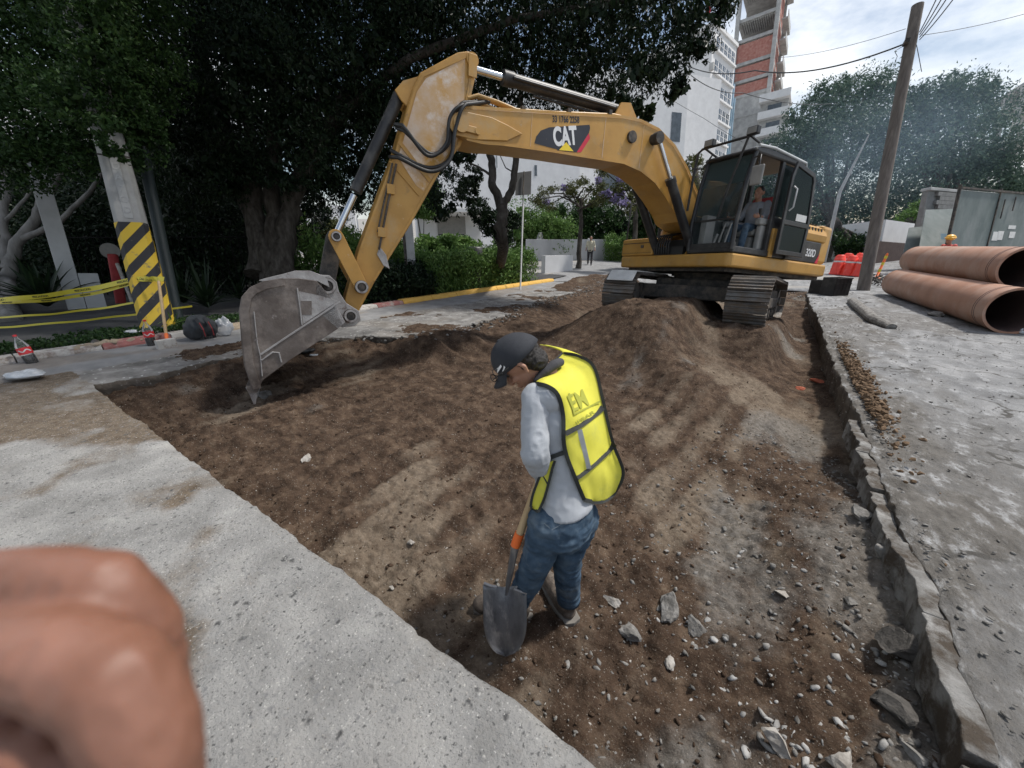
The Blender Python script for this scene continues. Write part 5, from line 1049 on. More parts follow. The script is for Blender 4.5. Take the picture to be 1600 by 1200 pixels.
ho = thing('steel_hoarding', F6 @ Vector((0,0,0)), 'weathered grey-green steel sheet hoarding behind the pipes', 'fence')
xa = [inF(F6, p, 390).x for p in (1478, 1540, 1605, 1680)]; zh = inF(F6, 1560, 298).z; gb = -1.0
for i in range(3):
    mb = MB(F6); mb.box(xa[i]+.03, xa[i+1]-.03, 0, b6*.04, gb, zh-.1*(i == 0)); mb.build('panel', MT['panel_green'], ho)
    mb = MB(F6); mb.box(xa[i]-.03, xa[i]+.03, -b6*.04, b6*.06, gb, zh+.1); mb.build('post', MT['dark'], ho)
mb = MB(F6); mb.box(xa[0], xa[3], -b6*.05, -b6*.001, zh-.06, zh+.02); mb.build('top_rail', MT['dark'], ho)
for (ax, ay, bx, by) in ((1552,362,1557,376),(1560,361,1565,375),(1576,352,1586,358),(1578,362,1584,372)):
    p, q_ = inF(F6, ax, ay), inF(F6, bx, by); mb = MB(F6); mb.box(p.x, q_.x, -b6*.012, -b6*.002, q_.z, p.z); mb.build('paper_notice', MT['white'], ho)
for k, (px_, py_, px2, py2) in enumerate(((1560,312,1567,342),(1578,308,1585,330))):
    p, q_ = inF(F6, px_, py2), inF(F6, px2, py_); mb = MB(F6); mb.box(min(p.x,q_.x), min(p.x,q_.x)+.05, -b6*.08, -b6*.051, p.z, q_.z); mb.build('brace', MT['dark'], ho)
# leaning loose sheets
def lean(pix, d, label, mat):
    pts = [dp(x, y, dd) for (x, y), dd in zip(pix, d)]; n_ = (pts[1]-pts[0]).cross(pts[3]-pts[0]).normalized()*.012; mb = MB()
    mb.add(pts+[p+n_ for p in pts], [(0,1,2,3),(7,6,5,4),(0,4,5,1),(1,5,6,2),(2,6,7,3),(3,7,4,0)]); return setp(mb.build('leaning_sheet', mat), label, 'sheet')
MT['sheet_pale'] = pmat('sheet_pale', [(.15,.18,.18),(.22,.25,.245)], 1.2, .65, .05, 10, dust=((.28,.30,.30), 1.6, .5, .75), spec=.25)
lean([(1408,408),(1432,408),(1441,354),(1420,356)], [18.5,18.5,19,19], 'pale dusty sheet leaning on the left end of the block wall', MT['sheet_pale'])
lean([(1432,408),(1470,407),(1506,326),(1446,328)], [17.5,17.5,18.6,18.6], 'large grey sheet leaning between block wall and steel hoarding', MT['panel_green'])
# blue notices on the wall
for (x0, y0, x1_, y1_) in ((1470,365,1479,374),(1482,364,1492,373)):
    mb = MB(); pts = [dp(x0,y0,17.2), dp(x1_,y0,17.2), dp(x1_,y1_,17.15), dp(x0,y1_,17.15)]; n_ = Vector((0,.01,0)); mb.add(pts+[p+n_ for p in pts], [(0,1,2,3),(7,6,5,4),(0,4,5,1),(1,5,6,2),(2,6,7,3),(3,7,4,0)]); mb.build('blue_notice', MT['blue_glass'], bw)
# white shed with dark base
t, F, b, xr, zt = block(1374, 398, 24, 1900, (1420, 395), (1378, 342), 'low white shed with dark brown base beyond the pipes', name='white_shed', depth=4)
p0, p1 = inF(F, 1360, 376), inF(F, 1425, 420); mb = MB(F); mb.box(min(p0.x,p1.x), max(p0.x,p1.x), -b*.05, -b*.001, -4, p0.z); mb.build('base_panel', pmat('dark_brown', [(.05,.03,.028),(.09,.06,.055)], 3, .8, .1), t)
# garden wall of the fountain
p0, p1 = dp(822, 398, 25.2), dp(968, 398, 25.8); g_ = gzf(p0.x, p0.y); d_ = (p1-p0); d_.z = 0; Ln = d_.length; d_.normalize(); n_ = Vector((-d_.y, d_.x, 0))
MW = Matrix(((d_.x, n_.x, 0, p0.x), (d_.y, n_.y, 0, p0.y), (0, 0, 1, 0), (0, 0, 0, 1)))
gw = thing('planter_wall', p0, 'long pale curved planter wall behind the side street', 'wall'); za = dp(830, 374, 25.2).z
mb = MB(MW); mb.box(0, Ln, 0, .25, -.2, za); mb.build('wall', pmat('pale_wall', [(.42,.43,.44),(.60,.61,.62)], 1.5, .85, .1, 20, aniso=(1,1,.3)), gw, bevel=.01)
p1 = dp(895, 408, 20.2); q1 = dp(852, 410, 19.2); zb = dp(870, 399, 20).z
mb = MB(); d2 = (p1-q1); d2.z = 0; n2_ = Vector((-d2.y, d2.x, 0)).normalized()*.3
mb.add([Vector((v.x, v.y, z)) for z in (-.2, zb) for v in (q1, p1, p1+n2_, q1+n2_)], [(0,1,5,4),(1,2,6,5),(2,3,7,6),(3,0,4,7),(4,5,6,7)]); setp(mb.build('white_parapet', MT['stucco']), 'low bright white parapet just left of the walking man', 'wall')
fp = dp(844, 372, 25.8); mb = MB(); ft = thing('fountain', Vector((fp.x, fp.y, za)), 'small white splashing fountain above the planter wall', 'fountain')
for k in range(16): a = k*2*pi/16; mb.tube([fp+Vector((0,0,-.25)), fp+Vector((cos(a)*.1, sin(a)*.1, .35)), fp+Vector((cos(a)*.28, sin(a)*.28, -.2))], [.012,.012,.018], 5)
mb.build('water_jet', MT['white'], ft); mb = MB(); mb.tube([fp+Vector((0,0,-.45)), fp+Vector((0,0,-.3)), fp+Vector((0,0,-.22))], [.2,.3,.36], 18); mb.build('basin', MT['stucco'], ft)
# ================================================================== kerbs, poles, wires, site items
MT['kerb_red'] = pmat('kerb_red', [(.22,.09,.08),(.33,.13,.12)], 6, .9, .3, 30, wear=((.35,.31,.28), 5, .5, .62))
MT['kerb_white'] = pmat('kerb_white', [(.38,.36,.33),(.52,.50,.47)], 6, .9, .3, 30, wear=((.24,.20,.17), 5, .5, .62))
MT['kerb_tan'] = pmat('kerb_tan', [(.25,.20,.14),(.38,.31,.23)], 6, .9, .4, 30, wear=((.42,.20,.10), 4, .56, .66))
MT['kerb_yellow'] = pmat('kerb_yellow', [(.58,.33,.06),(.68,.42,.10)], 5, .8, .2, 30, wear=((.35,.30,.22), 9, .66, .74))
kb = bpy.data.objects.new('kerb', None); C.objects.link(kb); setp(kb, kind='structure')
def kpiece(y0, y1, m, h=.13, x0=-8.40, x1=-8.16, jt=.012):
    mb = MB(); mb.prism([(x1+.03, -.05), (x1+.02, h*.5), (x1-.01, h*.9), (x1-.035, h), (x0, h), (x0, -.05)], y0, y1-jt); mb.build('kerb_stone', m, kb, bevel=.008)
y = -7.; i = 0
seq = ['kerb_tan','kerb_red','kerb_tan','kerb_white','kerb_red','kerb_tan','kerb_white','kerb_red','kerb_white','kerb_white','kerb_red','kerb_white']
while y < 6.9: kpiece(y, y+.82, MT[seq[i % 12]]); y += .82; i += 1
while y < 15.0: kpiece(y, y+1.05, MT['kerb_yellow'], .15); y += 1.05
# lumpy mortar mound with a drain pipe on the kerb
mb = MB(); 
for k in range(14): mb.rock((-8.27+.03*(k % 3), .85+k*.06, .085+.035*sin(k*.25)), .11+.02*(k % 2), 70+k, .5, 1)
me = fuse(mb, .016, 4, .5); dr0 = link('mortar_mound', me, None, [MT['kerb_tan']]); setp(dr0, 'lumpy pale mortar mound over the kerb around the drain hole', 'mortar')
p = at(152, 537, .10); mb = MB(); mb.ring(p+Vector((-.10,0,.0)), p+Vector((.11,-.02,-.01)), .055, .046, 20); mb.cyl(p+Vector((-.05,0,0)), p+Vector((.0,0,0)), .046, 16)
setp(mb.build('drain_pipe', MT['dark']), 'open end of a dark drain pipe in the kerb', 'pipe')
# driveway and footpath on the garden side
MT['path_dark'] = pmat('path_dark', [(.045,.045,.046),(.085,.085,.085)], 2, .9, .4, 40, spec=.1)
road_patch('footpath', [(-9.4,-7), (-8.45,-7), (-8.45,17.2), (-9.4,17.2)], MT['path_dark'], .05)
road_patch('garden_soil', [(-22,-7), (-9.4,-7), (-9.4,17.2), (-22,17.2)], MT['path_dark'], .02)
# ---- striped concrete pole
pb = dp(250, 516, 6.95); pb.z = .05
pole = thing('concrete_pole', pb, 'leaning concrete utility pole painted with yellow and black stripes', 'pole')
tp = dp(167, 200, 6.75); axis = (tp-pb).normalized(); Lp = (tp-pb).length*2.1
X = Vector((0,0,1)).cross(axis); X = ray(300, 400); X = (X-axis*X.dot(axis)).normalized(); Y = axis.cross(X).normalized()      # Y across the view
MP = Matrix(((X.x, Y.x, axis.x, pb.x), (X.y, Y.y, axis.y, pb.y), (X.z, Y.z, axis.z, pb.z), (0, 0, 0, 1)))
def hw_(z): return .235-.012*z
def oct_(z, e=0): h = hw_(z)+e; c_ = h*.28; return [(h, h-c_), (h-c_, h), (-h+c_, h), (-h, h-c_), (-h, -h+c_), (-h+c_, -h), (h-c_, -h), (h, -h+c_)]
mb = MB(MP); zs = [-.2+.5*k for k in range(int(Lp/.5)+1)]; v = []; fs = []
for z in zs: v += [(a, b, z) for a, b in oct_(z)]
for i in range(len(zs)-1):
    for k in range(8): fs.append((8*i+k, 8*i+(k+1) % 8, 8*i+8+(k+1) % 8, 8*i+8+k))
fs.append(tuple(range(8*len(zs)-8, 8*len(zs)))); mb.add(v, fs); mb.build('shaft', pmat('pole_concrete', [(.26,.26,.25),(.38,.375,.36)], 4, .9, .3, 30), pole, bevel=.01)
m = bpy.data.materials.new('stripes'); m.use_nodes = True; t_ = m.node_tree; N, L = t_.nodes, t_.links; bs = N['Principled BSDF']; bs.inputs['Roughness'].default_value = .6
a1 = N.new('ShaderNodeAttribute'); a1.attribute_name = 'st'; c1 = N.new('ShaderNodeValToRGB'); c1.color_ramp.interpolation = 'CONSTANT'; c1.color_ramp.elements[0].color = (.016,.016,.018,1); c1.color_ramp.elements[1].position = .5; c1.color_ramp.elements[1].color = (.62,.42,.03,1)
fr_ = N.new('ShaderNodeMath'); fr_.operation = 'FRACT'; L.new(a1.outputs['Fac'], fr_.inputs[0]); L.new(fr_.outputs[0], c1.inputs[0])
nn_ = N.new('ShaderNodeTexNoise'); nn_.inputs['Scale'].default_value = 9; nn_.inputs['Detail'].default_value = 8; mr_ = N.new('ShaderNodeMapRange'); mr_.inputs['From Min'].default_value = .60; mr_.inputs['From Max'].default_value = .72
g_ = N.new('ShaderNodeNewGeometry'); L.new(g_.outputs['Position'], nn_.inputs['Vector']); L.new(nn_.outputs['Fac'], mr_.inputs['Value']); mx_ = N.new('ShaderNodeMix'); mx_.data_type = 'RGBA'; mx_.inputs['B'].default_value = (.13,.12,.10,1)
L.new(mr_.outputs[0], mx_.inputs['Factor']); L.new(c1.outputs[0], mx_.inputs['A']); L.new(mx_.outputs['Result'], bs.inputs['Base Color'])
zs = np.linspace(.02, 1.88, 40); o8 = oct_(0); v = []; fs = []; st = []
for z in zs:
    for k in range(9):
        pp = oct_(z, .006)
        a_, b_ = pp[k % 8]; v.append((a_, b_, z))
        per = sum(((oct_(0)[j][0]-oct_(0)[(j+1) % 8][0])**2+(oct_(0)[j][1]-oct_(0)[(j+1) % 8][1])**2)**.5 for j in range(k)); st.append((z*.95-per*1.0)/.36)
for i in range(len(zs)-1):
    for k in range(8): fs.append((9*i+k, 9*i+k+1, 9*i+10+k, 9*i+9+k))
me = bpy.data.meshes.new('stripe_band'); me.from_pydata([tuple(MP @ Vector(p)) for p in v], [], fs); at_ = me.attributes.new('st', 'FLOAT', 'POINT'); at_.data.foreach_set('value', st); me.update(); link('stripe_band', me, pole, [m])
# raised cast panel with moulded characters, on the side that faces the street
face = -1
mb = MB(MP); mb.box(face*(hw_(2.5)+.0), face*(hw_(2.5)+.014), -.055, .055, 1.95, 3.6); mb.build('number_panel', pmat('pole_panel', [(.33,.33,.32),(.42,.42,.41)], 4, .9, .2, 30), pole)
mb = MB(MP); mb.box(face*(hw_(3)+.0), face*(hw_(3)+.012), -.22, .20, 3.02, 3.04); mb.build('seam', MT['dark'], pole)
for k, ch in enumerate('DO7AD0F'):
    Mx = MP @ Matrix.Translation((face*(hw_(2.5)+.016), 0, 2.08+.19*k)) @ Matrix(((0,0,face,0),(face*-1*-1,0,0,0),(0,1,0,0),(0,0,0,1)))
    text_on('cast_letter', ch, .15, Mx, MT['conc'], pole, .003, .004)
# dark steel post behind it
pb2 = dp(272, 480, 7.6); pb2.z = .02; mb = MB(); tp2 = dp(200, 130, 7.5); mb.cyl(pb2, pb2+(tp2-pb2)*1.6, .095, 16); setp(mb.build('steel_post', pmat('dark_green_paint', [(.012,.02,.022),(.025,.035,.035)], 4, .5, .1)), 'dark green steel post right behind the striped pole', 'post')
# white column with block base at the garden gate
cb = dp(118, 474, 9.6); cb.z = 0; ct = dp(68, 300, 9.3); ax_ = (ct-cb).normalized()
gc = thing('gate_column', cb, 'white column with square base left of the striped pole', 'column')
Xc = ray(110, 400); Xc = (Xc-ax_*Xc.dot(ax_)).normalized(); Yc = ax_.cross(Xc).normalized(); MC = Matrix(((Xc.x, Yc.x, ax_.x, cb.x), (Xc.y, Yc.y, ax_.y, cb.y), (Xc.z, Yc.z, ax_.z, cb.z), (0,0,0,1)))
MT['col_white'] = pmat('column_white', [(.40,.41,.41),(.52,.53,.53)], 2, .85, .2, 20)
mb = MB(MC); mb.box(-.16, .16, -.16, .16, -.1, 4.4); mb.build('shaft', MT['col_white'], gc, bevel=.01)
mb = MB(MC); s2 = -1 if (MC.inverted() @ dp(130, 450, 9.6)).y < 0 else 1
mb.box(-.2, .2, s2*.17, s2*.52, -.1, .85); mb.build('base_block', MT['col_white'], gc, bevel=.01)
# red standpipe with a grey gauge in the dark gateway
sp = dp(180, 455, 10.4); sp.z = 0; hy = thing('gas_regulator', sp, 'red post topped by a round grey gauge in the dark gateway', 'gauge')
mb = MB(); a = dp(181, 450, 10.4); b = dp(176, 398, 10.4); mb.cyl(Vector((a.x,a.y,0)), b, .11, 14); mb.build('red_post', MT['seat_red'], hy)
mb = MB(); b = dp(172, 392, 10.4); n_ = (EYE-b).normalized(); mb.cyl(b-n_*.1, b+n_*.1, .2, 22); mb.cyl(b+n_*.1, b+n_*.12, .1, 16); mb.build('gauge_head', MT['grey_plastic'], hy)
mb = MB(); a = dp(183, 412, 10.2); b = dp(196, 440, 10.0); mb.cyl(a, Vector((b.x, b.y, .1)), .04, 8); mb.build('stay', MT['kerb_white'], hy)
# ---- caution tape runs
MT['tape'] = pmat('tape', [(.62,.52,.04),(.70,.60,.06)], 4, .4, .05); MT['ink'] = pmat('ink', [(.02,.02,.02),(.03,.03,.03)], 4, .6, 0)
def tape(pa, pb_, label, w_=.075, sag=.12, letters=True, n=30):
    A, B_ = Vector(pa), Vector(pb_); pts = []; nr = []
    for i in range(n+1):
        t = i/n; p = A.lerp(B_, t); p.z -= sag*4*t*(1-t); pts.append(p+Vector((.004*sin(t*40), 0, .006*sin(t*23)))); nr.append((EYE-p).normalized()+Vector((0,0,.25*sin(t*9))))
    tt = thing('caution_tape', A, label, 'tape'); MB().strip(pts, w_, nr, .001).build('ribbon', MT['tape'], tt)
    if letters:
        Lg = (B_-A).length; k = 0; s_ = .12
        while s_ < Lg-.15:
            t = s_/Lg; i = int(t*n); p = pts[i].lerp(pts[i+1], t*n-i); T = (pts[i+1]-pts[i]).normalized(); nn2 = (nr[i]-T*nr[i].dot(T)).normalized(); S = nn2.cross(T)
            M = Matrix(((T.x, S.x, nn2.x, p.x+nn2.x*.003), (T.y, S.y, nn2.y, p.y+nn2.y*.003), (T.z, S.z, nn2.z, p.z+nn2.z*.003), (0,0,0,1)))
            if k % 3 == 0: text_on('tape_lettering', 'PRECAUCION', w_*.62, M, MT['ink'], tt, .0006, .001)
            s_ += .28; k += 1
    return tt
tape(dp(-80, 472, 7.0), dp(228, 432, 6.72), 'upper yellow caution tape from the left tree to the striped pole', .08, .10)
tape(dp(-60, 470, 7.2), dp(226, 437, 6.74), 'second yellow caution tape just under the upper one', .055, .16)
tape(dp(-60, 497, 7.2), dp(238, 468, 6.9), 'thin lower caution tape drooping behind the ground cover', .035, .08, False)
tape(dp(-60, 515, 6.9), dp(300, 478, 7.6), 'lowest faded caution tape above the kerb', .035, .06, False)
tape(dp(214, 436, 6.66), dp(256, 436, 6.62), 'caution tape wrapped round the striped pole', .085, .0, True, 8)
# ---- bottles, bag, backpack, water pack
MT['pet'] = glassmat('clear_plastic', (.8,.82,.82), .03, .08); MT['cola'] = pmat('cola', [(.012,.005,.004),(.02,.008,.006)], 4, .15, 0, spec=.6)
MT['label_red'] = pmat('label_red', [(.60,.02,.03),(.68,.04,.05)], 6, .4, 0)
def bottle(x, y, z, tilt, label, lev=.4, s=1.0):
    t = thing('cola_bottle', (x, y, z), label, 'bottle'); M = Matrix.Translation((x, y, z)) @ Matrix.Rotation(tilt[0], 4, 'X') @ Matrix.Rotation(tilt[1], 4, 'Y') @ Matrix.Scale(s, 4)
    pr = [(0,.05),(.012,.055),(.10,.055),(.13,.050),(.17,.055),(.22,.054),(.27,.036),(.31,.016),(.325,.0145),(.345,.0145)]
    MB(M).tube([(0,0,z_) for z_, _ in pr], [r for _, r in pr], 22).build('bottle_wall', MT['pet'], t)
    MB(M).tube([(0,0,.004),(0,0,.02),(0,0,.10),(0,0,.112)], [.045,.052,.052,.050], 20).build('cola', MT['cola'], t)
    MB(M).ring((0,0,.125),(0,0,.20), .0575, .0565, 22).build('label_sleeve', MT['label_red'], t)
    MB(M).tube([(0,0,.332),(0,0,.352)], [.017,.017], 14).build('cap', MT['label_red'], t)
    w_ = MB(M); v = []; d0 = M.to_3x3().inverted() @ (EYE-Vector((x, y, z))); a0 = atan2(d0.y, d0.x)
    pts = [(.0588*cos(a0+a), .0588*sin(a0+a), .163+.012*sin(a*5)) for a in np.linspace(-.9, .9, 14)]; w_.strip(pts, .012, [(p[0], p[1], 0) for p in pts], .0008); w_.build('label_wave', MT['white'], t)
p = at(52, 568, .03); bottle(p.x, p.y, .02, (.12, -.2), 'tilted cola bottle with red label on the gutter at far left', s=1.15)
p = at(238, 540, .03); bottle(p.x, p.y, .03, (.0, .03), 'upright cola bottle with red label below the striped pole', s=1.15)
def crumple(px, py, d_, size, label, mat, name, seed=0, sq=.5, cat='bag', z=0., amp=.35):
    p = at(px, py, z); mb = MB(); mb.ell((0,0,size*sq*.5), (size, size*.6, size*sq*.55), seg=26, rings=16); me = mb.mesh(); co = np.array([v.co[:] for v in me.vertices]); k = n3(co/size*2.6+seed)+.5*n3(co/size*6+seed)
    co *= (1+amp*k)[:, None]; co[:, 2] = np.maximum(co[:, 2], .0); me.vertices.foreach_set('co', co.ravel()); me.update(); o = link(name, me, None, [mat]); o.location = (p.x, p.y, z); o.rotation_euler.z = YAW+.1; return setp(o, label, cat)
MT['film'] = pmat('plastic_film', [(.36,.39,.42),(.62,.64,.66)], 10, .25, .4, 30, spec=.7); MT['film_clear'] = glassmat('film_clear', (.75,.77,.8), .45, .15)
crumple(42, 590, 0, .20, 'crumpled clear plastic bag lying on the gutter at far left', MT['film'], 'plastic_bag', 3, .35, z=.025)
crumple(208, 520, 0, .14, 'crumpled foil wrapper on the kerb left of the upright cola bottle', MT['film'], 'wrapper', 5, .3, 'litter', .13)
crumple(352, 524, 0, .15, 'bundle of clear water bottles wrapped in plastic beside the backpack', MT['film_clear'], 'water_pack', 8, 1.7, 'bottles', .03, .3)
t = thing('backpack', at(318, 526, .03), 'dark backpack slumped on the kerb with striped shoulder straps', 'backpack'); p = at(316, 522, .13)
mb = MB(); mb.ell((p.x-.1, p.y+.02, .26), (.17,.19,.17), seg=20); mb.ell((p.x-.12, p.y-.06, .2), (.14,.14,.15)); mb.ell((p.x-.12, p.y+.14, .2), (.13,.12,.14)); me = fuse(mb, .014, 5); me = wrinkle(me, .02, 9, 3); link('sack', me, t, [pmat('backpack_cloth', [(.03,.035,.04),(.06,.065,.07)], 9, .85, .3)])
for k in range(2):
    o_ = .12*k; pts = [(p.x+.02, p.y-.04+o_, .40), (p.x+.10, p.y-.03+o_, .33), (p.x+.13, p.y-.01+o_, .22), (p.x+.11, p.y+.0+o_, .10), (p.x+.06, p.y+.02+o_, .05)]
    MB().strip([Vector(q_) for q_ in pts], .05, [(1,-.3,.3)]*5, .006).build('strap', MT['black'], t); MB().strip([Vector(q_)+Vector((.008,0,.004)) for q_ in pts[1:4]], .012, [(1,-.3,.3)]*3, .004).build('strap_stripe', MT['seat_red'], t)
a, b = at(262, 540, .03), dp(248, 440, 6.55); MT['wood'] = pmat('handle_wood', [(.36,.24,.12),(.50,.36,.20)], 8, .6, .2, 40, aniso=(1,1,.15))
st_ = thing('leaning_bar', a, 'wooden handled bar with orange tip leaning on the striped pole', 'tool'); MB().cyl(a, b, .022, 12).build('handle', MT['wood'], st_)
MT['orange'] = pmat('orange_paint', [(.80,.14,.02),(.88,.19,.04)], 8, .5, .1); MB().cyl(a.lerp(b, .02), a.lerp(b, .17), .025, 12).build('orange_tip', MT['orange'], st_)
mb = MB(); mb.box(-.05, .05, -.12, .12, .0, .15, Matrix.Translation(at(262, 545, .0))); mb.build('concrete_foot', MT['kerb_white'], st_, bevel=.01)
# ---- sign with post, concrete post and bin behind the hedge
gs = thing('street_sign', (dp(815,430,14).x, dp(815,430,14).y, 0), 'grey back of a rectangular street sign on a thin pale post', 'sign')
b_ = dp(813, 438, 13.6); tq = dp(819, 268, 13.6); MB().cyl(Vector((b_.x, b_.y, 0)), tq, .03, 10).build('sign_post', MT['white'], gs)
n_ = Vector((EYE.x-tq.x, EYE.y-tq.y, 0)).normalized(); pc_ = [dp(x, y, 13.55) for x, y in ((806,270),(830.5,267),(829.5,304),(805,305.5))]
MB().add(pc_+[p-n_*.02 for p in pc_], [(0,1,2,3),(7,6,5,4),(0,4,5,1),(1,5,6,2),(2,6,7,3),(3,7,4,0)]).build('sign_plate', pmat('sign_back', [(.09,.09,.09),(.14,.14,.14)], 2, .6, .1), gs)
MB().cyl(dp(819,268,13.5), dp(817,305,13.5), .02, 8).build('sign_stiffener', MT['dark'], gs)
a, b = dp(646, 445, 11.6), dp(638, 350, 11.6); a.z = -.02; X = ray(640, 400).normalized(); ax_ = (b-a).normalized(); X = (X-ax_*X.dot(ax_)).normalized(); Y = ax_.cross(X); MQ = Matrix(((X.x, Y.x, ax_.x, a.x), (X.y, Y.y, ax_.y, a.y), (X.z, Y.z, ax_.z, a.z), (0,0,0,1)))
cp = thing('concrete_post', a, 'square grey concrete post between the stick and the clipped hedge', 'post'); mb = MB(MQ); mb.box(-.12, .12, -.12, .12, 0, 2.6); mb.build('shaft', MT['conc'], cp, bevel=.02); mb = MB(MQ); s3 = 1 if (MQ.inverted() @ dp(620,400,11.6)).y > 0 else -1
mb.box(-.06, .06, s3*.122, s3*.2, 0, 2.6); mb.build('conduit', MT['dark'], cp)
p = dp(742, 390, 13.4); bn_ = thing('litter_bin', Vector((p.x, p.y, 0)), 'black litter bin standing in the bushes', 'bin'); MB().tube([Vector((p.x,p.y,0)), Vector((p.x,p.y,p.z-.3)), Vector((p.x,p.y,p.z+.05)), Vector((p.x,p.y,p.z+.1))], [.12,.26,.30,.2], 16).build('bin_body', MT['black'], bn_)
# ---- wooden pole on the right with cables
a = Vector((2.16, 15.96, 0)); a = dp(1345, 467, 13.9); a.z = 0; tpx = dp(1434, 8, 12.2)
wp = thing('wooden_pole', a, 'weathered grey wooden utility pole carrying cables, beside the pipes', 'pole')
d_ = (tpx-a); MB().tube([a-Vector((0,0,.1)), a+d_*.3, a+d_*.7, a+d_], [.19,.18,.16,.15], 16).build('shaft', pmat('pole_wood', [(.10,.085,.075),(.20,.175,.155)], 5, .9, .5, 20, aniso=(3,3,.2)), wp)
jn = a+d_*.80
def cable(pts, r, label, n=14, sag=0., par=None, name='cable', mat='hose'):
    out_ = []
    for i in range(len(pts)-1):
        for k in range(n): t = k/n; p = pts[i].lerp(pts[i+1], t); p.z -= sag*4*t*(1-t); out_.append(p)
    out_.append(pts[-1]); mb = MB(); mb.tube(out_, r, 6); o = mb.build(name, MT[mat], par); return o if par is not None else setp(o, label, 'cable')
J = jn
cable([dp(1415, 68, 12.4), dp(1180, 110, 18), dp(1060, 95, 24)], .025, 'thick black overhead cable from the wooden pole towards the tower', sag=.35)
cable([dp(1415, 45, 12.4), dp(1215, 90, 20)], .008, 'thin pale upper cable left of the wooden pole', sag=.15)
cable([dp(1600, 22, 12), dp(1440, 55, 12.5)], .008, 'thin pale cable right of the wooden pole', sag=.05)
cable([dp(1080, 118, 20), dp(1160, 145, 22), dp(1300, 162, 30)], .02, 'dark cable crossing in front of the white apartments', sag=.25)
cable([dp(1040, 150, 24), dp(1100, 185, 24), dp(1160, 222, 24)], .012, 'thin cable descending across the apartment facade', sag=.02)
for k, (x, y) in enumerate(((1468,-12),(1478,-14),(1488,-16),(1496,-10))): cable([dp(1437, 50+4*k, 12.3), dp(x, y, 10)], .014, ['leftmost','second from left','third from left','rightmost'][k]+' of four cables rising from the wooden pole', sag=.05)
cable([dp(1418, 68, 12.35), dp(1398, 80, 12.3), dp(1402, 88, 12.3), dp(1396, 104, 12.3)], .008, '', par=wp, name='loose_wire'); cable([dp(1432, 70, 12.3), dp(1436, 90, 12.3), dp(1440, 112, 12.3)], .010, '', par=wp, name='loose_wire')
mb = MB(); mb.box(-.06, .06, -.2, .2, -.05, .05, Matrix.Translation(dp(1416, 66, 12.3))); mb.build('cable_bracket', MT['dark'], wp)
a, b = dp(1290, 400, 24), dp(1358, 210, 22); a.z = gzf(a.x, a.y); f2p = thing('far_pole', a, 'slanting pale pole in front of the dark trees behind the cab', 'pole'); mid_ = dp(1312, 300, 23); MB().tube([a, mid_, b], [.11,.09,.03], 10).build('shaft', MT['conc'], f2p); MB().rock(mid_, .2, 9, .8, 1).build('insulator_cluster', MT['grey_plastic'], f2p)
# ---- orange sewer pipes
MT['pvc'] = pmat('terracotta_pvc', [(.29,.145,.09),(.35,.185,.12),(.40,.225,.155)], 1.6, .55, .05, 30, spec=.35, dust=[((.42,.30,.24), 1.2, .45, .7), ((.22,.15,.12), 4, .58, .75)], wear=((.50,.40,.34), 22, .66, .72))
MT['pvc_in'] = pmat('pvc_inside', [(.10,.07,.065),(.16,.11,.10)], 2, .6, .05, 30)
def bigpipe(a, b, ro, label, bell=True):
    t = thing('sewer_pipe', (a+b)/2-Vector((0,0,ro)), label, 'pipe', 'sewer pipes'); d = (b-a).normalized(); mb = MB(); mb.tube([a, b], ro, 48, False); mb.ring(a, a+d*.02, ro, ro-.03, 48); mb.ring(b-d*.02, b, ro, ro-.03, 48)
    mb.build('pipe_wall', MT['pvc'], t); MB().tube([a+d*.01, b-d*.01], ro-.03, 48, False).build('pipe_lining', MT['pvc_in'], t)
    for s_ in (.35, .42): MB().ring(a+d*s_, a+d*(s_+.012), ro+.004, ro-.002, 48).build('spigot_line', MT['pvc_in'], t)
    MB().ring(a-d*.004, a+d*.05, ro+.012, ro-.02, 48).build('pipe_rim', MT['pvc'], t)
    return t
R1 = .40
pa = at(1573, 521, 0)+Vector((0,0,R1)); pb_ = at(1393, 460, 0)+Vector((0,0,R1)); d_ = (pb_-pa); d_.z = 0; d_.normalize(); pb_ = pa+d_*6.6
bigpipe(pa, pb_, R1, 'lowest terracotta sewer pipe of the stack, nearest to the pit')
side = Vector((d_.y, -d_.x, 0))
p2 = pa+side*.415+d_*1.25+Vector((0,0,.685)); bigpipe(p2, p2+d_*6.0, R1, 'top terracotta sewer pipe resting over the two lower ones')
p3 = pa+side*.83+d_*.55; bigpipe(p3, p3+d_*6.0, R1, 'terracotta sewer pipe at the right edge, half hidden behind the nearest one')
stone(1462, 494, 22, 'grey stone wedged under the lowest sewer pipe', 'rock', 'stone', .6, 91, 0.)
crumple(1597, 522, 0, .1, 'white plastic scrap at the right edge below the pipe end', MT['film'], 'plastic_scrap', 7, .8, 'litter', 0.)
# ---- broken kerb lying on the road
k0, k1_, k2_ = at(1330, 474), at(1362, 503), at(1392, 514)
mb = MB(); mb.tube([k0+Vector((0,0,.06)), k0.lerp(k1_,.5)+Vector((0,0,.07)), k1_+Vector((0,0,.06)), k2_+Vector((0,0,.04))], [(.09,.10),(.095,.11),(.09,.10),(.06,.08)], 9)
setp(link('broken_kerb', wrinkle(baked(mb.mesh(), [('SUBSURF', dict(levels=2, subdivision_type='SIMPLE'))]), .012, 6, 2), None, [MT['rock']]), 'long curved piece of broken kerb lying on the right road', 'kerb piece')
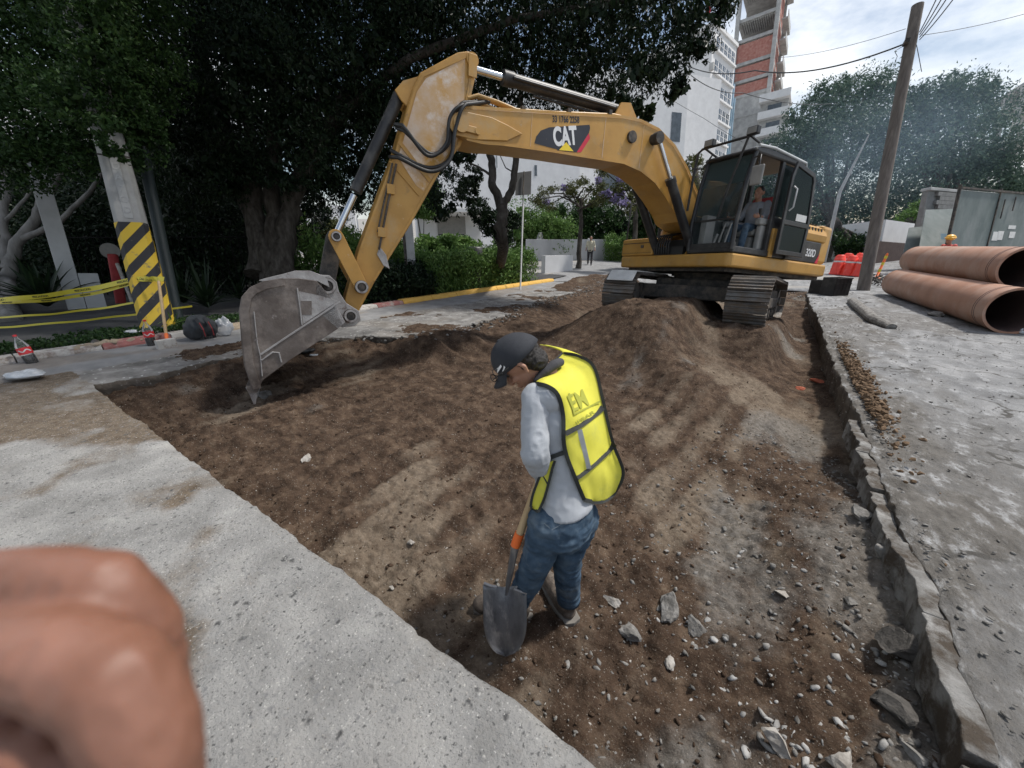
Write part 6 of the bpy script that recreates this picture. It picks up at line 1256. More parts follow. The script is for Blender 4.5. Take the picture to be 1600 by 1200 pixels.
# ---- crates, barrels, barricades
def crate(px, py, w_, d_, h_, label, z=None, yaw=0.2, m='black'):
    p = Gt(px, py); z = p.z if z is None else z; t = thing('plastic_crate', (p.x, p.y, z), label, 'crate', 'black crates beside the pole'); M = Matrix.Translation((p.x, p.y, z)) @ Matrix.Rotation(YAW+yaw, 4, 'Z'); mb = MB(M)
    for x in (-w_/2, w_/2-.02): mb.box(x, x+.02, -d_/2, d_/2, 0, h_)
    for y in (-d_/2, d_/2-.02): mb.box(-w_/2+.021, w_/2-.021, y, y+.02, 0, h_)
    mb.box(-w_/2+.02, w_/2-.02, -d_/2+.02, d_/2-.02, .01, .03); mb.build('shell', MT[m], t, bevel=.006)
    for zz in (h_*.3, h_*.65, h_-.03): MB(M).box(-w_/2-.015, w_/2+.015, -d_/2-.015, -d_/2-.001, zz, zz+.025).build('rib', MT[m], t)
    for k in range(5): x = -w_/2+.04+k*(w_-.08)/4; MB(M).box(x-.01, x+.01, -d_/2-.022, -d_/2-.0155, .02, h_-.03).build('rib', MT[m], t)
    return t
crate(1302, 461, .62, .45, .55, 'black ribbed crate standing just left of the wooden pole'); crate(1280, 458, .40, .5, .42, 'lower dark crate beside the excavator counterweight', yaw=.5)
crate(1294, 459, .26, .34, .36, 'narrow crate squeezed between the two black crates', yaw=.1)
MT['barrel'] = pmat('barrel_orange', [(.72,.035,.02),(.82,.06,.03)], 4, .45, .1, dust=((.8,.35,.28), 3, .6, .75))
for i, (px, py, d) in enumerate(((1308,422,19),(1326,421,18.6),(1341,423,18.3),(1317,417,20),(1335,415,20.2))):
    p = dp(px, py, d); p.z = gzf(p.x, p.y); h = .92; M = Matrix.Translation(p) @ Matrix.Rotation(.05*i, 4, 'Y')
    t = thing('traffic_barrel', p, ['red plastic barrel nearest to the excavator tail','red plastic barrel in the middle of the front row','red plastic barrel closest to the wooden pole','rear red barrel behind the left pair','rear red barrel behind the right pair'][i], 'barrel', 'red plastic barrels by the pole')
    pr = [(0,.30),(.06,.30),(.07,.27),(.28,.265),(.29,.25),(.50,.245),(.51,.23),(.72,.225),(.73,.21),(.86,.19),(.92,.12)]
    MB(M).tube([(0,0,z) for z, _ in pr], [r for _, r in pr], 18).build('barrel_body', MT['barrel'], t)
    for z in (.36, .58): MB(M).ring((0,0,z), (0,0,z+.07), .262-.05*z, .24-.06*z, 18).build('white_band', MT['white'], t)
for i, (px, py, d, lab) in enumerate(((1372,424,17.5,'orange and yellow striped post right of the wooden pole'),(1344,420,18.2,'orange post with yellow top behind the wooden pole'))):
    p = dp(px, py, d); p.z = gzf(p.x, p.y); t = thing('channelizer_post', p, lab, 'post'); M = Matrix.Translation(p) @ Matrix.Rotation(.12, 4, 'Y')
    MB(M).tube([(0,0,0),(0,0,.05),(0,0,.06),(0,0,1.05),(0,0,1.12)], [.16,.16,.05,.045,.02], 12).build('post_body', MT['orange'], t)
    for z in (.3, .6, .88): MB(M).ring((0,0,z), (0,0,z+.12), .056, .04, 12).build('yellow_band', MT['tape'], t)
# low debris piles beyond
mb = MB(); 
for k in range(160): p = dp(random.uniform(1345, 1400), random.uniform(428, 445), random.uniform(14.5, 18)); mb.rock((p.x, p.y, gzf(p.x, p.y)+.05+.12*random.random()), random.uniform(.04, .13), k, .7, 0)
setp(mb.build('debris_heap', MT['rock_dark']), 'dark rubble heap between the wooden pole and the pipes', 'rubble', None, 'stuff')
# hanging red flower in the ficus
p = dp(1107, 18, 8.9); mb = MB(); mb.ell(p, (.05,.05,.10)); mb.ell(p+Vector((.03,0,-.1)), (.03,.03,.06)); setp(mb.build('red_ribbon', MT['label_red']), 'small red ribbon caught in the hanging ficus leaves', 'ribbon')
crumple(478, 552, 0, .12, 'dark blue cloth bundle with white edge lying on the soil behind the bucket', MT['black'], 'cloth_bundle', 11, .6, 'cloth', -.12)
crumple(490, 556, 0, .06, 'small white plastic scrap beside the dark cloth bundle', MT['film'], 'plastic_scrap', 12, .4, 'litter', -.12)
# ================================================================== people
from mathutils.bvhtree import BVHTree
MT['skin'] = pmat('skin', [(.30,.155,.10),(.38,.205,.14)], 14, .5, .08, 200, sss=.15, spec=.4)
MT['skin_near'] = pmat('skin_near', [(.14,.060,.037),(.20,.092,.060),(.26,.13,.093)], 26, .48, .12, 420, sss=.3, spec=.4)
MT['hair'] = pmat('hair', [(.008,.006,.005),(.02,.016,.014)], 30, .5, .6, 120, aniso=(1,1,.2))
MT['sweat'] = pmat('grey_sweatshirt', [(.33,.35,.375),(.42,.44,.47)], 5, .95, .25, 260, dust=((.36,.35,.34), 5, .55, .8), spec=.1)
MT['denim'] = pmat('denim', [(.028,.050,.080),(.058,.092,.135),(.11,.15,.19)], 9, .9, .4, 260, dust=((.16,.19,.21), 6, .52, .8), spec=.1)
MT['vest'] = pmat('vest_yellow', [(.58,.55,.06),(.68,.64,.09)], 6, .75, .25, 240, dust=[((.50,.50,.10), 7, .52, .75)], spec=.2)
MT['vest_print'] = pmat('vest_print', [(.27,.28,.03),(.34,.35,.04)], 6, .75, .1)
MT['trim'] = pmat('vest_trim', [(.016,.018,.018),(.03,.033,.03)], 9, .8, .2, 160)
MT['reflect'] = pmat('reflective_tape', [(.42,.44,.47),(.50,.52,.55)], 30, .4, .1, 200, metal=.3)
MT['cap'] = pmat('cap_cloth', [(.012,.014,.02),(.03,.033,.04)], 9, .85, .2, 260)
MT['boot'] = pmat('boot_leather', [(.05,.038,.03),(.12,.095,.075)], 12, .8, .4, 60, dust=((.26,.22,.18), 9, .5, .7)); MT['sole'] = pmat('boot_sole', [(.10,.09,.08),(.19,.175,.155)], 9, .9, .3)
MT['shirt_dark'] = pmat('dark_cloth', [(.02,.02,.025),(.05,.05,.055)], 9, .9, .2)
MT['eye'] = pmat('eye', [(.02,.01,.008),(.03,.02,.015)], 9, .2, 0)
def loft(mb, st, ax1, ax2, seg=28):                 # stations: (centre, r1, r2)
    v = []; fs = []
    for c_, r1, r2 in st: v += [Vector(c_)+ax1*(r1*cos(2*pi*k/seg))+ax2*(r2*sin(2*pi*k/seg)) for k in range(seg)]
    for i in range(len(st)-1):
        for k in range(seg): fs.append((i*seg+k, i*seg+(k+1) % seg, (i+1)*seg+(k+1) % seg, (i+1)*seg+k))
    fs += [tuple(range(seg-1, -1, -1)), tuple(range((len(st)-1)*seg, len(st)*seg))]
    return mb.add(v, fs, True)
def chain(mb, pts, rads, n=5, seg=14):
    P = [Vector(p) for p in pts]; o = []; R = []
    for i in range(len(P)-1):
        for k in range(n): t = k/n; o.append(P[i].lerp(P[i+1], t)); R.append(rads[i]+(rads[i+1]-rads[i])*t)
    o.append(P[-1]); R.append(rads[-1]); mb.tube(o, R, seg); mb.ell(o[0], R[0], seg=12, rings=8); mb.ell(o[-1], R[-1], seg=12, rings=8)
    for i in range(1, len(P)-1): mb.ell(P[i], rads[i]*.99, seg=12, rings=8)
def hand(mb, wrist, dirv, palm_n, s=1.0, curl=1.1):
    d = Vector(dirv).normalized(); n_ = Vector(palm_n); n_ = (n_-d*n_.dot(d)).normalized(); a = d.cross(n_)
    w_ = Vector(wrist); mb.ell(w_+d*.045*s, (.040*s, .05*s, .017*s), Matrix((a, d, n_)).transposed(), 14, 10)
    for k, (ln, off) in enumerate(((.072,-.030),(.080,-.010),(.075,.010),(.058,.029))):
        p = w_+d*.085*s+a*off*s; pts = [w_+d*.05*s+a*off*s, p]; ang = 0
        for j, f_ in enumerate((.42,.32,.26)): ang += curl*(.55, .75, .55)[j]; p = p+(d*cos(ang)+n_*sin(ang))*ln*f_*s; pts.append(p)
        chain(mb, pts, [.0095*s, .0095*s, .0088*s, .008*s, .007*s], 3, 9)
    p = w_+d*.03*s-a*.035*s; chain(mb, [w_+d*.015*s-a*.015*s, p, p+(d*.5-a*.45+n_*.5).normalized()*.035*s, p+(d*.55-a*.1+n_*.9).normalized()*.062*s], [.013*s,.0125*s,.0105*s,.009*s], 3, 9)
def head(mb, c_, fd, up, s=1.0):
    """skull, jaw, nose, ears; fd = facing direction"""
    f_ = Vector(fd).normalized(); u = Vector(up); u = (u-f_*u.dot(f_)).normalized(); l = u.cross(f_); R = Matrix((f_, l, u)).transposed(); c_ = Vector(c_)
    P = lambda x, y, z: c_+R @ Vector((x*s, y*s, z*s))
    mb.ell(P(-.008,0,.03), (.095*s,.076*s,.090*s), R, 22, 16); mb.ell(P(.028,0,-.035), (.062*s,.058*s,.075*s), R, 20, 14); mb.ell(P(.052,0,-.092), (.030*s,.034*s,.024*s), R, 14, 10)
    mb.tube([P(.085,0,.012), P(.103,0,-.018), P(.108,0,-.032)], [.008*s,.012*s,.016*s], 10); mb.ell(P(.104,0,-.034), .013*s, seg=10, rings=8)
    mb.ell(P(.080,0,.028), (.016*s,.052*s,.012*s), R, 12, 8); mb.ell(P(.088,0,-.062), (.012*s,.026*s,.007*s), R, 12, 8); mb.ell(P(.086,0,-.074), (.011*s,.022*s,.007*s), R, 12, 8)
    for y in (1, -1):
        mb.ell(P(.058,y*.040,-.022), (.026*s,.018*s,.020*s), R, 12, 8); mb.tube([P(-.006,y*.074,.022), P(-.018,y*.088,.024), P(-.024,y*.086,-.004), P(-.010,y*.078,-.034)], [.010*s,.011*s,.010*s,.008*s], 8)
    return P, R
# ---------------- worker with the shovel
Rv = Vector((cos(YAW), sin(YAW), 0)); Fv = Vector((-sin(YAW), cos(YAW), 0)); Z = Vector((0,0,1))
FD = (Rv*-.87+Fv*.5).normalized(); LD = Z.cross(FD)
fh = at(884, 962, -.37); gzr = soilf(fh.x, fh.y)
WK = thing('person', at(850, 955, gzr), 'worker in yellow safety vest, black cap and jeans bending over a round shovel', 'person')
TOR = [((881,784,1.768),.166,.128),((882,760,1.765),.160,.125),((884,725,1.76),.160,.128),((884,690,1.755),.170,.135),((881,655,1.75),.185,.142),((876,628,1.745),.188,.135),((870,607,1.735),.165,.11),((862,594,1.73),.10,.08),((856,586,1.725),.07,.065)]
def torso(mb, e): return loft(mb, [(dp(*p), r1+e, r2+e) for p, r1, r2 in TOR], LD, FD, 32)
shL = dp(838, 622, 1.62); shR = dp(880, 612, 1.90); elL = dp(835, 708, 1.565); haL = dp(847, 739, 1.70); elR = dp(868, 690, 2.0); haR = dp(850, 722, 1.80)
hipL = dp(860, 815, 1.72); hipR = dp(903, 812, 1.83); knL = dp(840, 872, 1.79); knR = dp(886, 866, 1.885)
anL = at(810, 943, gzr+.10); anR = at(888, 940, gzr+.10); heL, toL = at(814, 958, gzr+.02), at(748, 946, gzr+.02); heR, toR = at(887, 957, gzr+.02), at(860, 914, gzr+.02)
hc = dp(815, 566, 1.685); neck = dp(853, 586, 1.725)
fdH = (Rv*-.72+Fv*.15+Z*-.86).normalized(); upH = (Z*.72+Rv*-.65)
mb = MB(); P, RH = head(mb, hc, fdH, upH, 1.0)
chain(mb, [neck, hc+Vector((0,0,-.02))+Rv*.02], [.058,.055]); torso(mb, -.022)
chain(mb, [shL+Rv*.03, elL, haL], [.040,.032,.027]); chain(mb, [shR, elR, haR], [.040,.032,.027]); chain(mb, [hipL, knL, anL], [.075,.052,.040]); chain(mb, [hipR, knR, anR], [.075,.052,.040])
chain(mb, [anL, heL.lerp(toL,.6)+Z*.02], [.035,.03]); chain(mb, [anR, heR.lerp(toR,.6)+Z*.02], [.035,.03])
grip = (dp(808,840,1.80)-dp(848,735,1.745)).normalized()
hand(mb, haL+(haL-elL).normalized()*-.02, (haL-elL), Fv, .9, 1.5); hand(mb, haR+(haR-elR).normalized()*-.02, (haR-elR), -Fv, .9, 1.5)
me = fuse(mb, .0045, 3, .5, 'body'); link('body', me, WK, [MT['skin']])
for y in (1, -1):
    MB().ell(P(.077, y*.030, .012), .011, seg=12, rings=8).build('eye', MT['eye'], WK)
    MB().tube([P(.092,y*.012,.030), P(.090,y*.032,.036), P(.080,y*.046,.030)], [.003,.0045,.002], 6).build('eyebrow', MT['hair'], WK)
# hair, cap
mb = MB(); mb.ell(P(-.016,0,.034), (.095,.082,.090), RH, 20, 14); mb.ell(P(-.055,0,-.035), (.045,.068,.055), RH, 16, 10)
me = fuse(mb, .006, 2); me = wrinkle(me, .006, 60, 4, (1,1,1)); bmh = bmesh.new(); bmh.from_mesh(me); Ri = RH.inverted()
bmesh.ops.delete(bmh, geom=[v for v in bmh.verts if (lambda q: q.z > .06 or q.x > .035+.25*max(0, q.z-.02) or (q.x > -.0 and q.z < .028))(Ri @ (v.co-hc))], context='VERTS'); bmh.to_mesh(me); bmh.free(); link('hair', me, WK, [MT['hair']])
mb = MB(); v = []; fs = []; ns, nr_ = 28, 9                                       # cap crown
for i in range(nr_+1):
    t = i/nr_*pi*.50
    for k in range(ns): a = 2*pi*k/ns; v.append(P(-.008+.116*cos(a)*sin(t), .097*sin(a)*sin(t), .026+.012*cos(a)*sin(t)+.110*cos(t)+.004*(i < nr_)))
for i in range(nr_):
    for k in range(ns): fs.append((i*ns+k, i*ns+(k+1) % ns, (i+1)*ns+(k+1) % ns, (i+1)*ns+k))
mb.add(v, fs, True); mb.ell(P(-.008,0,.139), (.008,.008,.005), RH, 10, 6); cap = link('cap', mb.mesh(), WK, [MT['cap']]); sm_ = cap.modifiers.new('s', 'SOLIDIFY'); sm_.thickness = .004
v = []; fs = []; nb = 14
for j in range(6):
    for k in range(nb+1): a = -1.05+2.1*k/nb; e = j/5; v.append(P(-.006+.104*cos(a)+(.078*cos(a*.75))*e, .088*sin(a)*(1-.04*e), .034+.010-.028*e-.022*(sin(a)**2)*(.3+e)))
for j in range(5):
    for k in range(nb): fs.append((j*(nb+1)+k, j*(nb+1)+k+1, (j+1)*(nb+1)+k+1, (j+1)*(nb+1)+k))
mb = MB(); mb.add(v, fs, True); br = link('cap_bill', mb.mesh(), cap, [MT['cap']]); s_ = br.modifiers.new('s', 'SOLIDIFY'); s_.thickness = .004
# cap side marks and glasses resting on the bill
for (a0, z0, ln) in ((.55, .075, .05), (.80, .062, .035)):
    pts = [P(-.008+.1165*cos(a0+t*ln*12)*.97, .0975*sin(a0+t*ln*12)*.97, z0-.016+.012*t) for t in np.linspace(0, 1, 5)]; MB().strip(pts, .010, [(p-hc).normalized() for p in pts], .001).build('cap_mark', MT['decal_white'], cap)
pts = [P(-.008+.1155*cos(a)*.93, .0965*sin(a)*.93, .073) for a in np.linspace(.55, 1.1, 6)]; MB().strip(pts, .007, [(p-hc).normalized() for p in pts], .001).build('cap_mark', MT['decal_white'], cap)
mb = MB(); mb.tube([P(.02,.094,.044), P(.10,.080,.052), P(.125,.055,.050)], .0025, 6); mb.tube([P(.02,-.094,.044), P(.10,-.080,.052), P(.125,-.055,.050)], .0025, 6)
for y in (.03, -.03): mb.tube([P(.130,y+.028*cos(a),.050+.017*sin(a)) for a in np.linspace(0, 2*pi, 14)], .002, 5)
mb.build('glasses', MT['black'], WK)
# sweatshirt
mb = MB(); torso(mb, .0); chain(mb, [shL+Rv*.05+Z*.005, shL], [.075,.060]); chain(mb, [shR-Rv*.0, elR, haR], [.07,.058,.048])
mb.ell(dp(866,600,1.73), (.10,.12,.05)); me = fuse(mb, .0065, 5, .5, 'sweatshirt'); me = wrinkle(me, .0045, 11, 2, (1,1,.8)); me = wrinkle(me, .0022, 26, 5)
shirt = link('sweatshirt', me, WK, [MT['sweat']]); mb = MB(); chain(mb, [shL+Rv*.03+Z*.0, shL, shL.lerp(elL,.55), elL, elL.lerp(haL,.55), haL+(haL-elL).normalized()*.012], [.066,.064,.057,.057,.052,.044]); ms = fuse(mb, .006, 4); ms = wrinkle(ms, .004, 12, 3, (1,1,1.6)); ms = wrinkle(ms, .0025, 28, 6); link('sleeve', ms, shirt, [MT['sweat']]); mb = MB(); pts = [dp(*p) for p in ((834,594,1.64),(848,580,1.65),(862,570,1.68),(872,566,1.73))]; chain(mb, [p+Rv*.01 for p in pts], [.014,.021,.023,.020]); link('collar', fuse(mb, .005, 4), shirt, [MT['shirt_dark']])
bv = BVHTree.FromPolygons([v_.co.copy() for v_ in me.vertices], [tuple(p.vertices) for p in me.polygons])
mb = MB(); mb.ell(dp(882,795,1.775), (.172,.172,.03)); 
# jeans
mb = MB(); loft(mb, [(dp(878,842,1.79),.10,.09),(dp(880,825,1.785),.155,.125),(dp(882,805,1.775),.160,.125),(dp(882,787,1.77),.162,.124),(dp(881,770,1.765),.158,.120)], LD, FD, 28)
chain(mb, [hipL+Z*.01, knL, knL.lerp(anL,.5), anL+Z*.03], [.098,.070,.064,.056]); chain(mb, [hipR+Z*.01, knR, knR.lerp(anR,.5), anR+Z*.03], [.098,.070,.064,.056])
me2 = fuse(mb, .0065, 5, .5, 'jeans'); me2 = wrinkle(me2, .006, 13, 7, (1,1,2.2)); me2 = wrinkle(me2, .0025, 30, 9, (1,1,1.5)); jeans = link('jeans', me2, WK, [MT['denim']])
bj = BVHTree.FromPolygons([v_.co.copy() for v_ in me2.vertices], [tuple(p.vertices) for p in me2.polygons])
def onto(bvh, px, py, off=.006, dflt=1.75):
    r = ray(px, py); h = bvh.ray_cast(EYE, r.normalized()); return (h[0]-r.normalized()*off, h[1]) if h[0] else (dp(px, py, dflt), -r.normalized())
pts = [onto(bj, *p, -.001) for p in ((848,800),(850,817),(862,828),(876,820),(878,803))]; MB().strip([p for p, _ in pts], .003, [n_ for _, n_ in pts], .0012).build('pocket_seam', pmat('denim_seam', [(.10,.13,.16),(.16,.19,.22)], 9, .9, 0), jeans)
for an in (anL, anR): mb = MB(); mb.tube([an+Z*.012, an+Z*.045], [.063,.062], 18, False); o = mb.build('cuff', MT['denim'], jeans); s_ = o.modifiers.new('s', 'SOLIDIFY'); s_.thickness = .005
# boots
for he, to, an in ((heL, toL, anL), (heR, toR, anR)):
    d = (to-he); d.z = 0; d = d.normalized(); s_ = Z.cross(d); g = Vector((he.x, he.y, gzr)); RB = Matrix((d, s_, Z)).transposed(); L_ = .27
    mb = MB(); chain(mb, [an+Z*.03, g+Z*.055+d*.03, g+d*.10+Z*.05, g+d*.20+Z*.040], [.058,.056,.053,.048]); mb.ell(g+d*.215+Z*.038, (.056,.052,.040), RB); mb.ell(g+Z*.045, (.048,.044,.045), RB)
    me3 = fuse(mb, .006, 4); me3 = wrinkle(me3, .003, 22, 3); bt = link('boot', me3, WK, [MT['boot']])
    n = 20; pr = [(-.055+.31*k/9, .047+.009*sin(pi*k/9)) for k in range(10)]; poly = [(x, y) for x, y in pr]+[(.275, .0)]+[(x, -y) for x, y in pr[::-1]]+[(-.068, 0)]
    MB(Matrix.Translation(g) @ RB.to_4x4()).prism(poly, -.012, .020, 'z').build('sole', MT['sole'], bt, bevel=.004)
    mb = MB(); 
    for k in range(4): c_ = g+d*(.07+.03*k)+Z*(.103-.008*k); mb.tube([c_-s_*.025, c_+Z*.006, c_+s_*.025], .0025, 6)
    mb.build('laces', MT['sole'], bt)
# vest: back panel laid over the sweatshirt
Lp_ = [(832,598),(856,604),(872,618),(880,650),(882,700),(900,750),(913,781)]; Rp_ = [(880,552),(903,556),(928,573),(942,625),(957,690),(974,738),(962,768)]
def panel(Lp, Rp, name, nrow=40, ncol=26, wrap=5, off=.010, dflt=None, drop=None, mat='vest', lim=.10):
    G = np.zeros((nrow+1, ncol+1, 3)); D = np.full((nrow+1, ncol+1), np.nan); PX = np.zeros((nrow+1, ncol+1, 2))
    def ev(S, t): x = t*(len(S)-1); i = min(int(x), len(S)-2); f_ = x-i; return np.array(S[i])*(1-f_)+np.array(S[i+1])*f_
    def sm(S):                                      # Catmull-Rom resample
        o = []
        for i in range(len(S)-1):
            p0, p1, p2, p3 = [np.array(S[max(0, min(len(S)-1, j))], float) for j in (i-1, i, i+1, i+2)]
            for u in np.linspace(0, 1, 8)[:-1]: o.append(.5*((2*p1)+(p2-p0)*u+(2*p0-5*p1+4*p2-p3)*u*u+(3*p1-p0-3*p2+p3)*u**3))
        return o+[np.array(S[-1], float)]
    Ls, Rs = sm(Lp), sm(Rp)
    for i in range(nrow+1):
        a, b = ev(Ls, i/nrow), ev(Rs, i/nrow)
        for j in range(ncol+1):
            p = a*(1-j/ncol)+b*(j/ncol)
            if drop is not None: p = p+np.array(drop)*(sin(pi*j/ncol)*(i/nrow)**3)
            PX[i, j] = p; r = ray(*p); h = bv.ray_cast(EYE, r.normalized()); h2 = bj.ray_cast(EYE, r.normalized()); dd = [x[3]/r.length for x in (h, h2) if x[0]]
            if dd: D[i, j] = min(dd)-off
    H = D.copy()
    for i in range(nrow+1):                         # fill where the cloth hangs free
        last = None
        for j in range(ncol+1):
            if np.isnan(D[i, j]): D[i, j] = (last+.004*(j-lastj)) if last is not None else (dflt or 1.7)
            else: last, lastj = D[i, j], j
    for _ in range(60):
        E_ = D.copy(); E_[1:-1, 1:-1] = (D[:-2, 1:-1]+D[2:, 1:-1]+D[1:-1, :-2]+D[1:-1, 2:])/4; E_[1:-1, 0] = (D[:-2, 0]+D[2:, 0]+D[1:-1, 1]*2)/4; E_[1:-1, -1] = (D[:-2, -1]+D[2:, -1]+D[1:-1, -2]*2)/4
        m_ = ~np.isnan(H); E_[m_] = np.minimum(E_[m_], H[m_]); D = E_
    ii, jj = np.meshgrid(np.arange(nrow+1), np.arange(ncol+1), indexing='ij'); D += .006*np.abs(n2(ii/8.+jj/9., jj/6., 3))+.004*n2(ii/3.5, jj/5., 5)
    W = [[dp(PX[i, j, 0], PX[i, j, 1], D[i, j]) for j in range(ncol+1)] for i in range(nrow+1)]
    v = [p for row in W for p in row]; nc = ncol+1; fs = [(i*nc+j, i*nc+j+1, (i+1)*nc+j+1, (i+1)*nc+j) for i in range(nrow) for j in range(ncol)]
    mb = MB(); mb.add(v, fs, True)
    if wrap:
        prev = [i*nc+ncol for i in range(nrow+1)]
        for k in range(1, wrap+1):
            cur = []
            for i in range(nrow+1):
                e = W[i][ncol]; mb.v.append(tuple(e+Fv*(.034*k)-Rv*(.004*k*k))); mb.sm; cur.append(len(mb.v)-1)
            for i in range(nrow): mb.f.append((prev[i], cur[i], cur[i+1], prev[i+1])); mb.sm.append(True); mb.mi.append(0)
            prev = cur
    o = link(name, mb.mesh(), WK, [MT[mat]]); s_ = o.modifiers.new('s', 'SOLIDIFY'); s_.thickness = .004; s_.offset = 0
    b2v = BVHTree.FromPolygons([Vector(p) for p in mb.v], mb.f); edges = (PX[:, 0], PX[:, -1], PX[0], PX[-1])
    return o, b2v, PX, D
vest, bvv, PXv, Dv = panel(Lp_, Rp_, 'safety_vest', drop=(4, 9))
def edge_strip(pxs, ds, w_, name='trim', mat='trim', off=.004, par=None, th=.0035, inset=0.):
    pts = [dp(p[0], p[1], d_-off) for p, d_ in zip(pxs, ds)]; nr = [(EYE-p).normalized() for p in pts]; return MB().strip(pts, w_, nr, th).build(name, MT[mat], par or vest)
edge_strip(PXv[:, 0], Dv[:, 0], .017); edge_strip(PXv[:, -1], Dv[:, -1], .014); edge_strip(PXv[0], Dv[0], .017); edge_strip(PXv[-1], Dv[-1], .018)
def band(p0, p1, w_, mat, name, n=18, off=.004, th=.002, sag=0):
    pts = []; nr = []
    for k in range(n+1):
        t = k/n; px = p0[0]+(p1[0]-p0[0])*t; py = p0[1]+(p1[1]-p0[1])*t+sag*sin(pi*t); h, nn_ = onto(bvv, px, py, off, 1.72); pts.append(h); nr.append((EYE-h).normalized())
    return MB().strip(pts, w_, nr, th).build(name, MT[mat], vest)
band((883,677), (942.5,636.5),   .026, 'trim', 'cross_band', sag=3); band((898,748), (960.5,693.5), .026, 'trim', 'cross_band', sag=3); band((903,672), (917.5,733), .035, 'reflect', 'reflective_stripe', off=.0025)
# print: shield and letters bent onto the vest
def print_px(name, tm, cx, cy, ang, sx, sy, mat, off=.010):
    tm = tm; v = []
    for q_ in tm.vertices:
        x, y = q_.co.x*sx, -q_.co.y*sy; px = cx+x*cos(ang)-y*sin(ang); py = cy+x*sin(ang)+y*cos(ang); h, _ = onto(bvv, px, py, off, 1.72); q_.co = h
    tm.update(); return link(name, tm, vest, [MT[mat]])
def sub(me, cuts=2):
    bmx_ = bmesh.new(); bmx_.from_mesh(me); bmesh.ops.triangulate(bmx_, faces=bmx_.faces); bmesh.ops.subdivide_edges(bmx_, edges=[e for e in bmx_.edges if e.calc_length() > .05], cuts=cuts*2, use_grid_fill=True); bmx_.to_mesh(me); bmx_.free(); return me
print_px('letters', sub(text_mesh('EM', 1, 0, .015)), 904, 627, -.42, 23, 38, 'vest_print'); print_px('small_print', sub(text_mesh('IRBAR', 1, 0, .01)), 914, 653, -.58, 13, 8, 'vest_print')
mb = MB(); mb.add([(-.5,-.4,0),(.5,-.4,0),(.5,-.34,0),(-.5,-.34,0),(-.5,-.34,0),(-.44,-.34,0),(-.30,.35,0),(-.36,.35,0)], [(0,1,2,3),(4,5,6,7)]); print_px('print_outline', sub(mb.mesh(), 4), 910, 622, -.46, 46, 46, 'vest_print')
# front flap and belt strap of the vest on the near side
fl = [(857,722),(850,732),(841,750),(832,775),(829,792)]; fr = [(867,720),(863,732),(858,752),(850,780),(841,800)]
flap, bvf, PXf, Df = panel(fl, fr, 'vest_front', nrow=22, ncol=6, wrap=0, off=.020, dflt=1.66)
for e_ in (0, -1): edge_strip(PXf[:, e_], Df[:, e_], .011, par=flap)
edge_strip(PXf[-1], Df[-1], .012, par=flap); edge_strip([(845,735),(849,743),(853,750),(856,756)], [1.62]*4, .010, par=flap)
pts = []
for k in range(11):
    t = k/10; h, _ = onto(bv, 857+27*t, 716-10*t, .006, 1.7); pts.append(h)
MB().strip(pts, .018, [(EYE-p).normalized() for p in pts], .003).build('side_strap', MT['trim'], vest)
# ---------------- shovel
SH_ = thing('shovel', dp(790,1024,1.887), 'round-point shovel with wooden handle and orange band held by the worker', 'shovel')
h0, h1, h2_, h3 = dp(856,712,1.72), dp(812,834,1.80), dp(805,853,1.815), dp(794,912,1.875)
MB().tube([h0, h0.lerp(h1,.5), h1], [.017,.0185,.019], 16).build('handle', MT['wood'], SH_)
MB().tube([h1-(h2_-h1)*.05, h2_], [.0235,.0225], 16).build('orange_band', MT['orange'], SH_)
MT['blade'] = pmat('shovel_steel', [(.11,.11,.115),(.19,.19,.195),(.26,.26,.26)], 14, .45, .25, 60, metal=.6, aniso=(1,1,.3), dust=((.48,.45,.42), 8, .53, .68))
mb = MB(); mb.tube([h2_, h2_.lerp(h3,.5), h3, dp(791,930,1.88)], [.020,.017,.013,.006], 14, flat=.8); nb_ = 13; rows = 20; v = []; fs = []
for i in range(rows+1):
    t = i/rows; y = 916+110*t; hw2 = 34*(1-max(0, (t-.42)/.58)**2.2)**.5 if t < 1 else 0; hw2 = max(hw2, .8); cx_ = 788.5+1.5*t
    for j in range(nb_):
        s_ = -1+2*j/(nb_-1); d_ = 1.888-.020*(1-s_*s_)*(1-.5*t)*-1-.018*s_*s_-.006*sin(pi*t)+(.010*(1-t*6) if t < .16 and abs(s_) < .25 else 0); yy_ = y+(3.5 if t == 0 else 0)*(-abs(s_)+.3)
        v.append(dp(cx_+hw2*s_, yy_+3*sin(pi*t), d_))
for i in range(rows):
    for j in range(nb_-1): fs.append((i*nb_+j, i*nb_+j+1, (i+1)*nb_+j+1, (i+1)*nb_+j))
b2_ = MB(); b2_.add(v, fs, True); bl_ = b2_.build('blade', MT['blade'], SH_); s_ = bl_.modifiers.new('s', 'SOLIDIFY'); s_.thickness = .003; mb.build('socket', MT['blade'], SH_)
for s0, s1 in (((756,911),(776,917)), ((803,920),(823,927))):
    MB().tube([dp(*s0,1.868), dp((s0[0]+s1[0])/2,(s0[1]+s1[1])/2+1,1.868), dp(*s1,1.868)], .0065, 8).build('foot_step', MT['bkt_pale'], SH_)
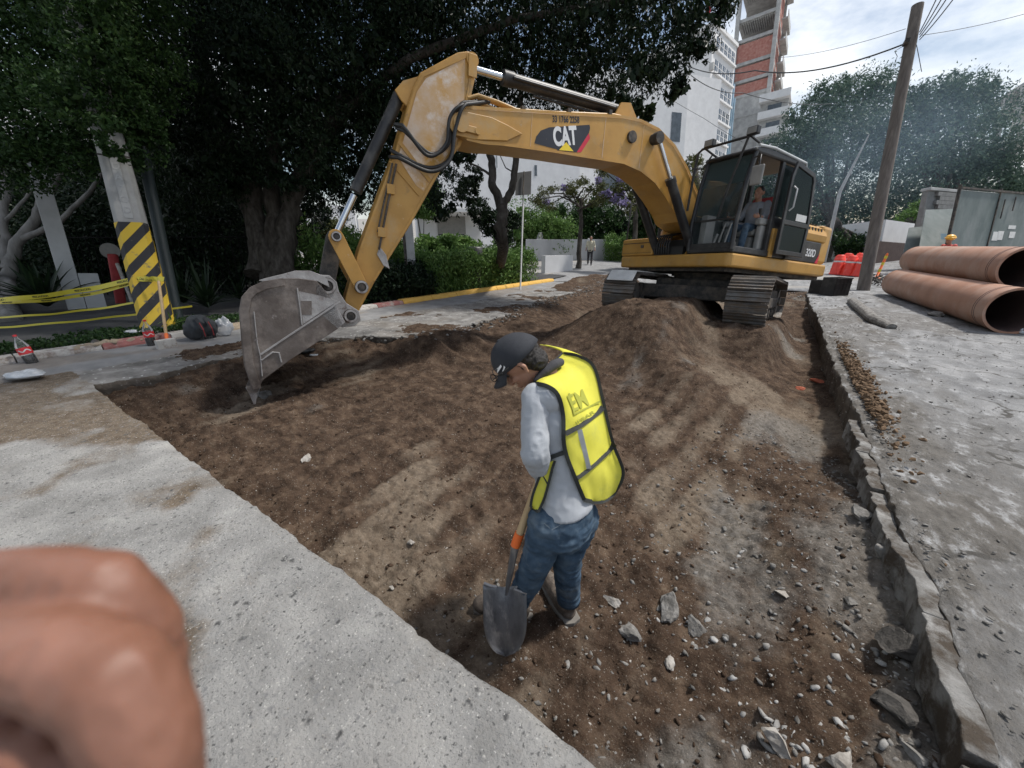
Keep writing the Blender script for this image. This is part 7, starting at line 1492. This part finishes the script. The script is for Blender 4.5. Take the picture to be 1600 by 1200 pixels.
# ---------------- simple figures
def figure(name, label, g, fd, h, shirt_, trousers, pose='stand', top='hair', helmet=None, scale=1.0, parts=True):
    """g = ground point, fd facing; h height"""
    f_ = Vector(fd).normalized(); l = Z.cross(f_); s = h/1.7; q_ = lambda x, y, z: g+f_*x*s+l*y*s+Z*z*s
    t = thing('person', g, label, 'person')
    if pose == 'sit': hip, kn, an, ne, el, ha = q_(0,.10,.0), q_(.42,.14,.02), q_(.48,.14,-.40), q_(-.06,0,.52), q_(.05,.25,.22), q_(.32,.28,.20)
    elif pose == 'walk': hip, kn, an, ne, el, ha = q_(0,.09,.86), q_(.10,.10,.47), q_(.20,.10,.09), q_(.03,0,1.42), q_(-.05,.24,1.12), q_(.12,.26,.92)
    else: hip, kn, an, ne, el, ha = q_(0,.09,.86), q_(.03,.11,.47), q_(0,.12,.09), q_(.04,0,1.42), q_(.05,.25,1.13), q_(.22,.18,1.05)
    def mir(p, k=1): d = p-g; y = d.dot(l); return p-l*2*y
    sh = ne+l*.18*s-Z*.05*s; hc_ = ne+Z*.155*s+f_*.04*s; anb = mir(an) if pose != 'walk' else q_(-.28,-.10,.14); knb = mir(kn) if pose != 'walk' else q_(-.05,-.10,.46)
    R3 = Matrix((f_, l, Z)).transposed(); pel = (hip+mir(hip))/2
    mb = MB(); PP, RR = head(mb, hc_, f_, Z, s*1.0); chain(mb, [ne-Z*.03*s, hc_-Z*.03*s], [.055*s,.05*s])
    loft(mb, [(pel+(ne-pel)*t_, a*s, b*s) for t_, a, b in ((-.05,.15,.10),(.3,.14,.10),(.75,.17,.11),(.95,.12,.08))], l, f_, 18)
    for a, b, c_ in ((sh, el, ha), (mir(sh), mir(el), mir(ha))): chain(mb, [a, b, c_], [.048*s,.036*s,.028*s], 3, 10); hand(mb, c_, (c_-b), f_, s*.9, .8)
    for a, b, c_ in ((hip, kn, an), (mir(hip), knb, anb)): chain(mb, [a, b, c_], [.08*s,.05*s,.036*s], 3, 10)
    link('body', fuse(mb, .009*s, 2), t, [MT['skin']])
    mb = MB(); loft(mb, [(pel+(ne-pel)*t_, a*s, b*s) for t_, a, b in ((-.08,.175,.125),(.3,.165,.12),(.75,.195,.13),(.93,.15,.10),(1.0,.08,.07))], l, f_, 20)
    for a, b, c_ in ((sh, el, ha), (mir(sh), mir(el), mir(ha))): chain(mb, [a, b, b.lerp(c_, .35)], [.068*s,.055*s,.05*s], 3, 10)
    link('shirt', wrinkle(fuse(mb, .011*s, 3), .006*s, 12, 3), t, [shirt_])
    mb = MB(); loft(mb, [(pel+Z*z_*s, a*s, b*s) for z_, a, b in ((-.10,.12,.10),(0,.17,.125),(.10,.16,.115))], l, f_, 18)
    for a, b, c_ in ((hip, kn, an), (mir(hip), knb, anb)): chain(mb, [a, b, c_], [.098*s,.07*s,.055*s], 3, 10)
    link('trousers', wrinkle(fuse(mb, .011*s, 3), .005*s, 12, 6), t, [trousers])
    for a in (an, anb): mb = MB(); chain(mb, [a-Z*.02*s, a+f_*.06*s-Z*.05*s, a+f_*.16*s-Z*.06*s], [.045*s,.042*s,.036*s], 3, 10); link('shoe', fuse(mb, .01*s, 2), t, [MT['shirt_dark']])
    MB().ell(PP(-.018,0,.045), (.094*s,.083*s,.082*s), RR, 16, 10).build('hair', MT['hair'], t)
    if helmet:
        mb = MB(); mb.ell(PP(-.005,0,.055), (.135*s,.115*s,.095*s), RR, 20, 12); mb.tube([PP(0,0,.04), PP(0,0,.052)], [.150*s,.145*s], 22, True, .9); mb.ell(PP(.12,0,.045), (.05*s,.08*s,.008*s), RR, 12, 6); link('hard_hat', fuse(mb, .008*s, 2), t, [helmet])
    return t, q_, PP
MT['cream'] = pmat('cream_shirt', [(.55,.52,.40),(.66,.63,.5)], 6, .9, .1); MT['hat_yellow'] = pmat('hat_yellow', [(.75,.38,.03),(.82,.45,.05)], 6, .35, .02)
MT['grey_shirt'] = pmat('grey_shirt', [(.20,.21,.23),(.28,.29,.31)], 6, .9, .1); MT['red_shirt'] = pmat('red_vest', [(.40,.06,.05),(.55,.10,.08)], 6, .8, .1)
p = dp(921, 413, 23.); p.z = gzf(p.x, p.y)-.02; dd_ = (23/600*41)
road_z = dp(921, 413, 23.).z
t, q_, PP = figure('person', 'man in pale yellow shirt and dark trousers walking down the side street', Vector((p.x, p.y, p.z)), (EYE-p).normalized()*Vector((1,1,0)), 1.64, MT['cream'], MT['shirt_dark'], 'walk')
p = dp(1479, 400, 12.2); p.z = dp(1479, 371, 12.2).z-1.62
t, q_, PP = figure('person', 'worker with yellow hard hat and reddish vest standing behind the pipes', p, Vector((-.8,-.5,0)), 1.68, MT['red_shirt'], MT['shirt_dark'], 'stand', helmet=MT['hat_yellow'])
sg = MU @ Vector((.06, .90, 1.76)); fdm = (MU.to_3x3() @ Vector((1,0,0)))
figure('person', 'operator in grey T-shirt seated inside the excavator cab', sg, fdm, 1.66, MT['grey_shirt'], MT['denim'], 'sit')
# ---------------- the photographer's own fingers close to the lens
HD = thing('hand', dp(-260, 1250, .14), 'blurred pinkish bent fingers of a hand reaching in at the lower left corner', 'hand')
mb = MB()
def fing(pts, rr): chain(mb, [dp(*p) for p in pts], rr, 7, 18)
fing([(-330,1010,.135),(-150,930,.128),(60,908,.122),(160,918,.120),(222,985,.124),(245,1090,.130)], [.0125,.0115,.0108,.0112,.0105,.0095])
fing([(-330,1120,.125),(-140,1035,.112),(70,1020,.104),(185,1062,.101),(230,1160,.102),(236,1290,.104),(236,1420,.110)], [.0135,.0125,.0118,.0124,.0122,.012,.011])
fing([(-330,1260,.120),(-140,1190,.106),(60,1190,.100),(140,1260,.100),(165,1390,.105)], [.0135,.012,.0115,.0115,.0105])
fing([(-330,1400,.120),(-140,1370,.108),(10,1380,.102),(70,1450,.104),(80,1530,.11)], [.0125,.0105,.010,.010,.009])
fing([(-360,980,.150),(-260,900,.155),(-160,890,.150),(-90,930,.146)], [.015,.013,.012,.010])
mb.ell(dp(-420,1220,.135), (.030,.034,.042)); mb.ell(dp(-560,1330,.15), (.030,.030,.036)); chain(mb, [dp(-560,1330,.15), dp(-900,1700,.19), dp(-1500,2600,.36)], [.030,.030,.042], 6, 16)
me = fuse(mb, .0013, 26, .6, 'hand'); me = wrinkle(me, .0004, 160, 3); link('fingers', me, HD, [MT['skin_near']])
# ================================================================== thin blue exhaust smoke drifting behind the cab
hm = bpy.data.materials.new('smoke'); hm.use_nodes = True; t_ = hm.node_tree; N, L = t_.nodes, t_.links
for n in list(N): N.remove(n)
o_ = N.new('ShaderNodeOutputMaterial'); v_ = N.new('ShaderNodeVolumePrincipled'); v_.inputs['Color'].default_value = (.58, .78, 1.0, 1); v_.inputs['Anisotropy'].default_value = .2
tc_ = N.new('ShaderNodeTexCoord'); gr_ = N.new('ShaderNodeTexGradient'); gr_.gradient_type = 'QUADRATIC_SPHERE'; L.new(tc_.outputs['Object'], gr_.inputs[0])
nz = N.new('ShaderNodeTexNoise'); nz.inputs['Scale'].default_value = 1.6; nz.inputs['Detail'].default_value = 3; L.new(tc_.outputs['Object'], nz.inputs['Vector'])
m1 = N.new('ShaderNodeMath'); m1.operation = 'MULTIPLY'; L.new(gr_.outputs['Fac'], m1.inputs[0]); L.new(nz.outputs['Fac'], m1.inputs[1])
m2 = N.new('ShaderNodeMath'); m2.operation = 'MULTIPLY'; m2.inputs[1].default_value = .055; L.new(m1.outputs[0], m2.inputs[0]); L.new(m2.outputs[0], v_.inputs['Density']); L.new(v_.outputs[0], o_.inputs['Volume'])
for i, (px, py, d, r, yr, lab) in enumerate(((1310,250,21,190,4.5,'thin blue exhaust smoke drifting right behind the cab'),(1470,190,24,210,5,'thin blue smoke further right beyond the wooden pole'))):
    o = link('exhaust_smoke', MB().ell((0,0,0), 1.0, seg=24, rings=16).mesh(), None, [hm]); o.location = dp(px, py, d); o.rotation_euler.z = YAW; q_ = r/600*d; o.scale = (q_, yr, q_*.8); setp(o, lab, 'smoke', None, 'stuff')
scene.cycles.volume_bounces = 1; scene.cycles.volume_max_steps = 32; scene.cycles.volume_step_rate = 3
